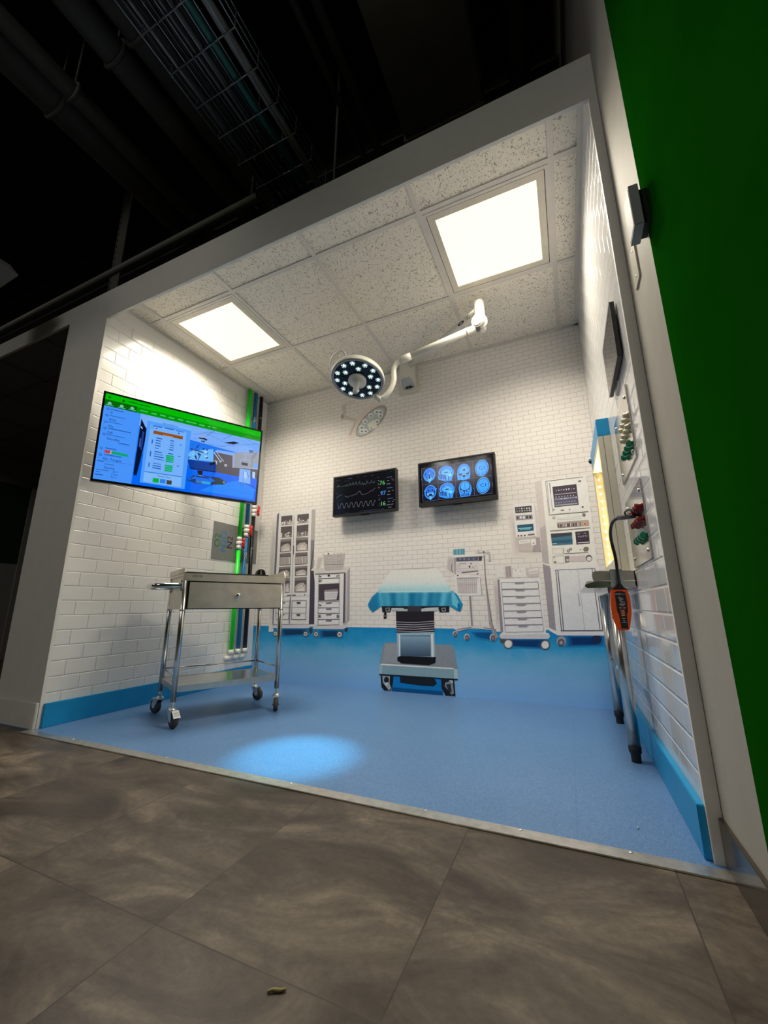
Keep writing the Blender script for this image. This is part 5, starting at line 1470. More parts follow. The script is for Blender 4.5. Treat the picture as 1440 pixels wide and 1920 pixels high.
SCANS_UI = [
[0,8,8,34,-254,124,250,123,249,-123,-247,-128],
[3,84,90,120,-254,125,250,124,250,122,-254,123],
[3,84,90,120,-249,0,249,2,249,0,-249,-2],
[3,84,90,120,-247,-127,249,-122,249,-124,-247,-129],
[3,84,90,120,-127,123,-127,-126,-129,-126,-129,123],
[3,84,90,120,-2,124,-2,-125,-4,-125,-4,124],
[3,84,90,120,123,124,125,-125,123,-125,121,124],
[3,84,90,120,-251,119,-246,-128,-248,-128,-253,119],
[3,120,120,140,247,83,248,45,246,45,245,83],
[3,120,120,140,247,-45,250,-80,248,-80,245,-45],
[4,150,150,160,-256,42,-252,41,-252,37,-256,38],
[4,150,150,160,-250,-80,-246,-80,-246,-84,-250,-84],
[4,150,150,160,-131,53,-127,52,-127,48,-131,49],
[4,150,150,160,-128,-72,-124,-72,-124,-76,-128,-76],
[4,150,150,160,-2,52,2,52,1,48,-2,48],
[4,150,150,160,1,-81,5,-82,4,-85,1,-85],
[4,150,150,160,120,48,123,48,123,44,120,44],
[4,150,150,160,120,-71,124,-72,124,-76,120,-75],
[4,38,140,250,-147,67,-149,55,-153,44,-160,34,-168,26,-178,20,-188,18,-199,18,-210,21,-219,26,-227,34,-233,45,-237,56,-238,68,-236,80,-232,92,-225,102,-217,110,-207,115,-196,118,-185,118,-174,115,-165,109,-157,101,-151,90,-148,79],
[5,10,12,52,-156,69,-157,60,-161,51,-166,43,-173,36,-181,32,-189,30,-198,30,-206,32,-214,37,-220,43,-225,51,-228,60,-229,70,-227,80,-224,89,-219,97,-212,103,-204,108,-195,110,-186,110,-178,107,-170,103,-164,96,-159,88,-157,79],
[6,24,104,210,-161,87,-162,83,-165,78,-169,74,-175,71,-181,69,-189,68,-196,68,-203,69,-209,71,-215,75,-219,79,-221,83,-222,88,-221,93,-218,98,-214,102,-208,105,-202,107,-194,108,-187,108,-180,107,-174,104,-168,101,-164,97,-162,92],
[6,24,104,210,-194,60,-195,55,-197,51,-199,47,-202,43,-206,41,-209,40,-213,40,-217,41,-220,44,-223,47,-225,51,-227,55,-227,60,-226,65,-225,70,-222,74,-219,77,-216,79,-212,80,-208,80,-204,79,-201,77,-198,73,-196,69,-195,65],
[6,24,104,210,-158,59,-159,54,-161,49,-163,46,-166,42,-169,40,-173,39,-177,39,-181,40,-184,43,-187,46,-189,50,-190,54,-190,59,-190,64,-188,69,-186,72,-183,76,-179,78,-176,79,-172,79,-168,78,-165,75,-162,72,-160,68,-159,64],
[7,84,176,255,-201,61,-184,60,-175,37,-188,9,-196,8,-207,39],
[7,10,12,52,-186,49,-186,46,-187,44,-188,41,-189,39,-191,38,-192,37,-194,37,-196,38,-197,40,-198,41,-199,44,-200,47,-200,50,-200,52,-199,55,-198,58,-197,59,-195,61,-193,61,-192,61,-190,61,-188,59,-187,57,-186,55,-186,52],
[7,84,176,255,-187,80,-187,78,-187,77,-188,76,-189,75,-190,74,-191,74,-193,74,-194,74,-195,75,-196,76,-196,77,-197,78,-197,80,-197,81,-196,83,-195,84,-194,85,-193,85,-192,86,-191,86,-190,85,-189,85,-188,84,-187,82,-187,81],
[7,84,176,255,-160,46,-164,38,-166,40,-162,48],
[7,84,176,255,-164,38,-171,32,-173,34,-166,40],
[7,84,176,255,-171,32,-179,27,-181,29,-173,34],
[7,84,176,255,-180,27,-189,25,-189,27,-180,29],
[7,84,176,255,-189,24,-198,24,-198,28,-189,28],
[7,84,176,255,-198,25,-207,27,-207,29,-198,27],
[7,84,176,255,-208,27,-216,32,-214,34,-206,29],
[7,84,176,255,-216,32,-222,39,-220,41,-214,34],
[7,84,176,255,-222,39,-226,47,-224,49,-220,41],
[4,38,140,250,-145,-61,-147,-73,-151,-85,-157,-95,-165,-103,-175,-109,-185,-112,-196,-112,-206,-109,-215,-104,-223,-96,-229,-86,-232,-74,-233,-62,-231,-49,-227,-37,-221,-27,-212,-19,-203,-13,-192,-10,-182,-10,-171,-13,-162,-19,-155,-27,-149,-37,-146,-49],
[5,10,12,52,-153,-61,-154,-72,-158,-81,-163,-90,-170,-97,-177,-102,-186,-104,-194,-104,-203,-102,-210,-97,-217,-90,-221,-82,-224,-72,-225,-62,-223,-51,-220,-41,-215,-32,-208,-25,-200,-21,-191,-18,-183,-18,-174,-21,-167,-25,-161,-32,-156,-41,-154,-51],
[6,24,104,210,-156,-47,-157,-53,-160,-57,-165,-62,-171,-65,-178,-68,-185,-69,-193,-69,-200,-68,-207,-65,-213,-62,-217,-58,-220,-53,-220,-48,-219,-42,-216,-37,-212,-33,-206,-30,-199,-27,-191,-26,-184,-26,-176,-27,-169,-29,-164,-33,-160,-37,-157,-42],
[6,10,12,52,-194,-50,-195,-51,-195,-52,-196,-54,-198,-55,-200,-55,-202,-56,-203,-56,-205,-55,-207,-55,-208,-54,-209,-52,-210,-51,-210,-50,-210,-48,-209,-47,-208,-46,-207,-45,-205,-44,-203,-44,-201,-44,-199,-44,-198,-45,-196,-46,-195,-47,-194,-48],
[6,10,12,52,-166,-49,-167,-51,-167,-52,-168,-53,-170,-54,-172,-55,-174,-55,-175,-55,-177,-55,-179,-54,-180,-53,-181,-52,-182,-51,-182,-49,-182,-48,-181,-46,-180,-45,-179,-44,-177,-44,-175,-43,-173,-43,-171,-44,-170,-44,-168,-45,-167,-46,-167,-48],
[6,84,176,255,-217,-68,-161,-67,-172,-103,-189,-121,-206,-103],
[7,10,12,52,-176,-83,-176,-85,-177,-88,-179,-89,-182,-91,-185,-92,-188,-93,-191,-93,-195,-92,-198,-91,-200,-90,-202,-88,-203,-86,-203,-83,-203,-81,-202,-79,-200,-77,-197,-75,-194,-74,-191,-73,-187,-73,-184,-74,-181,-75,-179,-76,-177,-78,-176,-81],
[7,10,12,52,-212,-88,-200,-88,-196,-110],
[7,10,12,52,-180,-88,-168,-86,-180,-110],
[4,84,176,255,-148,-43,-140,-38,-145,-51],
[4,84,176,255,-236,-47,-228,-44,-231,-54],
[4,38,140,250,-124,22,-127,42,-121,57,-124,78,-113,100,-91,115,-59,120,-29,106,-12,77,-14,50,-24,28,-29,3,-78,4],
[5,10,12,52,-18,77,-20,68,-24,60,-31,53,-40,48,-50,44,-61,42,-72,42,-83,44,-93,48,-101,54,-107,61,-111,69,-112,78,-110,87,-106,95,-99,102,-90,107,-80,111,-69,113,-58,113,-47,110,-37,106,-29,100,-23,93,-19,85],
[6,50,156,255,-21,77,-23,70,-27,63,-33,57,-41,52,-50,48,-60,47,-70,47,-80,49,-89,52,-97,57,-103,64,-106,71,-107,79,-105,86,-101,94,-95,100,-87,105,-78,108,-68,110,-57,110,-47,108,-38,104,-31,99,-25,92,-22,85],
[7,12,60,160,-104,81,-100,90,-98,90,-102,81],
[7,12,60,160,-100,91,-92,98,-90,96,-98,89],
[7,12,60,160,-92,98,-82,103,-80,101,-90,96],
[7,12,60,160,-81,103,-70,106,-70,104,-81,101],
[7,12,60,160,-70,106,-58,106,-58,104,-70,104],
[7,12,60,160,-58,106,-46,103,-46,101,-58,104],
[7,12,60,160,-45,103,-36,97,-38,95,-47,101],
[7,12,60,160,-36,97,-29,90,-31,88,-38,95],
[7,12,60,160,-29,89,-25,80,-27,80,-31,89],
[7,12,60,160,-96,80,-92,86,-90,84,-94,78],
[7,12,60,160,-92,86,-86,92,-84,90,-90,84],
[7,12,60,160,-85,92,-78,95,-78,93,-85,90],
[7,12,60,160,-78,95,-69,97,-69,95,-78,93],
[7,12,60,160,-69,97,-59,97,-59,95,-69,95],
[7,12,60,160,-59,97,-51,95,-51,93,-59,95],
[7,12,60,160,-50,95,-42,91,-44,89,-52,93],
[7,12,60,160,-42,91,-37,86,-39,84,-44,89],
[7,12,60,160,-37,85,-34,78,-36,78,-39,85],
[9,12,66,170,-88,84,-103,95,-101,97,-86,86],
[9,12,66,170,-84,90,-94,103,-92,105,-82,92],
[9,12,66,170,-78,94,-81,108,-79,108,-76,94],
[9,12,66,170,-70,95,-67,108,-65,108,-68,95],
[9,12,66,170,-61,95,-52,106,-50,104,-59,93],
[9,12,66,170,-53,92,-38,99,-38,97,-53,90],
[9,12,66,170,-46,87,-29,89,-29,87,-46,85],
[9,12,66,170,-43,81,-25,78,-25,76,-43,79],
[7,84,176,255,-46,73,-46,71,-48,70,-51,68,-55,67,-60,66,-65,66,-70,66,-75,66,-79,67,-83,69,-86,70,-88,72,-88,74,-88,76,-86,78,-83,79,-79,80,-74,81,-69,81,-64,81,-59,81,-54,80,-51,79,-48,77,-46,75],
[8,10,12,52,-52,69,-52,68,-53,68,-56,67,-58,66,-62,66,-65,66,-69,66,-73,66,-76,66,-79,67,-81,68,-82,69,-83,70,-82,71,-81,72,-79,72,-76,73,-72,73,-69,74,-65,74,-61,73,-58,73,-55,72,-53,71,-52,70],
[7,84,176,255,-67,62,-56,60,-60,13,-66,10],
[7,100,190,255,-27,46,-28,43,-29,41,-31,39,-34,37,-37,36,-40,35,-43,35,-46,36,-49,37,-51,39,-53,41,-54,43,-55,46,-54,49,-53,51,-51,53,-48,55,-45,56,-42,57,-39,57,-36,56,-33,55,-31,53,-29,51,-28,48],
[8,10,12,52,-112,49,-109,26,-115,26,-118,49],
[8,10,12,52,-100,47,-97,24,-103,24,-106,47],
[8,10,12,52,-89,45,-86,23,-92,23,-95,45],
[8,10,12,52,-77,44,-74,21,-80,21,-83,44],
[7,10,12,52,-121,53,-95,54,-97,48,-119,47],
[8,10,12,52,-51,40,-49,6,-53,6,-55,40],
[8,10,12,52,-70,40,-68,8,-72,8,-74,40],
[4,38,140,250,-122,-104,-125,-84,-119,-69,-122,-49,-111,-27,-89,-12,-58,-6,-28,-20,-12,-47,-13,-74,-24,-96,-29,-121,-76,-121],
[5,10,12,52,-18,-48,-19,-57,-24,-65,-30,-72,-39,-77,-49,-81,-60,-83,-71,-83,-81,-81,-91,-78,-99,-72,-105,-65,-109,-57,-110,-49,-108,-40,-104,-32,-97,-25,-89,-20,-79,-16,-68,-14,-56,-14,-46,-16,-36,-20,-28,-25,-22,-32,-18,-40],
[6,50,156,255,-20,-48,-22,-55,-26,-62,-32,-68,-40,-73,-49,-77,-59,-79,-69,-79,-79,-77,-88,-73,-95,-69,-101,-62,-104,-55,-105,-48,-104,-40,-100,-33,-94,-27,-86,-22,-76,-18,-66,-17,-56,-17,-46,-19,-37,-22,-30,-27,-24,-33,-21,-40],
[7,12,60,160,-103,-45,-98,-36,-96,-38,-101,-47],
[7,12,60,160,-98,-36,-91,-29,-89,-31,-96,-38],
[7,12,60,160,-91,-29,-81,-23,-79,-25,-89,-31],
[7,12,60,160,-80,-23,-68,-21,-68,-23,-80,-25],
[7,12,60,160,-68,-21,-56,-21,-56,-23,-68,-23],
[7,12,60,160,-56,-21,-45,-23,-45,-25,-56,-23],
[7,12,60,160,-44,-23,-35,-29,-37,-31,-46,-25],
[7,12,60,160,-35,-29,-28,-36,-30,-38,-37,-31],
[7,12,60,160,-28,-37,-25,-45,-27,-45,-30,-37],
[7,12,60,160,-94,-46,-91,-40,-89,-42,-92,-48],
[7,12,60,160,-91,-40,-85,-35,-83,-37,-89,-42],
[7,12,60,160,-85,-35,-77,-31,-75,-33,-83,-37],
[7,12,60,160,-76,-31,-67,-29,-67,-31,-76,-33],
[7,12,60,160,-67,-29,-58,-29,-58,-31,-67,-31],
[7,12,60,160,-58,-29,-49,-31,-49,-33,-58,-31],
[7,12,60,160,-48,-31,-41,-35,-43,-37,-50,-33],
[7,12,60,160,-41,-35,-36,-40,-38,-42,-43,-37],
[7,12,60,160,-36,-40,-33,-46,-35,-48,-38,-42],
[9,12,66,170,-87,-42,-101,-32,-99,-30,-85,-40],
[9,12,66,170,-83,-37,-92,-24,-90,-22,-81,-35],
[9,12,66,170,-76,-32,-80,-19,-78,-19,-74,-32],
[9,12,66,170,-69,-31,-66,-18,-64,-18,-67,-31],
[9,12,66,170,-60,-31,-51,-20,-49,-22,-58,-33],
[9,12,66,170,-51,-34,-37,-27,-37,-29,-51,-36],
[9,12,66,170,-45,-39,-28,-36,-28,-38,-45,-41],
[9,12,66,170,-41,-45,-24,-47,-24,-49,-41,-47],
[7,84,176,255,-44,-52,-45,-54,-47,-56,-50,-57,-54,-59,-58,-59,-63,-60,-69,-60,-74,-60,-78,-59,-82,-57,-85,-56,-86,-54,-87,-52,-86,-50,-84,-49,-81,-47,-77,-46,-73,-45,-68,-44,-63,-44,-58,-45,-53,-46,-50,-47,-47,-49,-45,-50],
[8,10,12,52,-50,-56,-51,-57,-52,-58,-54,-59,-57,-59,-61,-60,-64,-60,-68,-60,-71,-60,-75,-59,-78,-59,-80,-58,-81,-57,-81,-56,-81,-55,-79,-54,-77,-54,-74,-53,-71,-52,-68,-52,-64,-52,-60,-52,-57,-53,-54,-53,-52,-54,-51,-55],
[7,84,176,255,-66,-64,-55,-65,-59,-112,-65,-115],
[7,100,190,255,-27,-79,-27,-81,-28,-84,-30,-86,-33,-88,-36,-89,-39,-89,-42,-89,-45,-89,-48,-88,-50,-86,-52,-84,-53,-82,-53,-79,-53,-76,-52,-74,-50,-72,-47,-70,-44,-69,-41,-68,-38,-68,-35,-69,-32,-70,-30,-72,-28,-74,-27,-76],
[8,10,12,52,-110,-78,-107,-99,-113,-99,-116,-78],
[8,10,12,52,-99,-79,-96,-101,-102,-101,-105,-79],
[8,10,12,52,-87,-80,-84,-102,-90,-102,-93,-80],
[8,10,12,52,-76,-82,-73,-104,-79,-104,-82,-82],
[7,10,12,52,-119,-73,-94,-72,-96,-78,-117,-79],
[8,10,12,52,-50,-85,-47,-118,-51,-118,-54,-85],
[8,10,12,52,-69,-85,-66,-116,-70,-116,-73,-85],
[4,38,140,250,12,-1,11,40,16,79,37,108,64,115,88,104,103,78,104,39,97,-1],
[5,10,12,52,99,62,98,52,94,43,88,34,80,27,72,23,63,20,53,20,44,23,36,28,29,35,24,43,21,53,20,63,22,74,26,83,32,92,39,99,48,103,58,106,67,105,76,103,84,98,91,91,96,82,99,73],
[6,50,156,255,96,64,94,55,91,46,85,39,79,33,71,28,62,26,54,26,46,28,38,33,32,39,27,47,25,56,24,65,26,75,29,83,35,91,41,97,49,101,58,104,66,103,75,101,82,97,88,90,93,82,95,74],
[7,10,60,160,34,51,31,65,33,65,36,51],
[7,10,60,160,31,65,34,79,36,79,33,65],
[7,10,60,160,34,80,42,92,44,90,36,78],
[7,10,60,160,42,92,54,98,56,96,44,90],
[7,10,60,160,55,98,68,98,68,96,55,96],
[7,10,60,160,69,98,81,91,79,89,67,96],
[7,10,60,160,81,91,88,80,86,78,79,89],
[7,10,60,160,88,79,89,64,87,64,86,79],
[7,10,60,160,89,64,85,51,83,51,87,64],
[8,10,12,52,62,108,63,51,61,51,60,108],
[7,84,176,255,73,76,72,73,71,70,70,67,67,65,65,63,62,63,60,63,57,64,55,65,53,67,51,70,51,73,50,76,51,80,52,83,54,85,56,88,58,89,61,90,64,90,66,89,69,87,71,85,72,82,73,79],
[8,10,12,52,59,69,59,67,59,65,58,63,57,62,57,61,56,61,55,61,54,61,53,62,53,64,52,65,52,67,52,69,52,71,53,73,53,75,54,77,55,78,56,78,57,78,57,78,58,77,59,75,59,73,59,71],
[8,10,12,52,71,70,70,67,70,65,69,64,69,62,68,61,67,61,66,61,65,61,64,62,64,64,63,66,63,68,63,70,63,72,64,74,64,75,65,77,66,78,67,78,68,78,69,78,69,77,70,75,71,74,71,72],
[7,10,12,52,22,43,51,45,48,35,24,35],
[7,10,12,52,69,44,97,46,95,36,71,36],
[7,84,176,255,44,36,74,35,76,-4,41,-3],
[8,10,12,52,70,24,70,21,69,19,67,17,65,16,62,15,60,14,57,14,54,15,52,16,50,17,49,19,48,22,48,24,48,26,49,28,51,30,53,32,55,33,58,33,61,33,63,33,66,32,68,30,69,28,70,26],
[8,38,140,250,49,12,70,13,70,-5,46,-6],
[4,38,140,250,29,-125,21,-97,17,-58,26,-30,46,-15,68,-14,92,-27,105,-54,107,-85,96,-116,90,-124],
[5,10,12,52,99,-56,98,-64,94,-71,89,-77,82,-83,74,-86,65,-88,56,-88,47,-86,39,-83,33,-78,28,-71,25,-64,25,-56,26,-48,30,-41,35,-35,42,-29,50,-26,59,-24,68,-24,77,-26,85,-29,91,-34,96,-41,99,-48],
[6,50,156,255,94,-52,93,-59,90,-65,85,-70,79,-74,72,-77,65,-79,57,-79,50,-77,43,-74,38,-70,34,-65,31,-59,31,-52,32,-46,35,-40,39,-35,45,-30,52,-27,60,-26,68,-26,75,-27,81,-30,87,-34,91,-40,93,-46],
[8,10,12,52,61,-27,64,-75,62,-75,59,-27],
[7,10,12,52,49,-83,48,-85,47,-87,46,-89,44,-91,41,-92,39,-92,37,-92,34,-92,32,-91,30,-89,29,-87,28,-85,28,-83,28,-81,29,-78,31,-77,33,-75,35,-74,38,-73,40,-73,42,-74,45,-75,46,-76,48,-78,48,-80],
[8,84,176,255,45,-83,45,-84,44,-85,43,-87,42,-88,40,-88,39,-89,37,-89,36,-88,34,-88,33,-87,32,-86,32,-84,32,-83,32,-82,33,-80,34,-79,35,-78,36,-78,38,-77,39,-77,41,-77,42,-78,43,-79,44,-80,45,-81],
[7,10,12,52,93,-83,93,-85,92,-87,90,-89,88,-90,86,-92,84,-92,81,-92,79,-92,77,-91,75,-89,74,-87,73,-85,73,-83,73,-81,74,-78,76,-76,78,-75,80,-74,82,-73,85,-73,87,-74,89,-75,91,-76,92,-78,93,-80],
[8,84,176,255,89,-83,89,-84,88,-85,88,-86,86,-87,85,-88,83,-88,82,-88,80,-88,79,-87,78,-87,77,-85,77,-84,76,-83,77,-81,77,-80,78,-79,79,-78,81,-77,82,-77,84,-77,85,-77,87,-78,88,-79,89,-80,89,-81],
[7,10,12,52,69,-94,69,-98,68,-101,67,-104,65,-107,64,-109,62,-109,60,-109,59,-109,57,-107,56,-105,55,-102,54,-98,54,-94,55,-91,56,-87,57,-84,58,-82,60,-80,62,-79,64,-79,65,-80,67,-82,68,-84,69,-87,69,-91],
[8,84,176,255,61,-83,65,-82,65,-110,60,-110],
[7,10,12,52,35,-105,42,-104,42,-121,35,-121],
[7,10,12,52,47,-104,53,-104,53,-120,47,-121],
[7,10,12,52,58,-104,64,-104,64,-120,58,-120],
[7,10,12,52,69,-104,75,-104,75,-120,69,-120],
[7,10,12,52,80,-104,86,-104,86,-120,80,-120],
[4,84,176,255,230,63,228,49,223,36,216,24,207,15,197,8,187,5,176,5,165,8,156,15,148,25,143,36,140,50,139,64,141,78,146,92,153,104,162,113,172,120,183,123,194,123,204,119,214,112,221,102,227,91,230,77],
[5,10,12,52,226,63,224,50,220,38,214,27,206,19,196,13,187,10,177,10,167,13,158,19,151,28,146,39,143,51,143,64,145,77,149,90,156,100,164,109,173,115,183,118,193,118,203,114,211,108,218,99,223,88,226,76],
[6,50,156,255,223,63,221,51,217,40,211,30,204,23,195,17,186,14,177,14,169,17,161,23,154,31,150,41,147,52,147,64,148,76,152,87,158,97,166,105,174,111,183,113,193,113,201,110,209,104,215,96,220,86,222,75],
[9,10,60,160,189,112,189,79,187,79,187,112],
[9,10,60,160,187,42,187,15,185,15,185,42],
[9,14,76,190,209,58,220,50,218,48,207,56],
[9,14,76,190,203,46,211,32,209,30,201,44],
[9,14,76,190,195,36,197,20,195,20,193,36],
[9,14,76,190,185,33,180,17,178,17,183,33],
[9,14,76,190,174,35,165,22,163,24,172,37],
[9,14,76,190,166,43,152,36,152,38,166,45],
[9,14,76,190,161,55,147,56,147,58,161,57],
[9,14,76,190,161,69,149,77,151,79,163,71],
[9,14,76,190,166,82,159,96,161,96,168,82],
[9,14,76,190,175,91,173,108,175,108,177,91],
[9,14,76,190,185,94,190,111,192,111,187,94],
[9,14,76,190,195,92,205,105,207,103,197,90],
[9,14,76,190,203,84,216,91,218,89,205,82],
[9,14,76,190,208,72,222,71,222,69,208,70],
[7,10,12,52,166,49,185,60,202,49,186,54],
[7,10,12,52,173,85,183,70,197,85,186,75],
[7,10,60,170,174,68,174,65,173,62,173,60,172,58,171,57,170,56,169,56,169,57,168,58,167,60,167,62,167,65,167,68,167,70,168,73,168,75,169,77,170,78,171,79,172,79,173,78,173,77,174,75,174,73,174,70],
[7,10,60,170,205,67,205,64,204,61,204,59,203,57,202,56,201,55,200,55,199,56,199,57,198,59,198,62,198,64,198,67,198,70,199,72,199,74,200,76,201,78,202,78,203,78,203,78,204,76,205,74,205,72,205,70],
[4,84,176,255,231,-61,229,-74,224,-87,217,-99,208,-108,199,-115,188,-118,177,-118,167,-115,158,-109,150,-100,145,-88,141,-75,141,-61,143,-47,148,-34,155,-22,163,-13,174,-6,184,-3,195,-3,206,-6,215,-13,222,-22,227,-34,230,-47],
[5,10,12,52,227,-61,225,-73,221,-85,215,-96,207,-104,198,-110,188,-114,178,-114,168,-111,160,-105,153,-97,148,-86,145,-74,145,-61,147,-48,151,-36,157,-25,165,-17,175,-11,184,-8,194,-8,204,-11,212,-17,219,-25,224,-36,227,-48],
[6,50,156,255,224,-61,222,-72,218,-83,212,-93,205,-101,197,-106,188,-109,179,-109,170,-106,162,-101,156,-93,151,-84,149,-73,148,-61,150,-49,154,-38,160,-28,167,-21,176,-15,185,-12,194,-12,202,-15,210,-21,216,-28,221,-38,223,-49],
[9,10,60,160,190,-14,190,-46,188,-46,188,-14],
[9,10,60,160,189,-82,189,-108,187,-108,187,-82],
[9,14,76,190,210,-66,221,-73,219,-75,208,-68],
[9,14,76,190,205,-78,212,-91,210,-93,203,-80],
[9,14,76,190,196,-87,198,-104,196,-104,194,-87],
[9,14,76,190,186,-91,181,-107,179,-107,184,-91],
[9,14,76,190,176,-89,166,-102,164,-100,174,-87],
[9,14,76,190,168,-81,155,-88,153,-86,166,-79],
[9,14,76,190,163,-69,149,-69,149,-67,163,-67],
[9,14,76,190,163,-56,151,-48,153,-46,165,-54],
[9,14,76,190,168,-44,160,-30,162,-28,170,-42],
[9,14,76,190,176,-34,174,-17,176,-17,178,-34],
[9,14,76,190,187,-31,191,-14,193,-14,189,-31],
[9,14,76,190,197,-32,206,-20,208,-22,199,-34],
[9,14,76,190,204,-41,217,-34,219,-36,206,-43],
[9,14,76,190,209,-52,223,-53,223,-55,209,-54],
[7,10,12,52,167,-75,186,-65,203,-74,187,-70],
[7,10,12,52,175,-40,185,-55,198,-40,187,-50],
[7,10,60,170,176,-57,175,-60,175,-62,174,-65,173,-66,173,-68,172,-68,171,-68,170,-68,169,-66,169,-65,168,-62,168,-60,168,-57,169,-54,169,-52,170,-50,171,-48,171,-47,172,-46,173,-46,174,-47,175,-48,175,-50,176,-52,176,-54],
[7,10,60,170,206,-57,206,-60,205,-63,205,-65,204,-67,203,-68,202,-68,201,-68,201,-68,200,-67,199,-65,199,-63,199,-60,199,-57,199,-55,200,-52,200,-50,201,-48,202,-47,203,-46,204,-46,204,-47,205,-48,206,-50,206,-52,206,-55],
]
# ================================================================== THE SETTING
m = MB(); m.box(-6, HX, -6, -0.018, -0.05, 0, HFLOOR); m.box(-6, -0.402, -0.018, 3.2, -0.05, 0, HFLOOR)
struct(m.build('floor'), 'grey stone-look tile floor of the hall', 'floor')
m = MB(); m.box(-0.402, HX, -0.018, 1.62, -0.05, 0.0015, BFLOOR)
struct(m.build('floor'), 'speckled blue vinyl floor inside the exhibit bay', 'floor')
m = MB(); m.box(-0.012, HX - 0.004, -0.062, -0.018, 0.0, 0.0045, ALU, 0.0012)
tr = struct(m.build('trim_1'), 'metal threshold strip between blue floor and grey floor', 'trim')
for x in (0.35, 0.95, 1.55, 2.02, 2.28, 2.53):
    MB().lathe([(0.006, 0), (0.006, 0.0012), (0.003, 0.0018), (0, 0.0018)], (x, -0.026, 0.0045), (0, 0, 1), ZINC, 12).build('screw', tr)

m = MB(); m.box(-0.402, 0, 0.0155, 1.62, 0, ZT - .02, TILE_L); struct(m.build('wall_left'), 'white moulded subway tile wall on the left of the bay', 'wall')
m = MB(); m.box(W, HX - .001, 0.0155, 1.62, 0, ZT - .02, TILE_R); struct(m.build('wall_right'), 'glossy white tile wall on the right of the bay', 'wall')
m = MB(); m.box(0, W, D, 1.62, 0, ZT - .02, PAINT_IN); struct(m.build('wall_back'), 'back wall of the bay behind the printed mural', 'wall')
# front skin: pier, header, narrow right strip, fascia running on to the left
m = MB()
m.box(-0.405, 0, 0, 0.015, 0, HZ, PAINT); m.box(-0.405, HX - .001, 0, 0.015, HZ, ZT, PAINT); m.box(W, HX - .001, 0, 0.015, 0.0, HZ, PAINT)
m.box(-5.9, -0.405, 0, 0.015, 2.43, ZT, PAINT)
struct(m.build('wall_front'), 'pale grey front frame of the bay', 'wall')
m = MB(); m.box(-0.004, 0.0012, 0.0005, 0.016, 0, HZ, PAINT_IN); struct(m.build('trim_2'), 'white edge bead on left jamb', 'trim')
m = MB(); m.box(W - 0.0015, W + .004, 0.0005, 0.016, 0, HZ, PAINT_IN); struct(m.build('trim_3'), 'white edge bead on right jamb', 'trim')
m = MB(); m.box(-0.412, -0.001, -0.014, 0.0, 0, 0.122, PAINT, 0.003); struct(m.build('baseboard_front'), 'plain base block at foot of left pier', 'baseboard')
m = MB(); m.box(0, 0.015, 0.016, D - .001, 0.0015, 0.115, BLUE, 0.002); struct(m.build('baseboard_left'), 'blue baseboard under left tile wall', 'baseboard')
m = MB(); m.box(W - 0.017, W, 0.012, D - .001, 0.0015, 0.115, BLUE, 0.002); struct(m.build('baseboard_right'), 'blue baseboard under right tile wall', 'baseboard')
# hall side wall with a green painted stretch
m = MB(); m.box(HX, HX + .2, -0.265, 3.2, 0, 4.3, HALLW); m.box(HX, HX + .2, -6, -0.265, 0, 4.3, GREEN)
struct(m.build('wall_hall'), 'hall side wall, white beside the bay and green further out', 'wall')
BBH = mat('dark_skirting', (0.050, 0.042, 0.034), 0.18, var=0.15, nscale=8)
m = MB(); m.box(HX - .010, HX, -6, -0.001, 0, 0.10, BBH, 0.002); struct(m.build('baseboard_hall'), 'dark glossy skirting along the hall wall', 'baseboard')
# bay ceiling: recessed tiles, grid bars
gx = [0.1352 + .61 * k for k in range(5)]; gy = [0.2719, 0.8819]
lights = {(0, 0), (3, 0)}
m = MB()
xs = [0] + gx + [W]; ys = [0.015] + gy + [D]
for i in range(len(xs) - 1):
    for j in range(len(ys) - 1):
        if (i - 1, j - 1) in lights: continue
        m.box(xs[i], xs[i + 1], ys[j], ys[j + 1], H + .005, H + .02, CTILE)
m.box(-0.40, HX - .001, 0.016, 1.62, ZT - .02, ZT, DECK)  # unseen roof sheet, added to keep bay light off the dark hall ceiling
cl = struct(m.build('ceiling'), 'dropped ceiling of fissured tiles in the bay', 'ceiling')
GRID = mat('grid_paint', (0.66, 0.62, 0.57), 0.4, var=0.03)
for k, x in enumerate(gx): MB().box(x - .012, x + .012, 0.015, D, H - .001, H + .006, GRID).build('grid_bar', cl)
for y in gy: MB().box(0, W, y - .012, y + .012, H - .0015, H + .0055, GRID).build('grid_bar', cl)
m = MB(); m.box(0, .022, 0.015, D, H - .003, H + .004, GRID); m.box(W - .022, W, 0.015, D, H - .003, H + .004, GRID); m.box(0, W, D - .022, D, H - .003, H + .004, GRID); m.box(0, W, .015, .04, H - .003, H + .004, GRID)
m.build('wall_angle', cl)
# black deck over the hall
m = MB(); m.box(-6, HX, -6, 3.2, 4.3, 4.4, DECK); struct(m.build('ceiling_hall'), 'black painted deck high over the hall', 'ceiling')
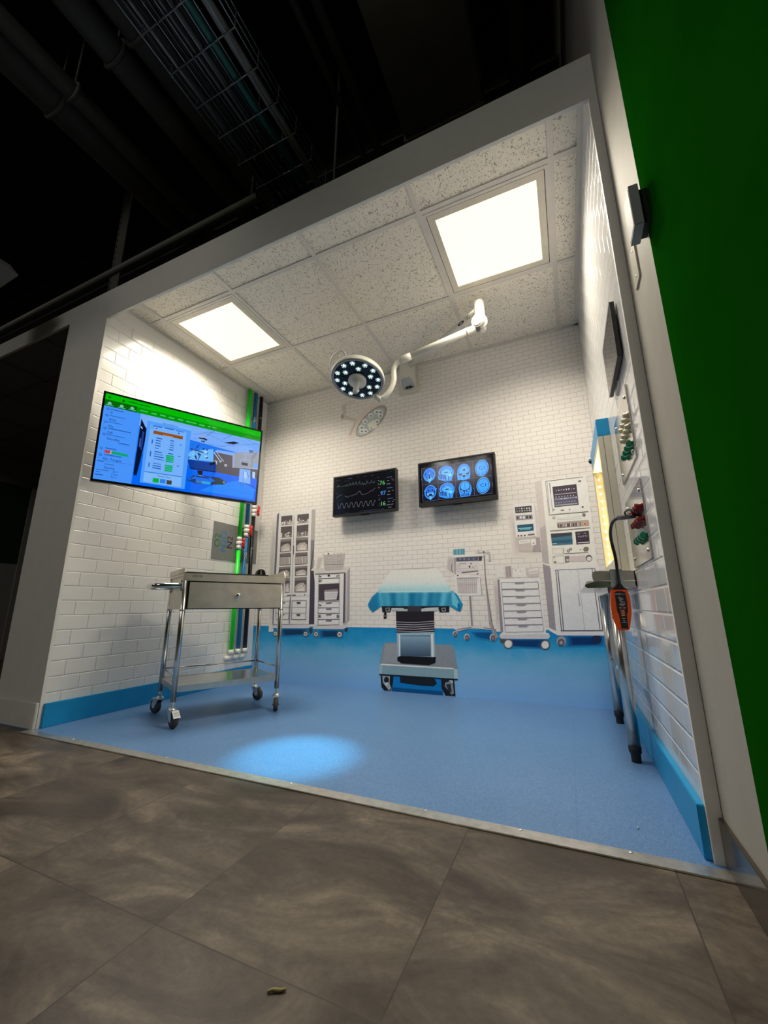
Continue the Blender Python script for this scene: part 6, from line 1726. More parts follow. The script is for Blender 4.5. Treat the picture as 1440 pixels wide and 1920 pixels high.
# dark neighbouring bay seen past the left pier
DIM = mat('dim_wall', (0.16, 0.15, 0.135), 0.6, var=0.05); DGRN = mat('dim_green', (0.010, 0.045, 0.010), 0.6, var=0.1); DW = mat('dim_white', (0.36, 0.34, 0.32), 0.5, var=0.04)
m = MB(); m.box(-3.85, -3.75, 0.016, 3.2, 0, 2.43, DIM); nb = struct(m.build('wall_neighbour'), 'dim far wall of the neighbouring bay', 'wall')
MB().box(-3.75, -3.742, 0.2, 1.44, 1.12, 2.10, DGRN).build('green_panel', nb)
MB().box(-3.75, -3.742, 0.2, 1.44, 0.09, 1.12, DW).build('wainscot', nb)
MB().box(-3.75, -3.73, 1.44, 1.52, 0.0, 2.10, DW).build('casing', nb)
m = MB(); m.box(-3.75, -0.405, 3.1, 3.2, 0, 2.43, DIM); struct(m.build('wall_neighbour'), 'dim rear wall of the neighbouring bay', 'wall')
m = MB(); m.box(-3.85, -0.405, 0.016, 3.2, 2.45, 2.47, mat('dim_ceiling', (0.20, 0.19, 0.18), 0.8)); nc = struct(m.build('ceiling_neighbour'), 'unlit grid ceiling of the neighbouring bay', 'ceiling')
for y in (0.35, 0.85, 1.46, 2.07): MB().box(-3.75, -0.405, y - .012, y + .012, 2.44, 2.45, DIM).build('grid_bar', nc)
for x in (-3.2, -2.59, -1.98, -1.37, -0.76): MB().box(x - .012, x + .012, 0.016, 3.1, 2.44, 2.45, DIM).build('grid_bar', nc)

# ================================================================== THE PRINTED MURAL
root = thing('wall_mural', 'printed wall mural of a tiled operating room covering the back wall', 'mural', (W / 2, D, 0))
MY = D - 0.003
m = MB(); m.box(0.0005, W - .0005, MY, D, 0.428, H - .004, MBRICK); m.build('printed_tiles', root)
m = MB(); m.box(0.0005, W - .0005, MY, D, 0.0015, 0.428, MFLOOR); m.build('printed_floor', root)
for nm, lb, data in MURAL:
    m = MB()
    ui(m, data, lambda x, z, l: (min(max(x, .001), W - .001), MY - .0004 - .0005 * l, max(z, 0.0025)), ink)
    m.build(nm, root, label=lb, flat=True)

# ================================================================== CEILING LIGHTS
def panel_lamp(x, y):
    d = bpy.data.lights.new('ceiling_panel_lamp', 'AREA'); d.energy = PANEL_POWER; d.color = (1.0, 0.905, 0.735); d.shape = 'SQUARE'; d.size = .47; d.spread = radians(142)
    o = bpy.data.objects.new('ceiling_panel_lamp', d); COL.objects.link(o); o.location = (x, y, H - .0045)
DIFF = glow('warm_diffuser', PANEL_COLOR, PANEL_STRENGTH, (0.12, 0.12, 0.10), 0.5)
FRM = mat('light_frame', (0.66, 0.60, 0.50), 0.35, var=0.03)
def ceiling_light(i, j, label):
    x0, y0 = gx[i], gy[j]; a = .012; b = .03; c = .064; s = .61
    t = thing('ceiling_light', label, 'ceiling light', (x0 + s / 2, y0 + s / 2, H), group='square light panels in the bay ceiling')
    def ring(u, v, z0, z1, mt, nm):
        m = MB()
        m.box(x0 + u, x0 + s - u, y0 + u, y0 + v, z0, z1, mt); m.box(x0 + u, x0 + s - u, y0 + s - v, y0 + s - u, z0, z1, mt)
        m.box(x0 + u, x0 + v, y0 + v, y0 + s - v, z0, z1, mt); m.box(x0 + s - v, x0 + s - u, y0 + v, y0 + s - v, z0, z1, mt)
        return m.build(nm, t)
    ring(a, b - .003, H - .004, H + .006, GRID, 'housing'); ring(b, c, H - .003, H + .006, FRM, 'frame')
    MB().box(x0 + c, x0 + s - c, y0 + c, y0 + s - c, H + .001, H + .006, DIFF).build('diffuser', t)
    panel_lamp(x0 + s / 2, y0 + s / 2)
    MB().box(x0 + a, x0 + s - a, y0 + a, y0 + s - a, H + .0065, H + .05, DECK).build('back_box', t)
    for p in ((.15, .046), (.46, .046), (.15, s - .046), (.46, s - .046), (.046, .15), (.046, .46), (s - .046, .15), (s - .046, .46)):
        MB().lathe([(0, -.002), (.004, -.0015), (.005, 0)], (x0 + p[0], y0 + p[1], H - .003), (0, 0, 1), ZINC, 10).build('screw', t)
ceiling_light(0, 0, 'lit square ceiling panel nearest the left tile wall'); ceiling_light(3, 0, 'large lit square ceiling panel nearest the right tile wall')

# ================================================================== TELEVISION
TVR = (0.007, 0.064, -0.492)
tv = thing('television', 'flat screen television swung out from the left tile wall showing a control page', 'television', (0.2956, 0.4418, 1.5558), TVR)
em = lambda h: glow('screen_%d_%d_%d' % h, lin(h), 0.86, (0.004, 0.004, 0.005), 0.04)
m = MB(); m.box(-.034, -.002, -.480, .480, -.272, .272, BLACK, 0.003); m.build('body', tv, local=True)
m = MB()
for q in ((-.480, .480, .262, .2725), (-.480, .480, -.2725, -.258), (-.480, -.469, -.258, .262), (.469, .480, -.258, .262)): m.box(-.004, .004, q[0], q[1], q[2], q[3], GLOSSB)
m.build('bezel', tv, local=True)
m = MB(); ui(m, TV_UI, lambda x, y, l: (-.0015 + .00025 * l, x, y), em, TV_TEXT); m.build('screen', tv, local=True, label='lit blue and green control page', flat=True)
m = MB(); m.box(-.060, -.034, -.14, .14, -.16, .16, BLACK, .004); m.build('rear_cover', tv, local=True)
R_ = Euler(TVR).to_matrix(); ctr = Vector((0.2956, 0.4418, 1.5558))
back = ctr + R_ @ Vector((-.06, 0, 0))
m = MB(); m.box(0.0, .02, .56, .70, 1.42, 1.72, BLACK, .003); m.build('wall_plate', tv)
m = MB(); el = Vector((.16, .78, 1.56)); m.tube([(.02, .63, 1.56), el], .018, BLACK); m.tube([el, back], .018, BLACK); m.cyl(el - Vector((0, 0, .04)), el + Vector((0, 0, .04)), .024, BLACK); m.build('swing_arm', tv)

# ================================================================== GAS PIPES
def wrap_text(mb, s, px, py, z, r, az, size, mt):
    vs, fs = text_geo(s, size)
    out = []
    for v in vs:   # reads upwards: text x -> z, text y -> across the pipe
        a = az + (-v[1]) * -1 / r
        rr = r + .0006
        out.append((px + rr * cos(a), py + rr * sin(a), z + v[0]))
    mb.add(out, fs, mt)
def gas_pipe(name, label, y, col, lcol, valve_z, texts):
    x, r = .036, .0167
    t = thing('gas_pipe', label, 'pipe', (x, y, .2), group='upright gas pipes on the left wall')
    m = MB(); m.cyl((x, y, .225), (x, y, valve_z - .045), r, col, seg=24); m.cyl((x, y, valve_z + .045), (x, y, H - .003), r, col, seg=24); m.build('pipe_run', t)
    for z, s in texts:
        m = MB(); wrap_text(m, s, x, y, z, r, radians(-24), .036, TXW); m.build('lettering', t, label='white gas name lettering')
    v = MB(); v.cyl((x, y, valve_z - .050), (x, y, valve_z - .020), r + .004, PVC); v.cyl((x, y, valve_z + .020), (x, y, valve_z + .050), r + .004, PVC)
    v.ball((x, y, valve_z), .027, PVC, 18); v.cyl((x + .018, y, valve_z), (x + .036, y, valve_z), .012, PVC)
    vb = v.build('valve_body', t)
    h = MB(); h.lathe([(.0, .050), (.012, .048), (.015, .040), (.015, .034)], (x, y, valve_z), (1, .25, 0), RED, 16)
    hx = Vector((1, .25, 0)).normalized() * .042 + Vector((x, y, valve_z))
    for sgn in (-1, 1): h.tube([hx, hx + Vector((0, 0, sgn * .018)), hx + Vector((0, sgn * .003, sgn * .042))], lambda q: .0085 + .003 * q, RED, 10)
    h.build('valve_handle', t, label='red valve handle')
    e = MB(); e.cyl((x, y, .222), (x, y, .262), r + .004, PVC)
    e.tube([(x, y, .230), (x, y, .215), (x - .004, y - .004, .202), (x - .012, y - .012, .198), (x - .034, y - .02, .198)], r + .0035, PVC, 16, True, 1)
    e.build('elbow', t)
gas_pipe('O2', 'bright green upright gas pipe, nearest the television side', 1.225, PGRN, TXW, 1.09, ((0.800, 'O2'), (2.02, 'O2')))
gas_pipe('N2O', 'blue upright gas pipe between the green and black pipes', 1.297, PBLU, TXW, 1.204, ((0.985, 'N2O'), (2.20, 'N2O')))
gas_pipe('N2', 'black upright gas pipe closest to the mural corner', 1.371, PBLK, TXW, 1.39, ((1.05, 'N2'), (2.25, 'N2')))
# sign plate behind the pipes
sg = thing('gas_sign', 'grey wall plate lettered O2 N2O N2 behind the coloured pipes', 'sign', (0.002, 1.225, 1.09))
m = MB(); m.box(0.0, .004, .979, 1.473, .942, 1.236, GREYP, .0015); m.build('plate', sg)
for s, y, c in (('O2', 1.029, mat('sign_green', (0.02, 0.22, 0.02), 0.5)), ('N2O', 1.092, mat('sign_blue', (0.01, 0.24, 0.58), 0.5)), ('N2', 1.158, TXK)):
    m = MB(); m.text(s, (.0048, y, 1.09), (0, 0, 1), (0, -1, 0), .082, c); m.build('lettering', sg, label=s + ' lettering')

# ================================================================== UTILITY CART
YAW = 1.0744; CL, CW = .547, .347
ct = thing('utility_cart', 'stainless steel utility cart with one drawer standing by the left wall', 'cart', (.591, .281, 0.0015), (0, 0, YAW))
B = lambda mb, nm, p=None, **k: mb.build(nm, p or ct, local=True, **k)
def legtube(x, y):
    m = MB(); m.cyl((x, y, .118), (x, y, .742), .0135, STEELS, seg=20); m.cyl((x, y, .560), (x, y, .570), .0150, STEELS, seg=20); B(m, 'leg')
for x, y in ((0, 0), (CL, 0), (0, CW), (CL, CW)): legtube(x, y)
m = MB(); m.box(-.014, CL + .014, -.014, CW + .014, .742, .757, STEEL, .002); m.box(-.014, CL + .014, -.0175, -.012, .7175, .757, STEEL); B(m, 'top')
m = MB(); m.box(-.016, -.012, -.016, CW + .014, .757, .785, STEEL); m.prism([(CL + .012, .10, .757), (CL + .012, CW + .014, .757), (CL + .012, CW + .014, .785), (CL + .012, .0, .785), (CL + .012, -.014, .757)], (.004, 0, 0), STEEL); m.box(-.016, CL + .016, CW + .010, CW + .014, .757, .785, STEEL); B(m, 'guard_rim')
for q in ((-.006, -.003, .014, CW - .014), (CL + .003, CL + .006, .014, CW - .014)): B(MB().box(*q, .568, .742, STEEL), 'side_panel')
B(MB().box(.014, CL - .014, CW, CW + .003, .568, .742, STEEL), 'back_panel')
m = MB(); m.box(.020, CL - .012, -.0165, -.0125, .573, .7105, STEEL, .001); m.box(.028, CL - .02, -.0125, CW - .03, .582, .700, STEEL); dr = B(m, 'drawer')
m = MB(); m.box(.008, CL - .004, -.006, -.003, .568, .718, BLACK); B(m, 'drawer_gap_shade')  # black sheet stands in for the shade in the gap round the drawer
m = MB(); m.lathe([(.006, 0), (.005, .008), (.011, .014), (.0135, .021), (.010, .027), (0, .029)], (.276, -.016, .643), (0, -1, 0), CHROME, 20); B(m, 'knob', dr)
m = MB(); m.text('VEVOR', (.055, -.0181, .742), (1, 0, 0), (0, 0, 1), .0165, TXK); B(m, 'lettering')
m = MB(); m.box(.0, CL, 0, CW, .184, .188, STEELS); m.box(.005, CL - .005, -.004, 0, .160, .190, STEEL); m.box(.005, CL - .005, CW, CW + .004, .160, .19, STEEL); m.box(-.004, 0, .005, CW - .005, .16, .19, STEEL); m.box(CL, CL + .004, .005, CW - .005, .16, .19, STEEL); B(m, 'lower_shelf')
for q in (((0, CW), (CL, CW)), ((0, 0), (0, CW)), ((CL, 0), (CL, CW))): B(MB().tube([(*q[0], .238), (*q[1], .238)], .0045, STEELS), 'shelf_rail')
m = MB(); m.tube([(-.008, .03, .692), (-.09, .03, .692), (-.132, .05, .692), (-.142, .09, .692), (-.142, CW - .09, .692), (-.132, CW - .05, .692), (-.09, CW - .03, .692), (-.008, CW - .03, .692)], .0135, CHROME, 16, True, 2)
for y in (.03, CW - .03): m.cyl((-.012, y, .692), (-.004, y, .692), .022, CHROME); m.cyl((-.010, y, .665), (-.010, y, .722), .004, BLACK)
B(m, 'push_handle')
def caster(lx, ly, ang, brake):
    c = bpy.data.objects.new('caster', None)
    m = MB(); d = Vector((cos(ang), sin(ang), 0)); n = Vector((-sin(ang), cos(ang), 0)); o = Vector((lx, ly, 0)); hub = o + d * .026 + Vector((0, 0, .0355))
    m.cyl(o + Vector((0, 0, .085)), o + Vector((0, 0, .119)), .0075, ZINC); m.lathe([(.021, .074), (.022, .082), (.014, .090), (.0075, .092)], o, (0, 0, 1), ZINC, 18)
    for sgn in (-1, 1):
        a = o + n * sgn * .0165
        m.prism([a + d * -.012 + Vector((0, 0, .078)), a + d * .030 + Vector((0, 0, .078)), a + d * .038 + Vector((0, 0, .045)), a + d * .030 + Vector((0, 0, .029)), a + d * .018 + Vector((0, 0, .031))], n * sgn * .0018, ZINC)
    m.prism([o + d * -.012 + n * -.0165 + Vector((0, 0, .0765)), o + d * .03 + n * -.0165 + Vector((0, 0, .0765)), o + d * .03 + n * .0165 + Vector((0, 0, .0765)), o + d * -.012 + n * .0165 + Vector((0, 0, .0765))], (0, 0, .0018), ZINC)
    m.cyl(hub - n * .021, hub + n * .021, .0038, ZINC, seg=10)
    f = B(m, 'caster')
    w = MB(); w.lathe([(.012, -.0125), (.030, -.0125), (.0345, -.008), (.0355, 0), (.0345, .008), (.030, .0125), (.012, .0125)], hub, n, RUBBER, 28)
    w.lathe([(.003, -.0135), (.013, -.013), (.014, -.0100), (.014, .0100), (.013, .013), (.003, .0135)], hub, n, mat('wheel_core', (0.16, 0.15, 0.145), 0.5), 20)
    w.build('wheel', f, local=True)
    if brake:
        b = MB(); top = o + d * .034 + Vector((0, 0, .080)); e = d * .030 + Vector((0, 0, -.030)); u = e.normalized().cross(n) * .003
        p = [top - n * .016, top + n * .016, top + n * .017 + e, top - n * .017 + e]
        PED = mat('pedal_metal', (0.74, 0.77, 0.75), 0.35, 0.2); b.prism(p, u, PED)
        for k in (.3, .5, .7): q = top + e * k; b.prism([q - n * .012, q + n * .012, q + n * .012 + e * .07, q - n * .012 + e * .07], u * 1.5, mat('pedal_ridge', (0.45, 0.47, 0.46), 0.4, 0.2))
        b.build('brake_pedal', f, local=True)
caster(0, 0, radians(-78), True); caster(CL, 0, radians(-115), False); caster(0, CW, radians(118), True); caster(CL, CW, radians(-60), False)
# things on the cart top
cm = Matrix.Translation((.591, .281, 0.0015)) @ Matrix.Rotation(YAW, 4, 'Z')
m = MB(); m.box(.0, .455, -.010, .25, .757, .7655, mat('black_mat', (0.03, 0.032, 0.03), 0.35), .002, tf=cm); tag(m.build('black_mat'), 'thin dark mat lying on the steel cart top', 'mat')
cp = thing('cable_clip', 'small rounded black clip on the dark mat at the cart top', 'clip', cm @ Vector((.425, .04, .7655)))
m = MB()
pr = [(-.026, 0), (.028, 0), (.026, .016), (.018, .030), (.004, .036), (-.012, .035), (-.023, .026), (-.027, .012)]
m.prism([cm @ Vector((.425 + a, .03, .7655 + b)) for a, b in pr], (cm.to_3x3() @ Vector((0, .03, 0))), GLOSSB); m.build('body', cp)
m = MB(); m.prism([cm @ Vector((.425 + a, .0285, .7655 + b)) for a, b in ((-.006, .004), (.003, .004), (.000, .030), (-.007, .030))], (cm.to_3x3() @ Vector((0, .004, 0))), mat('clip_face', (0.20, 0.20, 0.17), 0.3)); m.build('face', cp)

# ================================================================== WALL MONITORS
def wall_monitor(label, x, z, w, h, data, txt, strength, bot):
    t = thing('wall_monitor', label, 'monitor', (x, D, z), group='black monitors over the mural')
    hw, hh = w / 2, h / 2; y = 1.40
    m = MB(); m.box(x - hw, x + hw, y + .001, y + .040, z - hh, z + hh, BLACK, .004); m.box(x - hw + .05, x + hw - .05, y + .04, y + .066, z - hh + .012, z + hh - .04, BLACK, .006); m.build('body', t)
    m = MB()
    b = .010
    m.box(x - hw, x + hw, y - .004, y + .001, z + hh - b, z + hh, BLACK); m.box(x - hw, x + hw, y - .004, y + .001, z - hh, z - hh + bot, BLACK); m.box(x - hw, x - hw + b, y - .004, y + .001, z - hh + bot, z + hh - b, BLACK); m.box(x + hw - b, x + hw, y - .004, y + .001, z - hh + bot, z + hh - b, BLACK); m.build('bezel', t)
    e = lambda c: glow('mon_%d_%d_%d' % c, lin(c), strength, (0.004, 0.004, 0.005), 0.15)
    m = MB(); m.box(x - hw + b, x + hw - b, y, y + .001, z - hh + bot, z + hh - b, GLOSSB); ui(m, data, lambda u, v, l: (x + u, y - .0003 - .00015 * l, z + v), e, txt); m.build('screen', t, flat=True)
    m = MB(); m.box(x - .09, x + .09, y + .066, y + .080, z - .08, z + .08, BLACK); m.box(x - .06, x + .06, y + .080, D - .004, z - .06, z + .06, BLACK); m.build('wall_bracket', t)
    m = MB(); m.box(x - .035, x + .035, y + .004, y + .03, z - hh - .006, z - hh, BLACK, .002); m.build('button_bar', t)
VS = [[0, 4, 4, 10, -265, -148, 265, -148, 265, 156, -265, 156]]
wall_monitor('black wall monitor showing pulse waveforms with numbers 76 97 and 16', 1.09, 1.432, .548, .330, VS + VITALS_UI, VITALS_TEXT, 1.0, .016)
wall_monitor('black wall monitor showing eight blue brain scans', 1.814, 1.435, .554, .332, SCANS_UI, (), 1.15, .030)

# ================================================================== SURGICAL LAMP
sl = thing('surgical_lamp', 'white wall-mounted surgical lamp on a jointed arm with round lit head', 'surgical lamp', (1.457, D, 2.36))
m = MB(); m.box(1.372, 1.543, D - .028, D - .0035, 2.243, H - .006, LAMPW, .004); m.build('wall_plate', sl)
m = MB(); cx_, cy_ = 1.456, 1.420
prof = [(1.398, D - .028), (1.398, 1.425)] + [(cx_ + .058 * cos(a), cy_ + .058 * sin(a) * .8) for a in [pi + pi * k / 10 for k in range(1, 10)]] + [(1.514, 1.425), (1.514, D - .028)]
n = len(prof)
top = [(x, y, H - .006) for x, y in prof]; bot = [(x, y, 2.335 - (y - 1.37) * .62) for x, y in prof]
m.add(top + bot, [tuple(range(n)), tuple(range(n, 2 * n))[::-1]] + [(i, (i + 1) % n, n + (i + 1) % n, n + i) for i in range(n)], LAMPW)
m.build('mount_housing', sl)
m = MB(); yy = lambda y, d=0: 2.335 - (y - 1.37) * .62 - .0025 - d
m.prism([(1.404, 1.44, yy(1.44)), (1.418, 1.388, yy(1.388)), (1.494, 1.388, yy(1.388)), (1.508, 1.44, yy(1.44)), (1.500, 1.466, yy(1.466)), (1.412, 1.466, yy(1.466))], (0, -.0012, -.002), mat('grey_cover', (0.40, 0.41, 0.42), 0.4)); m.build('bottom_cover', sl)
m = MB()
for x, y in ((1.446, 1.452), (1.470, 1.45), (1.478, 1.456)): m.ball((x, y, yy(y, .006)), .010, BLACK, 10)
m.tube([(1.425, 1.462, yy(1.462, .003)), (1.45, 1.46, yy(1.46, .008)), (1.50, 1.455, yy(1.455, .004))], .003, BLACK, 8); m.build('connector', sl)
E1 = Vector((2.128, .93, 2.378))
m = MB(); m.tube([(1.485, 1.405, 2.424), E1], .0175, LAMPW, 18); m.cyl((1.470, 1.41, 2.36), (1.470, 1.41, 2.455), .030, LAMPW)
ar = m.build('horizontal_arm', sl)
dA = (E1 - Vector((1.485, 1.405, 2.424))).normalized(); nA = Vector((-dA.y, dA.x, 0)).normalized() * -1
fA = (Vector((2.458, -1.283, .575)) - E1); fA = (fA - dA * fA.dot(dA)).normalized(); uA = dA.cross(fA)
m = MB(); o = Vector((1.485, 1.405, 2.424)).lerp(E1, .80) + fA * .0182
m.prism([o + dA * (.030 * cos(a)) + uA * (.010 * sin(a)) for a in [2 * pi * k / 20 for k in range(20)]], fA * .0008, BLACK)
m.text('/30', o + dA * .062, dA, uA if uA.z > 0 else -uA, .034, TXK); m.text('LED', o + fA * .001, dA, uA if uA.z > 0 else -uA, .016, TXW); m.build('lettering', ar)
m = MB(); m.lathe([(0, 2.425), (.026, 2.423), (.031, 2.416), (.031, 2.285), (.034, 2.27), (.034, 2.225), (.026, 2.212), (0, 2.210)], (E1.x, E1.y, 0), (0, 0, 1), LAMPW, 26)
m.cyl((2.128, .900, 2.258), (2.120, .872, 2.252), .040, LAMPW, seg=28); m.cyl((2.120, .872, 2.252), (2.119, .869, 2.2515), .031, LAMPW, seg=28); m.cyl((2.128, .925, 2.258), (2.128, .900, 2.258), .046, LAMPW, seg=28)
m.cyl((2.12, .905, 2.214), (2.118, .895, 2.205), .014, mat('grey_knob', (0.5, 0.5, 0.5), 0.3, 0.8)); m.build('elbow_joint', sl)
E2 = Vector((2.100, .905, 2.226)); E3 = Vector((1.69, .85, 2.112))
m = MB(); m.tube([E2, E3], .0215, LAMPW, 20); m.tube([E2.lerp(E3, .12), E2.lerp(E3, .14)], .0232, LAMPW, 20); m.tube([E3.lerp(E2, .02), E3 + (E3 - E2).normalized() * .055], .0235, LAMPW, 20); m.build('spring_arm', sl)
m = MB(); m.tube([(1.66, .85, 2.104), (1.632, .85, 2.100), (1.604, .85, 2.090), (1.585, .85, 2.066), (1.580, .85, 2.03), (1.584, .85, 1.99), (1.578, .85, 1.955), (1.556, .848, 1.905), (1.52, .842, 1.868), (1.487, .838, 1.858), (1.462, .835, 1.872), (1.458, .83, 1.89)], .0165, LAMPW, 16, True, 2); m.ball((1.487, .838, 1.858), .020, LAMPW); m.build('yoke', sl)
HC = Vector((1.406, .690, 1.937)); HN = Vector((0.0, -.28, -.96)).normalized(); HX_ = Vector((1, 0, 0)); HY_ = HN.cross(HX_).normalized(); HR = .163
hp = lambda r, a, d=0: HC + (HX_ * cos(a) + HY_ * sin(a)) * r + HN * d
m = MB(); m.lathe([(0, -.060), (.08, -.058), (.135, -.046), (.160, -.030), (.166, -.012), (HR + .002, .004)], HC, HN, LAMPW, 48); hd = m.build('head_shell', sl)
m = MB(); m.lathe([(HR + .002, .0), (HR + .001, .008), (HR - .004, .011), (.148, .008), (.146, .002)], HC, HN, mat('grey_ring', (0.33, 0.335, 0.36), 0.35), 48); m.build('rim_ring', hd)
m = MB(); m.lathe([(.148, .003), (0, .003)], HC, HN, mat('lamp_face', (0.008, 0.012, 0.022), 0.12), 48)
for k in range(6):
    a = radians(60 * k + 30); p, q = hp(.055, a, .004), hp(.145, a, .004); u = (q - p).normalized().cross(HN) * .003
    m.prism([p - u, q - u, q + u, p + u], HN * .0015, mat('lamp_rib', (0.03, 0.04, 0.06), 0.2))
m.build('lamp_face', hd)
LENS = mat('lens_glass', (0.46, 0.56, 0.55), 0.12, 0.3, var=0.4, nscale=90); LEDG = glow('led_cool', (0.80, 1.0, 0.97), 2.2, (.7, .7, .7))
for k in range(6):
    for r, da in ((.128, 17), (.128, -17), (.088, 0)):
        a = radians(60 * k + da); c = hp(r, a, .004)
        l = MB(); l.lathe([(.0185, -.001), (.0180, .003), (.0150, .004), (.012, .0015), (.006, .001)], c, HN, LENS, 16); l.lathe([(.0056, .0008), (.0045, .004), (0, .005)], c, HN, LEDG, 12)
        for j in range(5): q = c + (HX_ * cos(j * 1.257) + HY_ * sin(j * 1.257)) * .0115 + HN * .0035; l.ball(q, .0020, LEDG, 6)
        l.build('led_lens', hd)
m = MB(); m.lathe([(.052, .003), (.056, .010), (.056, .022), (.050, .028), (.020, .030), (.018, .034), (.0165, .085), (.0155, .108), (.010, .112), (.009, .108), (0, .108)], HC, HN, LAMPW, 28); m.build('centre_handle', hd)
m = MB(); a0, a1 = radians(178), radians(92)
m.tube([hp(.160, a0, -.02), hp(.190, a0 - .1, -.05), hp(.192, (a0 + a1) / 2, -.080), hp(.184, a1 + .1, -.07), hp(.155, a1, -.04)], .006, LAMPW, 10, True, 2); m.tube([hp(.168, a0 - .2, -.03), hp(.172, (a0 + a1) / 2, -.066), hp(.160, a1 + .3, -.06)], .004, LAMPW, 8, True, 2); m.build('grab_rail', hd)
sd = bpy.data.lights.new('surgical_beam', 'SPOT'); sd.energy = 200; sd.color = (0.22, 0.92, 1.0); sd.spot_size = radians(19); sd.spot_blend = 0.9; sd.shadow_soft_size = 0.03
so = bpy.data.objects.new('surgical_beam', sd); COL.objects.link(so); so.location = HC + HN * .125
so.rotation_euler = (Vector((1.40, .205, 0)) - so.location).to_track_quat('-Z', 'Y').to_euler()

# ================================================================== RIGHT WALL
def connector_plate(label, y0, y1, z0, z1, jacks):
    t = thing('connector_plate', label, 'connector plate', (W, (y0 + y1) / 2, (z0 + z1) / 2), group='steel connector plates on the right wall')
    x1 = W; x0 = W - .005
    m = MB(); m.box(x0, x1, y0, y1, z0, z1, PLATE, .0012); m.build('plate', t)
    for y in (y0 + .040, y1 - .040):
        for z in (z0 + .03, z1 - .03): MB().lathe([(.0065, 0), (.006, .003), (.003, .0042), (0, .0042)], (x0, y, z), (-1, 0, 0), CHROME, 14).build('screw', t)
    for kind, y, z in jacks:
        mt = {'r': JRED, 'g': JGRN, 'i': JIVO}[kind]
        m = MB()
        if kind == 'g': m.box(x0 - .018, x0, y - .0105, y + .0105, z - .011, z + .011, mt, .004); m.cyl((x0 - .0175, y, z), (x0 - .0183, y, z), .005, BLACK)
        elif kind == 'r': m.lathe([(.0105, 0), (.0105, .004), (.0080, .006), (.0078, .014), (.0095, .016), (.0095, .020), (.006, .021), (.0055, .012)], (x0, y, z), (-1, 0, 0), mt, 18)
        else: m.lathe([(.0115, 0), (.0115, .003), (.0085, .005), (.0080, .013), (.0062, .015), (.005, .010)], (x0, y, z), (-1, 0, 0), mt, 18)
        m.build('jack', t)
ys4 = [.170, .213, .258, .302]
pl1 = connector_plate('steel wall plate with ivory and green jacks, just above its twin', .146, .500, 1.034, 1.288,
    [('i', y, 1.186) for y in ys4] + [('i', y + .006, 1.148) for y in ys4] + [('g', y, 1.088) for y in [.176, .222, .268, .314]])
pl2 = connector_plate('steel wall plate with red and green jacks, a black cable plugged in', .148, .512, .710, .963,
    [('r', y, .878) for y in ys4] + [('r', y, .836) for y in ys4] + [('g', y, .784) for y in [.176, .220, .266, .312]])
# lit display window box
bx = thing('light_box', 'cream framed light box with blue header projecting from the right wall', 'light box', (W, .935, 1.06))
x0 = 2.649
CREAM = mat('cream_trim', (0.60, 0.575, 0.48), 0.4, var=0.03); CRIN = mat('cream_liner', (0.80, 0.72, 0.50), 0.45, var=0.03)
m = MB(); m.box(x0, W, .679, 1.19, 1.322, 1.406, BLUE, .0015); m.build('header', bx)
m = MB(); m.box(x0, x0 + .0205, .679, .700, .709, 1.322, CREAM, .001); m.box(x0 + .022, W, .679, .700, .709, 1.322, CREAM, .001); m.build('near_casing', bx)
m = MB(); m.box(x0, W, 1.170, 1.19, .709, 1.322, CREAM, .001); m.build('far_casing', bx)
m = MB(); m.box(x0, W, .700, 1.170, 1.292, 1.322, CREAM); m.build('top_rail', bx)
m = MB(); m.box(x0, W, .700, 1.170, .709, .765, CREAM); m.build('bottom_rail', bx)
m = MB(); m.box(2.693, W - .0005, .700, 1.170, .765, 1.292, CRIN); m.box(x0 + .004, 2.693, 1.163, 1.170, .765, 1.292, CRIN); m.build('liner', bx)
LEDW = glow('led_warm', (1.0, 0.84, 0.42), 22.0, (.8, .8, .6))
m = MB(); m.box(2.668, 2.678, 1.161, 1.163, .770, 1.29, mat('led_tape', (0.75, 0.70, 0.55), 0.4)); st = m.build('led_tape', bx)
for k in range(13):
    z = .795 + .0416 * k
    if z < 1.29: MB().box(2.6695, 2.6765, 1.1592, 1.161, z - .0035, z + .0035, LEDW).build('led', st)
ld = bpy.data.lights.new('led_tape_light', 'AREA'); ld.energy = 0.9; ld.color = (1.0, 0.82, 0.42); ld.shape = 'RECTANGLE'; ld.size = .008; ld.size_y = .50
lo = bpy.data.objects.new('led_tape_light', ld); COL.objects.link(lo); lo.location = (2.673, 1.158, 1.03); lo.rotation_euler = (radians(-90), 0, 0)
m = MB(); m.tube([(2.645, 1.186, 1.385), (2.640, 1.188, 1.372), (2.648, 1.186, 1.36)], .006, BLACK, 8); m.ball((2.646, 1.186, 1.372), .010, BLACK, 8); m.build('cable_grip', bx)
# dark wall display
wdp = thing('wall_display', 'switched off glossy black wall display high on the right tile wall', 'display', (W, .25, 1.474))
m = MB(); m.box(2.6815, 2.6955, .104, .404, 1.370, 1.578, BLACK, .0015); m.build('body', wdp)
m = MB(); m.box(2.6805, 2.6815, .104, .404, 1.370, 1.578, mat('display_edge', (0.30, 0.29, 0.30), 0.3)); m.build('frame', wdp)
m = MB(); m.box(2.6800, 2.6805, .110, .398, 1.376, 1.572, mat('mirror_glass', (0.02, 0.02, 0.02), 0.02, spec=1.0)); m.build('screen', wdp)
m = MB(); m.box(2.6955, W, .16, .35, 1.41, 1.54, BLACK); m.build('wall_bracket', wdp)
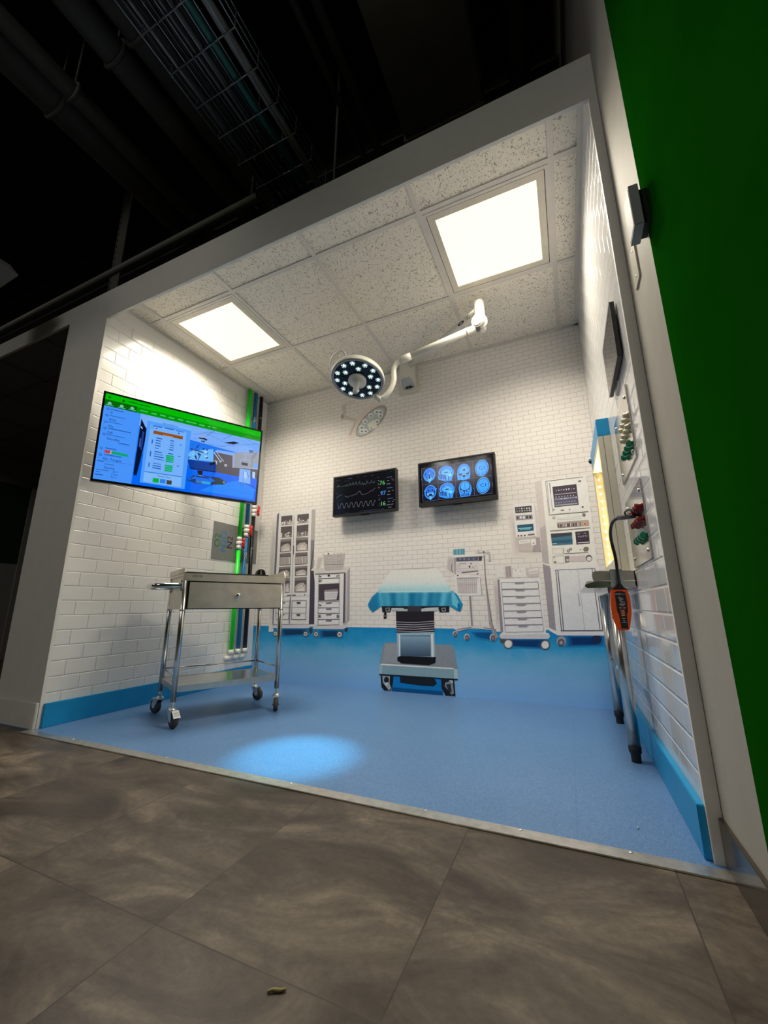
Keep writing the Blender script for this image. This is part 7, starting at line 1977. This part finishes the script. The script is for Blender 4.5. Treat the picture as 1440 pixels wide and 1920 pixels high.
# steel shelf table against the wall
st = thing('steel_table', 'narrow stainless steel table on two tubular legs along the right wall', 'table', (2.62, .9, 0.0015))
TL0, TL1 = .541, 1.300; WT = W - .002
m = MB(); pr = [(WT, .704), (2.566, .7075), (2.556, .705), (2.550, .697), (2.549, .686), (2.552, .668), (WT, .668)]
m.prism([(x, TL0, z) for x, z in pr], (0, .004, 0), STEEL); m.build('end_plate', st)
m = MB(); m.prism([(x, TL1 - .004, z) for x, z in pr], (0, .004, 0), STEEL); m.build('end_plate', st)
m = MB(); m.box(WT - .004, WT, TL0, TL1, .645, .704, STEEL); m.build('back_plate', st)
m = MB(); m.prism([(WT, TL0, .665), (2.560, TL0, .668), (2.522, TL0, .656), (2.519, TL0, .650), (2.527, TL0, .642), (WT, TL0, .642)], (0, TL1 - TL0, 0), STEELS); m.build('top', st)
m = MB(); m.box(2.60, 2.66, TL0 + .03, TL1 - .03, .622, .642, STEELS); m.build('apron', st)
for y in (.645, 1.205):
    m = MB(); m.cyl((2.627, y, .058), (2.627, y, .625),   .0215, STEELS, seg=28); lg = m.build('leg', st)
    m = MB(); m.lathe([(.0205, .058), (.0225, .056), (.0215, .036), (.0175, .030), (.0165, .006), (.0175, .0015), (0, .0015)], (2.627, y, 0), (0, 0, 1), BRUB, 24); m.build('rubber_foot', lg)
m = MB(); m.tube([(2.627, .645, .30), (2.627, 1.205, .30)], .011, STEELS, 14); m.build('stretcher', st)
# tester hanging from the table end
ty = .515
ts = thing('voltage_tester', 'orange handheld tester hung on steel table end with black probe cable', 'tester', (2.635, ty, .56))
hx = lambda x, z: (x, ty - .010, z)
out = [(2.607, .633), (2.660, .631), (2.6655, .600), (2.6645, .548), (2.657, .515), (2.651, .490), (2.645, .483), (2.617, .483), (2.610, .489), (2.603, .515), (2.599, .545), (2.600, .590)]
m = MB(); m.prism([hx(x, z) for x, z in out], (0, .022, 0), ORANGE); ins = [(2.633 + (x - 2.633) * .93, .558 + (z - .558) * .96) for x, z in out]; m.prism([(x, ty - .0135, z) for x, z in ins], (0, .004, 0), ORANGE)
for z in (.545, .560, .530): m.box(2.5975, 2.604, ty - .011, ty + .008, z - .003, z + .003, ORANGE, .001)
m.build('case', ts)
m = MB(); m.prism([(x, ty - .0148, z) for x, z in ((2.617, .622), (2.625, .6265), (2.641, .6265), (2.6525, .621), (2.6535, .585), (2.652, .552), (2.647, .540), (2.646, .490), (2.624, .490), (2.6215, .540), (2.617, .552))], (0, .002, 0), BLACK); fp = m.build('label_panel', ts, label='black front label panel')
m = MB(); yy_ = ty - .0152
m.text('KLEIN', (2.6285, yy_, .6155), (1, 0, 0), (0, 0, 1), .0075, TXW); m.text('TOOLS', (2.645, yy_, .6150), (1, 0, 0), (0, 0, 1), .0040, TXW)
for x, z, w in ((2.630, .6035, .012), (2.635, .599, .014), (2.635, .595, .014), (2.633, .591, .008), (2.638, .5865, .016), (2.638, .582, .018), (2.636, .577, .020), (2.636, .573, .012)): m.box(x - w / 2, x + w / 2, yy_, yy_ + .0004, z - .0006, z + .0006, TXW)
OR2 = mat('orange_print', (0.55, 0.10, 0.01), 0.4)
for x, z in ((2.629, .5645), (2.642, .5645)): m.box(x - .005, x + .005, yy_, yy_ + .0004, z - .0018, z + .0018, OR2); m.box(x - .003, x + .003, yy_ - .0003, yy_, z - .0006, z + .0006, TXW)
for z in (.554, .546, .538): m.box(2.628, 2.642, yy_, yy_ + .0004, z - .003, z + .003, OR2); m.box(2.632, 2.639, yy_ - .0003, yy_, z - .0008, z + .0008, TXW)
m.box(2.629, 2.641, yy_, yy_ + .0004, .5255, .5275, TXW); m.box(2.627, 2.643, yy_, yy_ + .0004, .5115, .5125, TXW); m.text('30', (2.635, yy_, .518), (1, 0, 0), (0, 0, 1), .006, TXW); m.build('lettering', fp)
m = MB(); m.prism([hx(2.604, .632), hx(2.622, .640), hx(2.630, .655), hx(2.642, .655), hx(2.650, .641), hx(2.663, .631)], (0, .020, 0), BLACK); m.lathe([(.0095, .648), (.0075, .662), (.0062, .690), (.0055, .700)], (2.636, ty, 0), (0, 0, 1), BLACK, 14); m.build('boot', ts)
m = MB(); m.box(2.612, 2.655, ty + .0125, ty + .016, .600, .711, ZINC); m.box(2.612, 2.655, ty + .012, TL0 + .006, .7085, .711, ZINC); m.cyl((2.615, ty + .004, .648), (2.615, ty + .016, .648), .006, ZINC); m.build('hanger', ts)
m = MB(); m.tube([(2.636, ty, .690), (2.637, ty - .002, .725), (2.636, ty - .008, .762), (2.629, ty - .02, .805), (2.625, ty - .05, .840), (2.628, ty - .085, .866), (2.636, ty - .115, .880), (2.650, ty - .15, .882), (2.662, ty - .175, .878)], .0058, BLACK, 12, True, 2); m.build('cable', ts)
m = MB(); m.tube([(2.650, ty - .15, .882), (2.662, ty - .18, .876), (2.678, ty - .22, .870), (2.690, ty - .258, .866)], .0085, BLACK, 12); m.tube([(2.668, ty - .19, .880), (2.660, ty - .215, .889), (2.672, ty - .27, .886), (2.690, ty - .300, .866)], .0035, BLACK, 8, True, 2); m.build('probe_plug', ts)

# ================================================================== HALL WALL DEVICES
dv = thing('wall_sensor', 'white box shaped wall sensor on the white strip of hall wall', 'sensor', (HX, -.28, 1.50))
DVM = mat('device_white', (0.40, 0.40, 0.42), 0.6, spec=0.2)
m = MB(); m.box(2.690, 2.711, -.317, -.250, 1.462, 1.580, DVM, .0012); m.build('case', dv)
m = MB(); m.box(2.6893, 2.690, -.313, -.254, 1.468, 1.574, mat('device_face_shaded', (0.16, 0.15, 0.19), 0.6)); m.build('front_face', dv)  # darker purple-grey: shade from the way the face points, put into its colour
m = MB(); m.box(2.711, HX, -.300, -.250, 1.475, 1.575, BRUB); m.build('mounting_block', dv)
cv = thing('wall_cover_plate', 'small blank ivory cover plate just under the white wall sensor', 'cover plate', (HX, -.10, 1.53))
m = MB(); m.box(2.7235, HX, -.135, -.073, 1.462, 1.590, mat('ivory_cover', (0.62, 0.58, 0.47), 0.3), .0015); m.build('plate', cv)
for z in (1.487, 1.570): MB().lathe([(.0035, 0), (.003, .001), (0, .001)], (2.7235, -.104, z), (-1, 0, 0), ZINC, 10).build('screw', cv)

# ================================================================== SMALL THINGS ON THE FLOORS
m = MB(); m.tube([(1.975, -.655, .0025), (1.982, -.649, .0035), (1.992, -.646, .0025), (1.999, -.640, .003)], lambda q: .0022 * (1 - abs(q - .5)) + .0005, mat('dry_leaf', (0.30, 0.24, 0.09), 0.7), 8, True, 1); tag(m.build('dry_stem'), 'short dry stem lying on the grey hall floor', 'debris')
m = MB(); m.ball((2.562, .105, .0045), .003, CHROME, 10); tag(m.build('metal_bead'), 'tiny shiny bead lying on the blue floor near the right wall', 'bead')

# ================================================================== HALL CEILING SERVICES
def run_y(name, label, cat, x0, x1, z, mt, y0=-4.5, y1=3.0, group=None, hangers=True):
    t = thing(name, label, cat, ((x0 + x1) / 2, 0, z), group=group); r = (x1 - x0) / 2; c = (x0 + x1) / 2
    m = MB(); m.cyl((c, y0, z + r), (c, y1, z + r), r, mt, seg=28); m.build('pipe_run', t)
    for y in (-2.2, -.45, 1.3):
        m = MB(); m.tube([(c + (r + .006) * cos(a), y, z + r + (r + .006) * sin(a)) for a in [pi * 2 * k / 20 for k in range(21)]], .012, DUCT, 6); m.cyl((c, y, z + 2 * r), (c, y, 4.3), .006, DUCT, seg=8); m.build('hanger', t)
run_y('ceiling_pipe', 'thick dark pipe overhead, furthest left of the parallel pipes', 'pipe', -.118, .098, 3.4, DUCT, group='parallel pipes over the hall')
run_y('ceiling_pipe', 'slim dark pipe overhead hugging the thickest left pipe', 'pipe', .112, .209, 3.4, DUCT2, group='parallel pipes over the hall')
run_y('ceiling_pipe', 'dark pipe overhead, middle of the parallel pipes', 'pipe', .455, .600, 3.4, DUCT2, group='parallel pipes over the hall')
run_y('ceiling_pipe', 'dark pipe overhead right beside the wire cable tray', 'pipe', .635, .790, 3.42, DUCT2, group='parallel pipes over the hall')
run_y('conduit', 'thin dark conduit overhead right of the wire cable tray', 'conduit', 1.506, 1.545, 3.42, DUCT, group='thin conduits over the hall')
run_y('conduit', 'thin dark conduit overhead left of the flat ventilation duct', 'conduit', 1.60, 1.65, 3.42, DUCT, group='thin conduits over the hall')
run_y('ceiling_pipe', 'dark pipe overhead between flat duct and hall wall', 'pipe', 2.44, 2.555, 3.5, DUCT, group='parallel pipes over the hall')
VD = mat('vent_duct_paint', (0.15, 0.14, 0.12), 0.7, var=0.15, nscale=4)
t = thing('ventilation_duct', 'flat rectangular dark ventilation duct overhead', 'duct', (2.05, 0, 3.4))
m = MB(); m.box(1.815, 2.289, -4.5, 3.0, 3.4, 3.7, VD, .006); m.build('duct_run', t)
for y in (-1.3, .55, 2.4): MB().box(1.803, 2.301, y - .02, y + .02, 3.39, 3.71, VD, .004).build('flange', t)
for y in (-.9, 1.6):
    for x in (1.80, 2.305): MB().cyl((x, y, 3.39), (x, y, 4.3), .006, DUCT, seg=8).build('hanger', t)
for k, (y, lb) in enumerate(((0.9, 'dark steel beam crossing over the bay'), (-1.3, 'dark steel beam crossing over the hall floor'))):
    m = MB(); m.box(-5.9, HX, y - .16, y + .16, 3.78, 3.80, DUCT); m.box(-5.9, HX, y - .01, y + .01, 3.80, 4.28, DUCT); m.box(-5.9, HX, y - .16, y + .16, 4.28, 4.3, DUCT); tag(m.build('ceiling_beam'), lb, 'beam', 'beams over the hall')
# cross pipe above the fascia and its slotted hanger strut
t = thing('cross_pipe', 'thin pale pipe overhead running along behind the front fascia', 'pipe', (-.5, .138, 2.9))
m = MB(); m.cyl((-5.5, .138, 2.92), (1.03, .138, 2.92), .021, mat('cross_pipe_paint', (0.17, 0.165, 0.14), 0.5), seg=18); m.build('pipe_run', t)
m = MB(); m.cyl((-.2, .138, 2.90), (-.2, .138, 4.3), .005, DUCT, seg=8); m.cyl((.98, .138, 2.94), (.98, .138, 4.3), .005, DUCT, seg=8); m.cyl((-3.4, .138, 2.94), (-3.4, .138, 4.3), .005, DUCT, seg=8); m.build('hanger', t)
t = thing('slotted_strut', 'slotted metal strut hanging behind the front fascia', 'strut', (-.64, .35, 3.3))
ST = mat('strut_metal', (0.17, 0.165, 0.145), 0.45, 0.3)
m = MB(); m.box(-.708, -.590, .345, .352, 2.62, 4.30, ST); m.box(-.712, -.706, .345, .40, 2.62, 4.30, ST); m.build('channel', t)
for k in range(17): MB().box(-.697, -.689, .3435, .345, 2.9 + .06 * k, 2.935 + .06 * k, DECK).build('slot', t)
# wire basket cable tray
t = thing('cable_tray', 'wire basket cable tray overhead filled with data cables', 'cable tray', (1.2, 0, 3.0))
tx0, tx1, tz = 1.006, 1.395, 3.0; ty0, ty1 = -2.6, 1.3
for k in range(9):
    x = tx0 + (tx1 - tx0) * k / 8; MB().tube([(x, ty0, tz), (x, ty1, tz)], .0028, WIRE, 6).build('long_wire', t)
for z in (tz + .05, tz + .10):
    for x in (tx0, tx1): MB().tube([(x, ty0, z), (x, ty1, z)], .0028, WIRE, 6).build('long_wire', t)
n = 28
for k in range(n):
    y = ty0 + (ty1 - ty0) * k / (n - 1); MB().tube([(tx0, y, tz + .105), (tx0, y, tz - .004), (tx1, y, tz - .004), (tx1, y, tz + .105)], .0032, WIRE, 6).build('cross_wire', t)
for y in (-1.1, .35):
    MB().cyl((tx0 - .01, y, tz + .05), (tx0 - .01, y, 4.3), .005, DUCT, seg=8).build('hanger', t); MB().cyl((tx1 + .02, y, tz + .05), (tx1 + .05, y, 4.3), .009, DUCT2, seg=8).build('hanger', t)
random.seed(11)
m = MB(); CB = [mat('cable_grey', (0.16, 0.165, 0.175), 0.5), mat('cable_dark', (0.03, 0.032, 0.04), 0.5), mat('cable_pale', (0.24, 0.23, 0.20), 0.5)]
for k in range(44):
    x = random.uniform(tx0 + .012, 1.228); z = tz + .008 + random.uniform(0, .05); pts = []
    for j in range(9): pts.append((x + random.uniform(-.007, .007), ty0 + (ty1 - ty0) * j / 8, z + random.uniform(-.002, .004)))
    m.tube(pts, random.choice((.0035, .0045, .006)), CB[1] if random.random() < .55 else random.choice(CB), 6)
o = tag(m.build('cable_bundle'), 'mass of grey data cables lying in the wire tray', 'cables'); o['kind'] = 'stuff'
m = MB(); m.tube([(1.262, ty0, tz + .022), (1.270, -1.5, tz + .020), (1.260, -.6, tz + .022), (1.268, .3, tz + .02), (1.262, ty1, tz + .022)], .017, mat('cable_teal', (0.012, 0.16, 0.15), 0.45), 10, True, 1); tag(m.build('teal_cable'), 'thick teal cable lying in the wire tray', 'cable')
m = MB(); m.tube([(1.335, ty0, tz + .02), (1.345, -1.5, tz + .022), (1.338, -.6, tz + .02), (1.346, .3, tz + .022), (1.34, ty1, tz + .02)], .021, mat('cable_white', (0.26, 0.26, 0.27), 0.45), 10, True, 1); tag(m.build('white_cable'), 'thick pale grey cable lying in the wire tray beside the teal one', 'cable')
# corner of a white hanging fixture at the photo's left edge
t = thing('hanging_fixture', 'white hanging fixture high in the hall at the far left', 'fixture', (-.72, -.3, 2.56))
FX = mat('fixture_white', (0.34, 0.335, 0.32), 0.5)
m = MB(); m.prism([(-1.10, -.3, 2.80), (-.722, -.3, 2.80), (-.560, -.3, 2.70), (-.415, -.3, 2.562), (-.62, -.3, 2.548), (-1.10, -.3, 2.53)], (0, -.30, .0), FX); m.build('housing', t)
m = MB(); m.cyl((-.95, -.45, 2.79), (-.95, -.45, 4.3), .008, DUCT, seg=8); m.build('hanger', t)
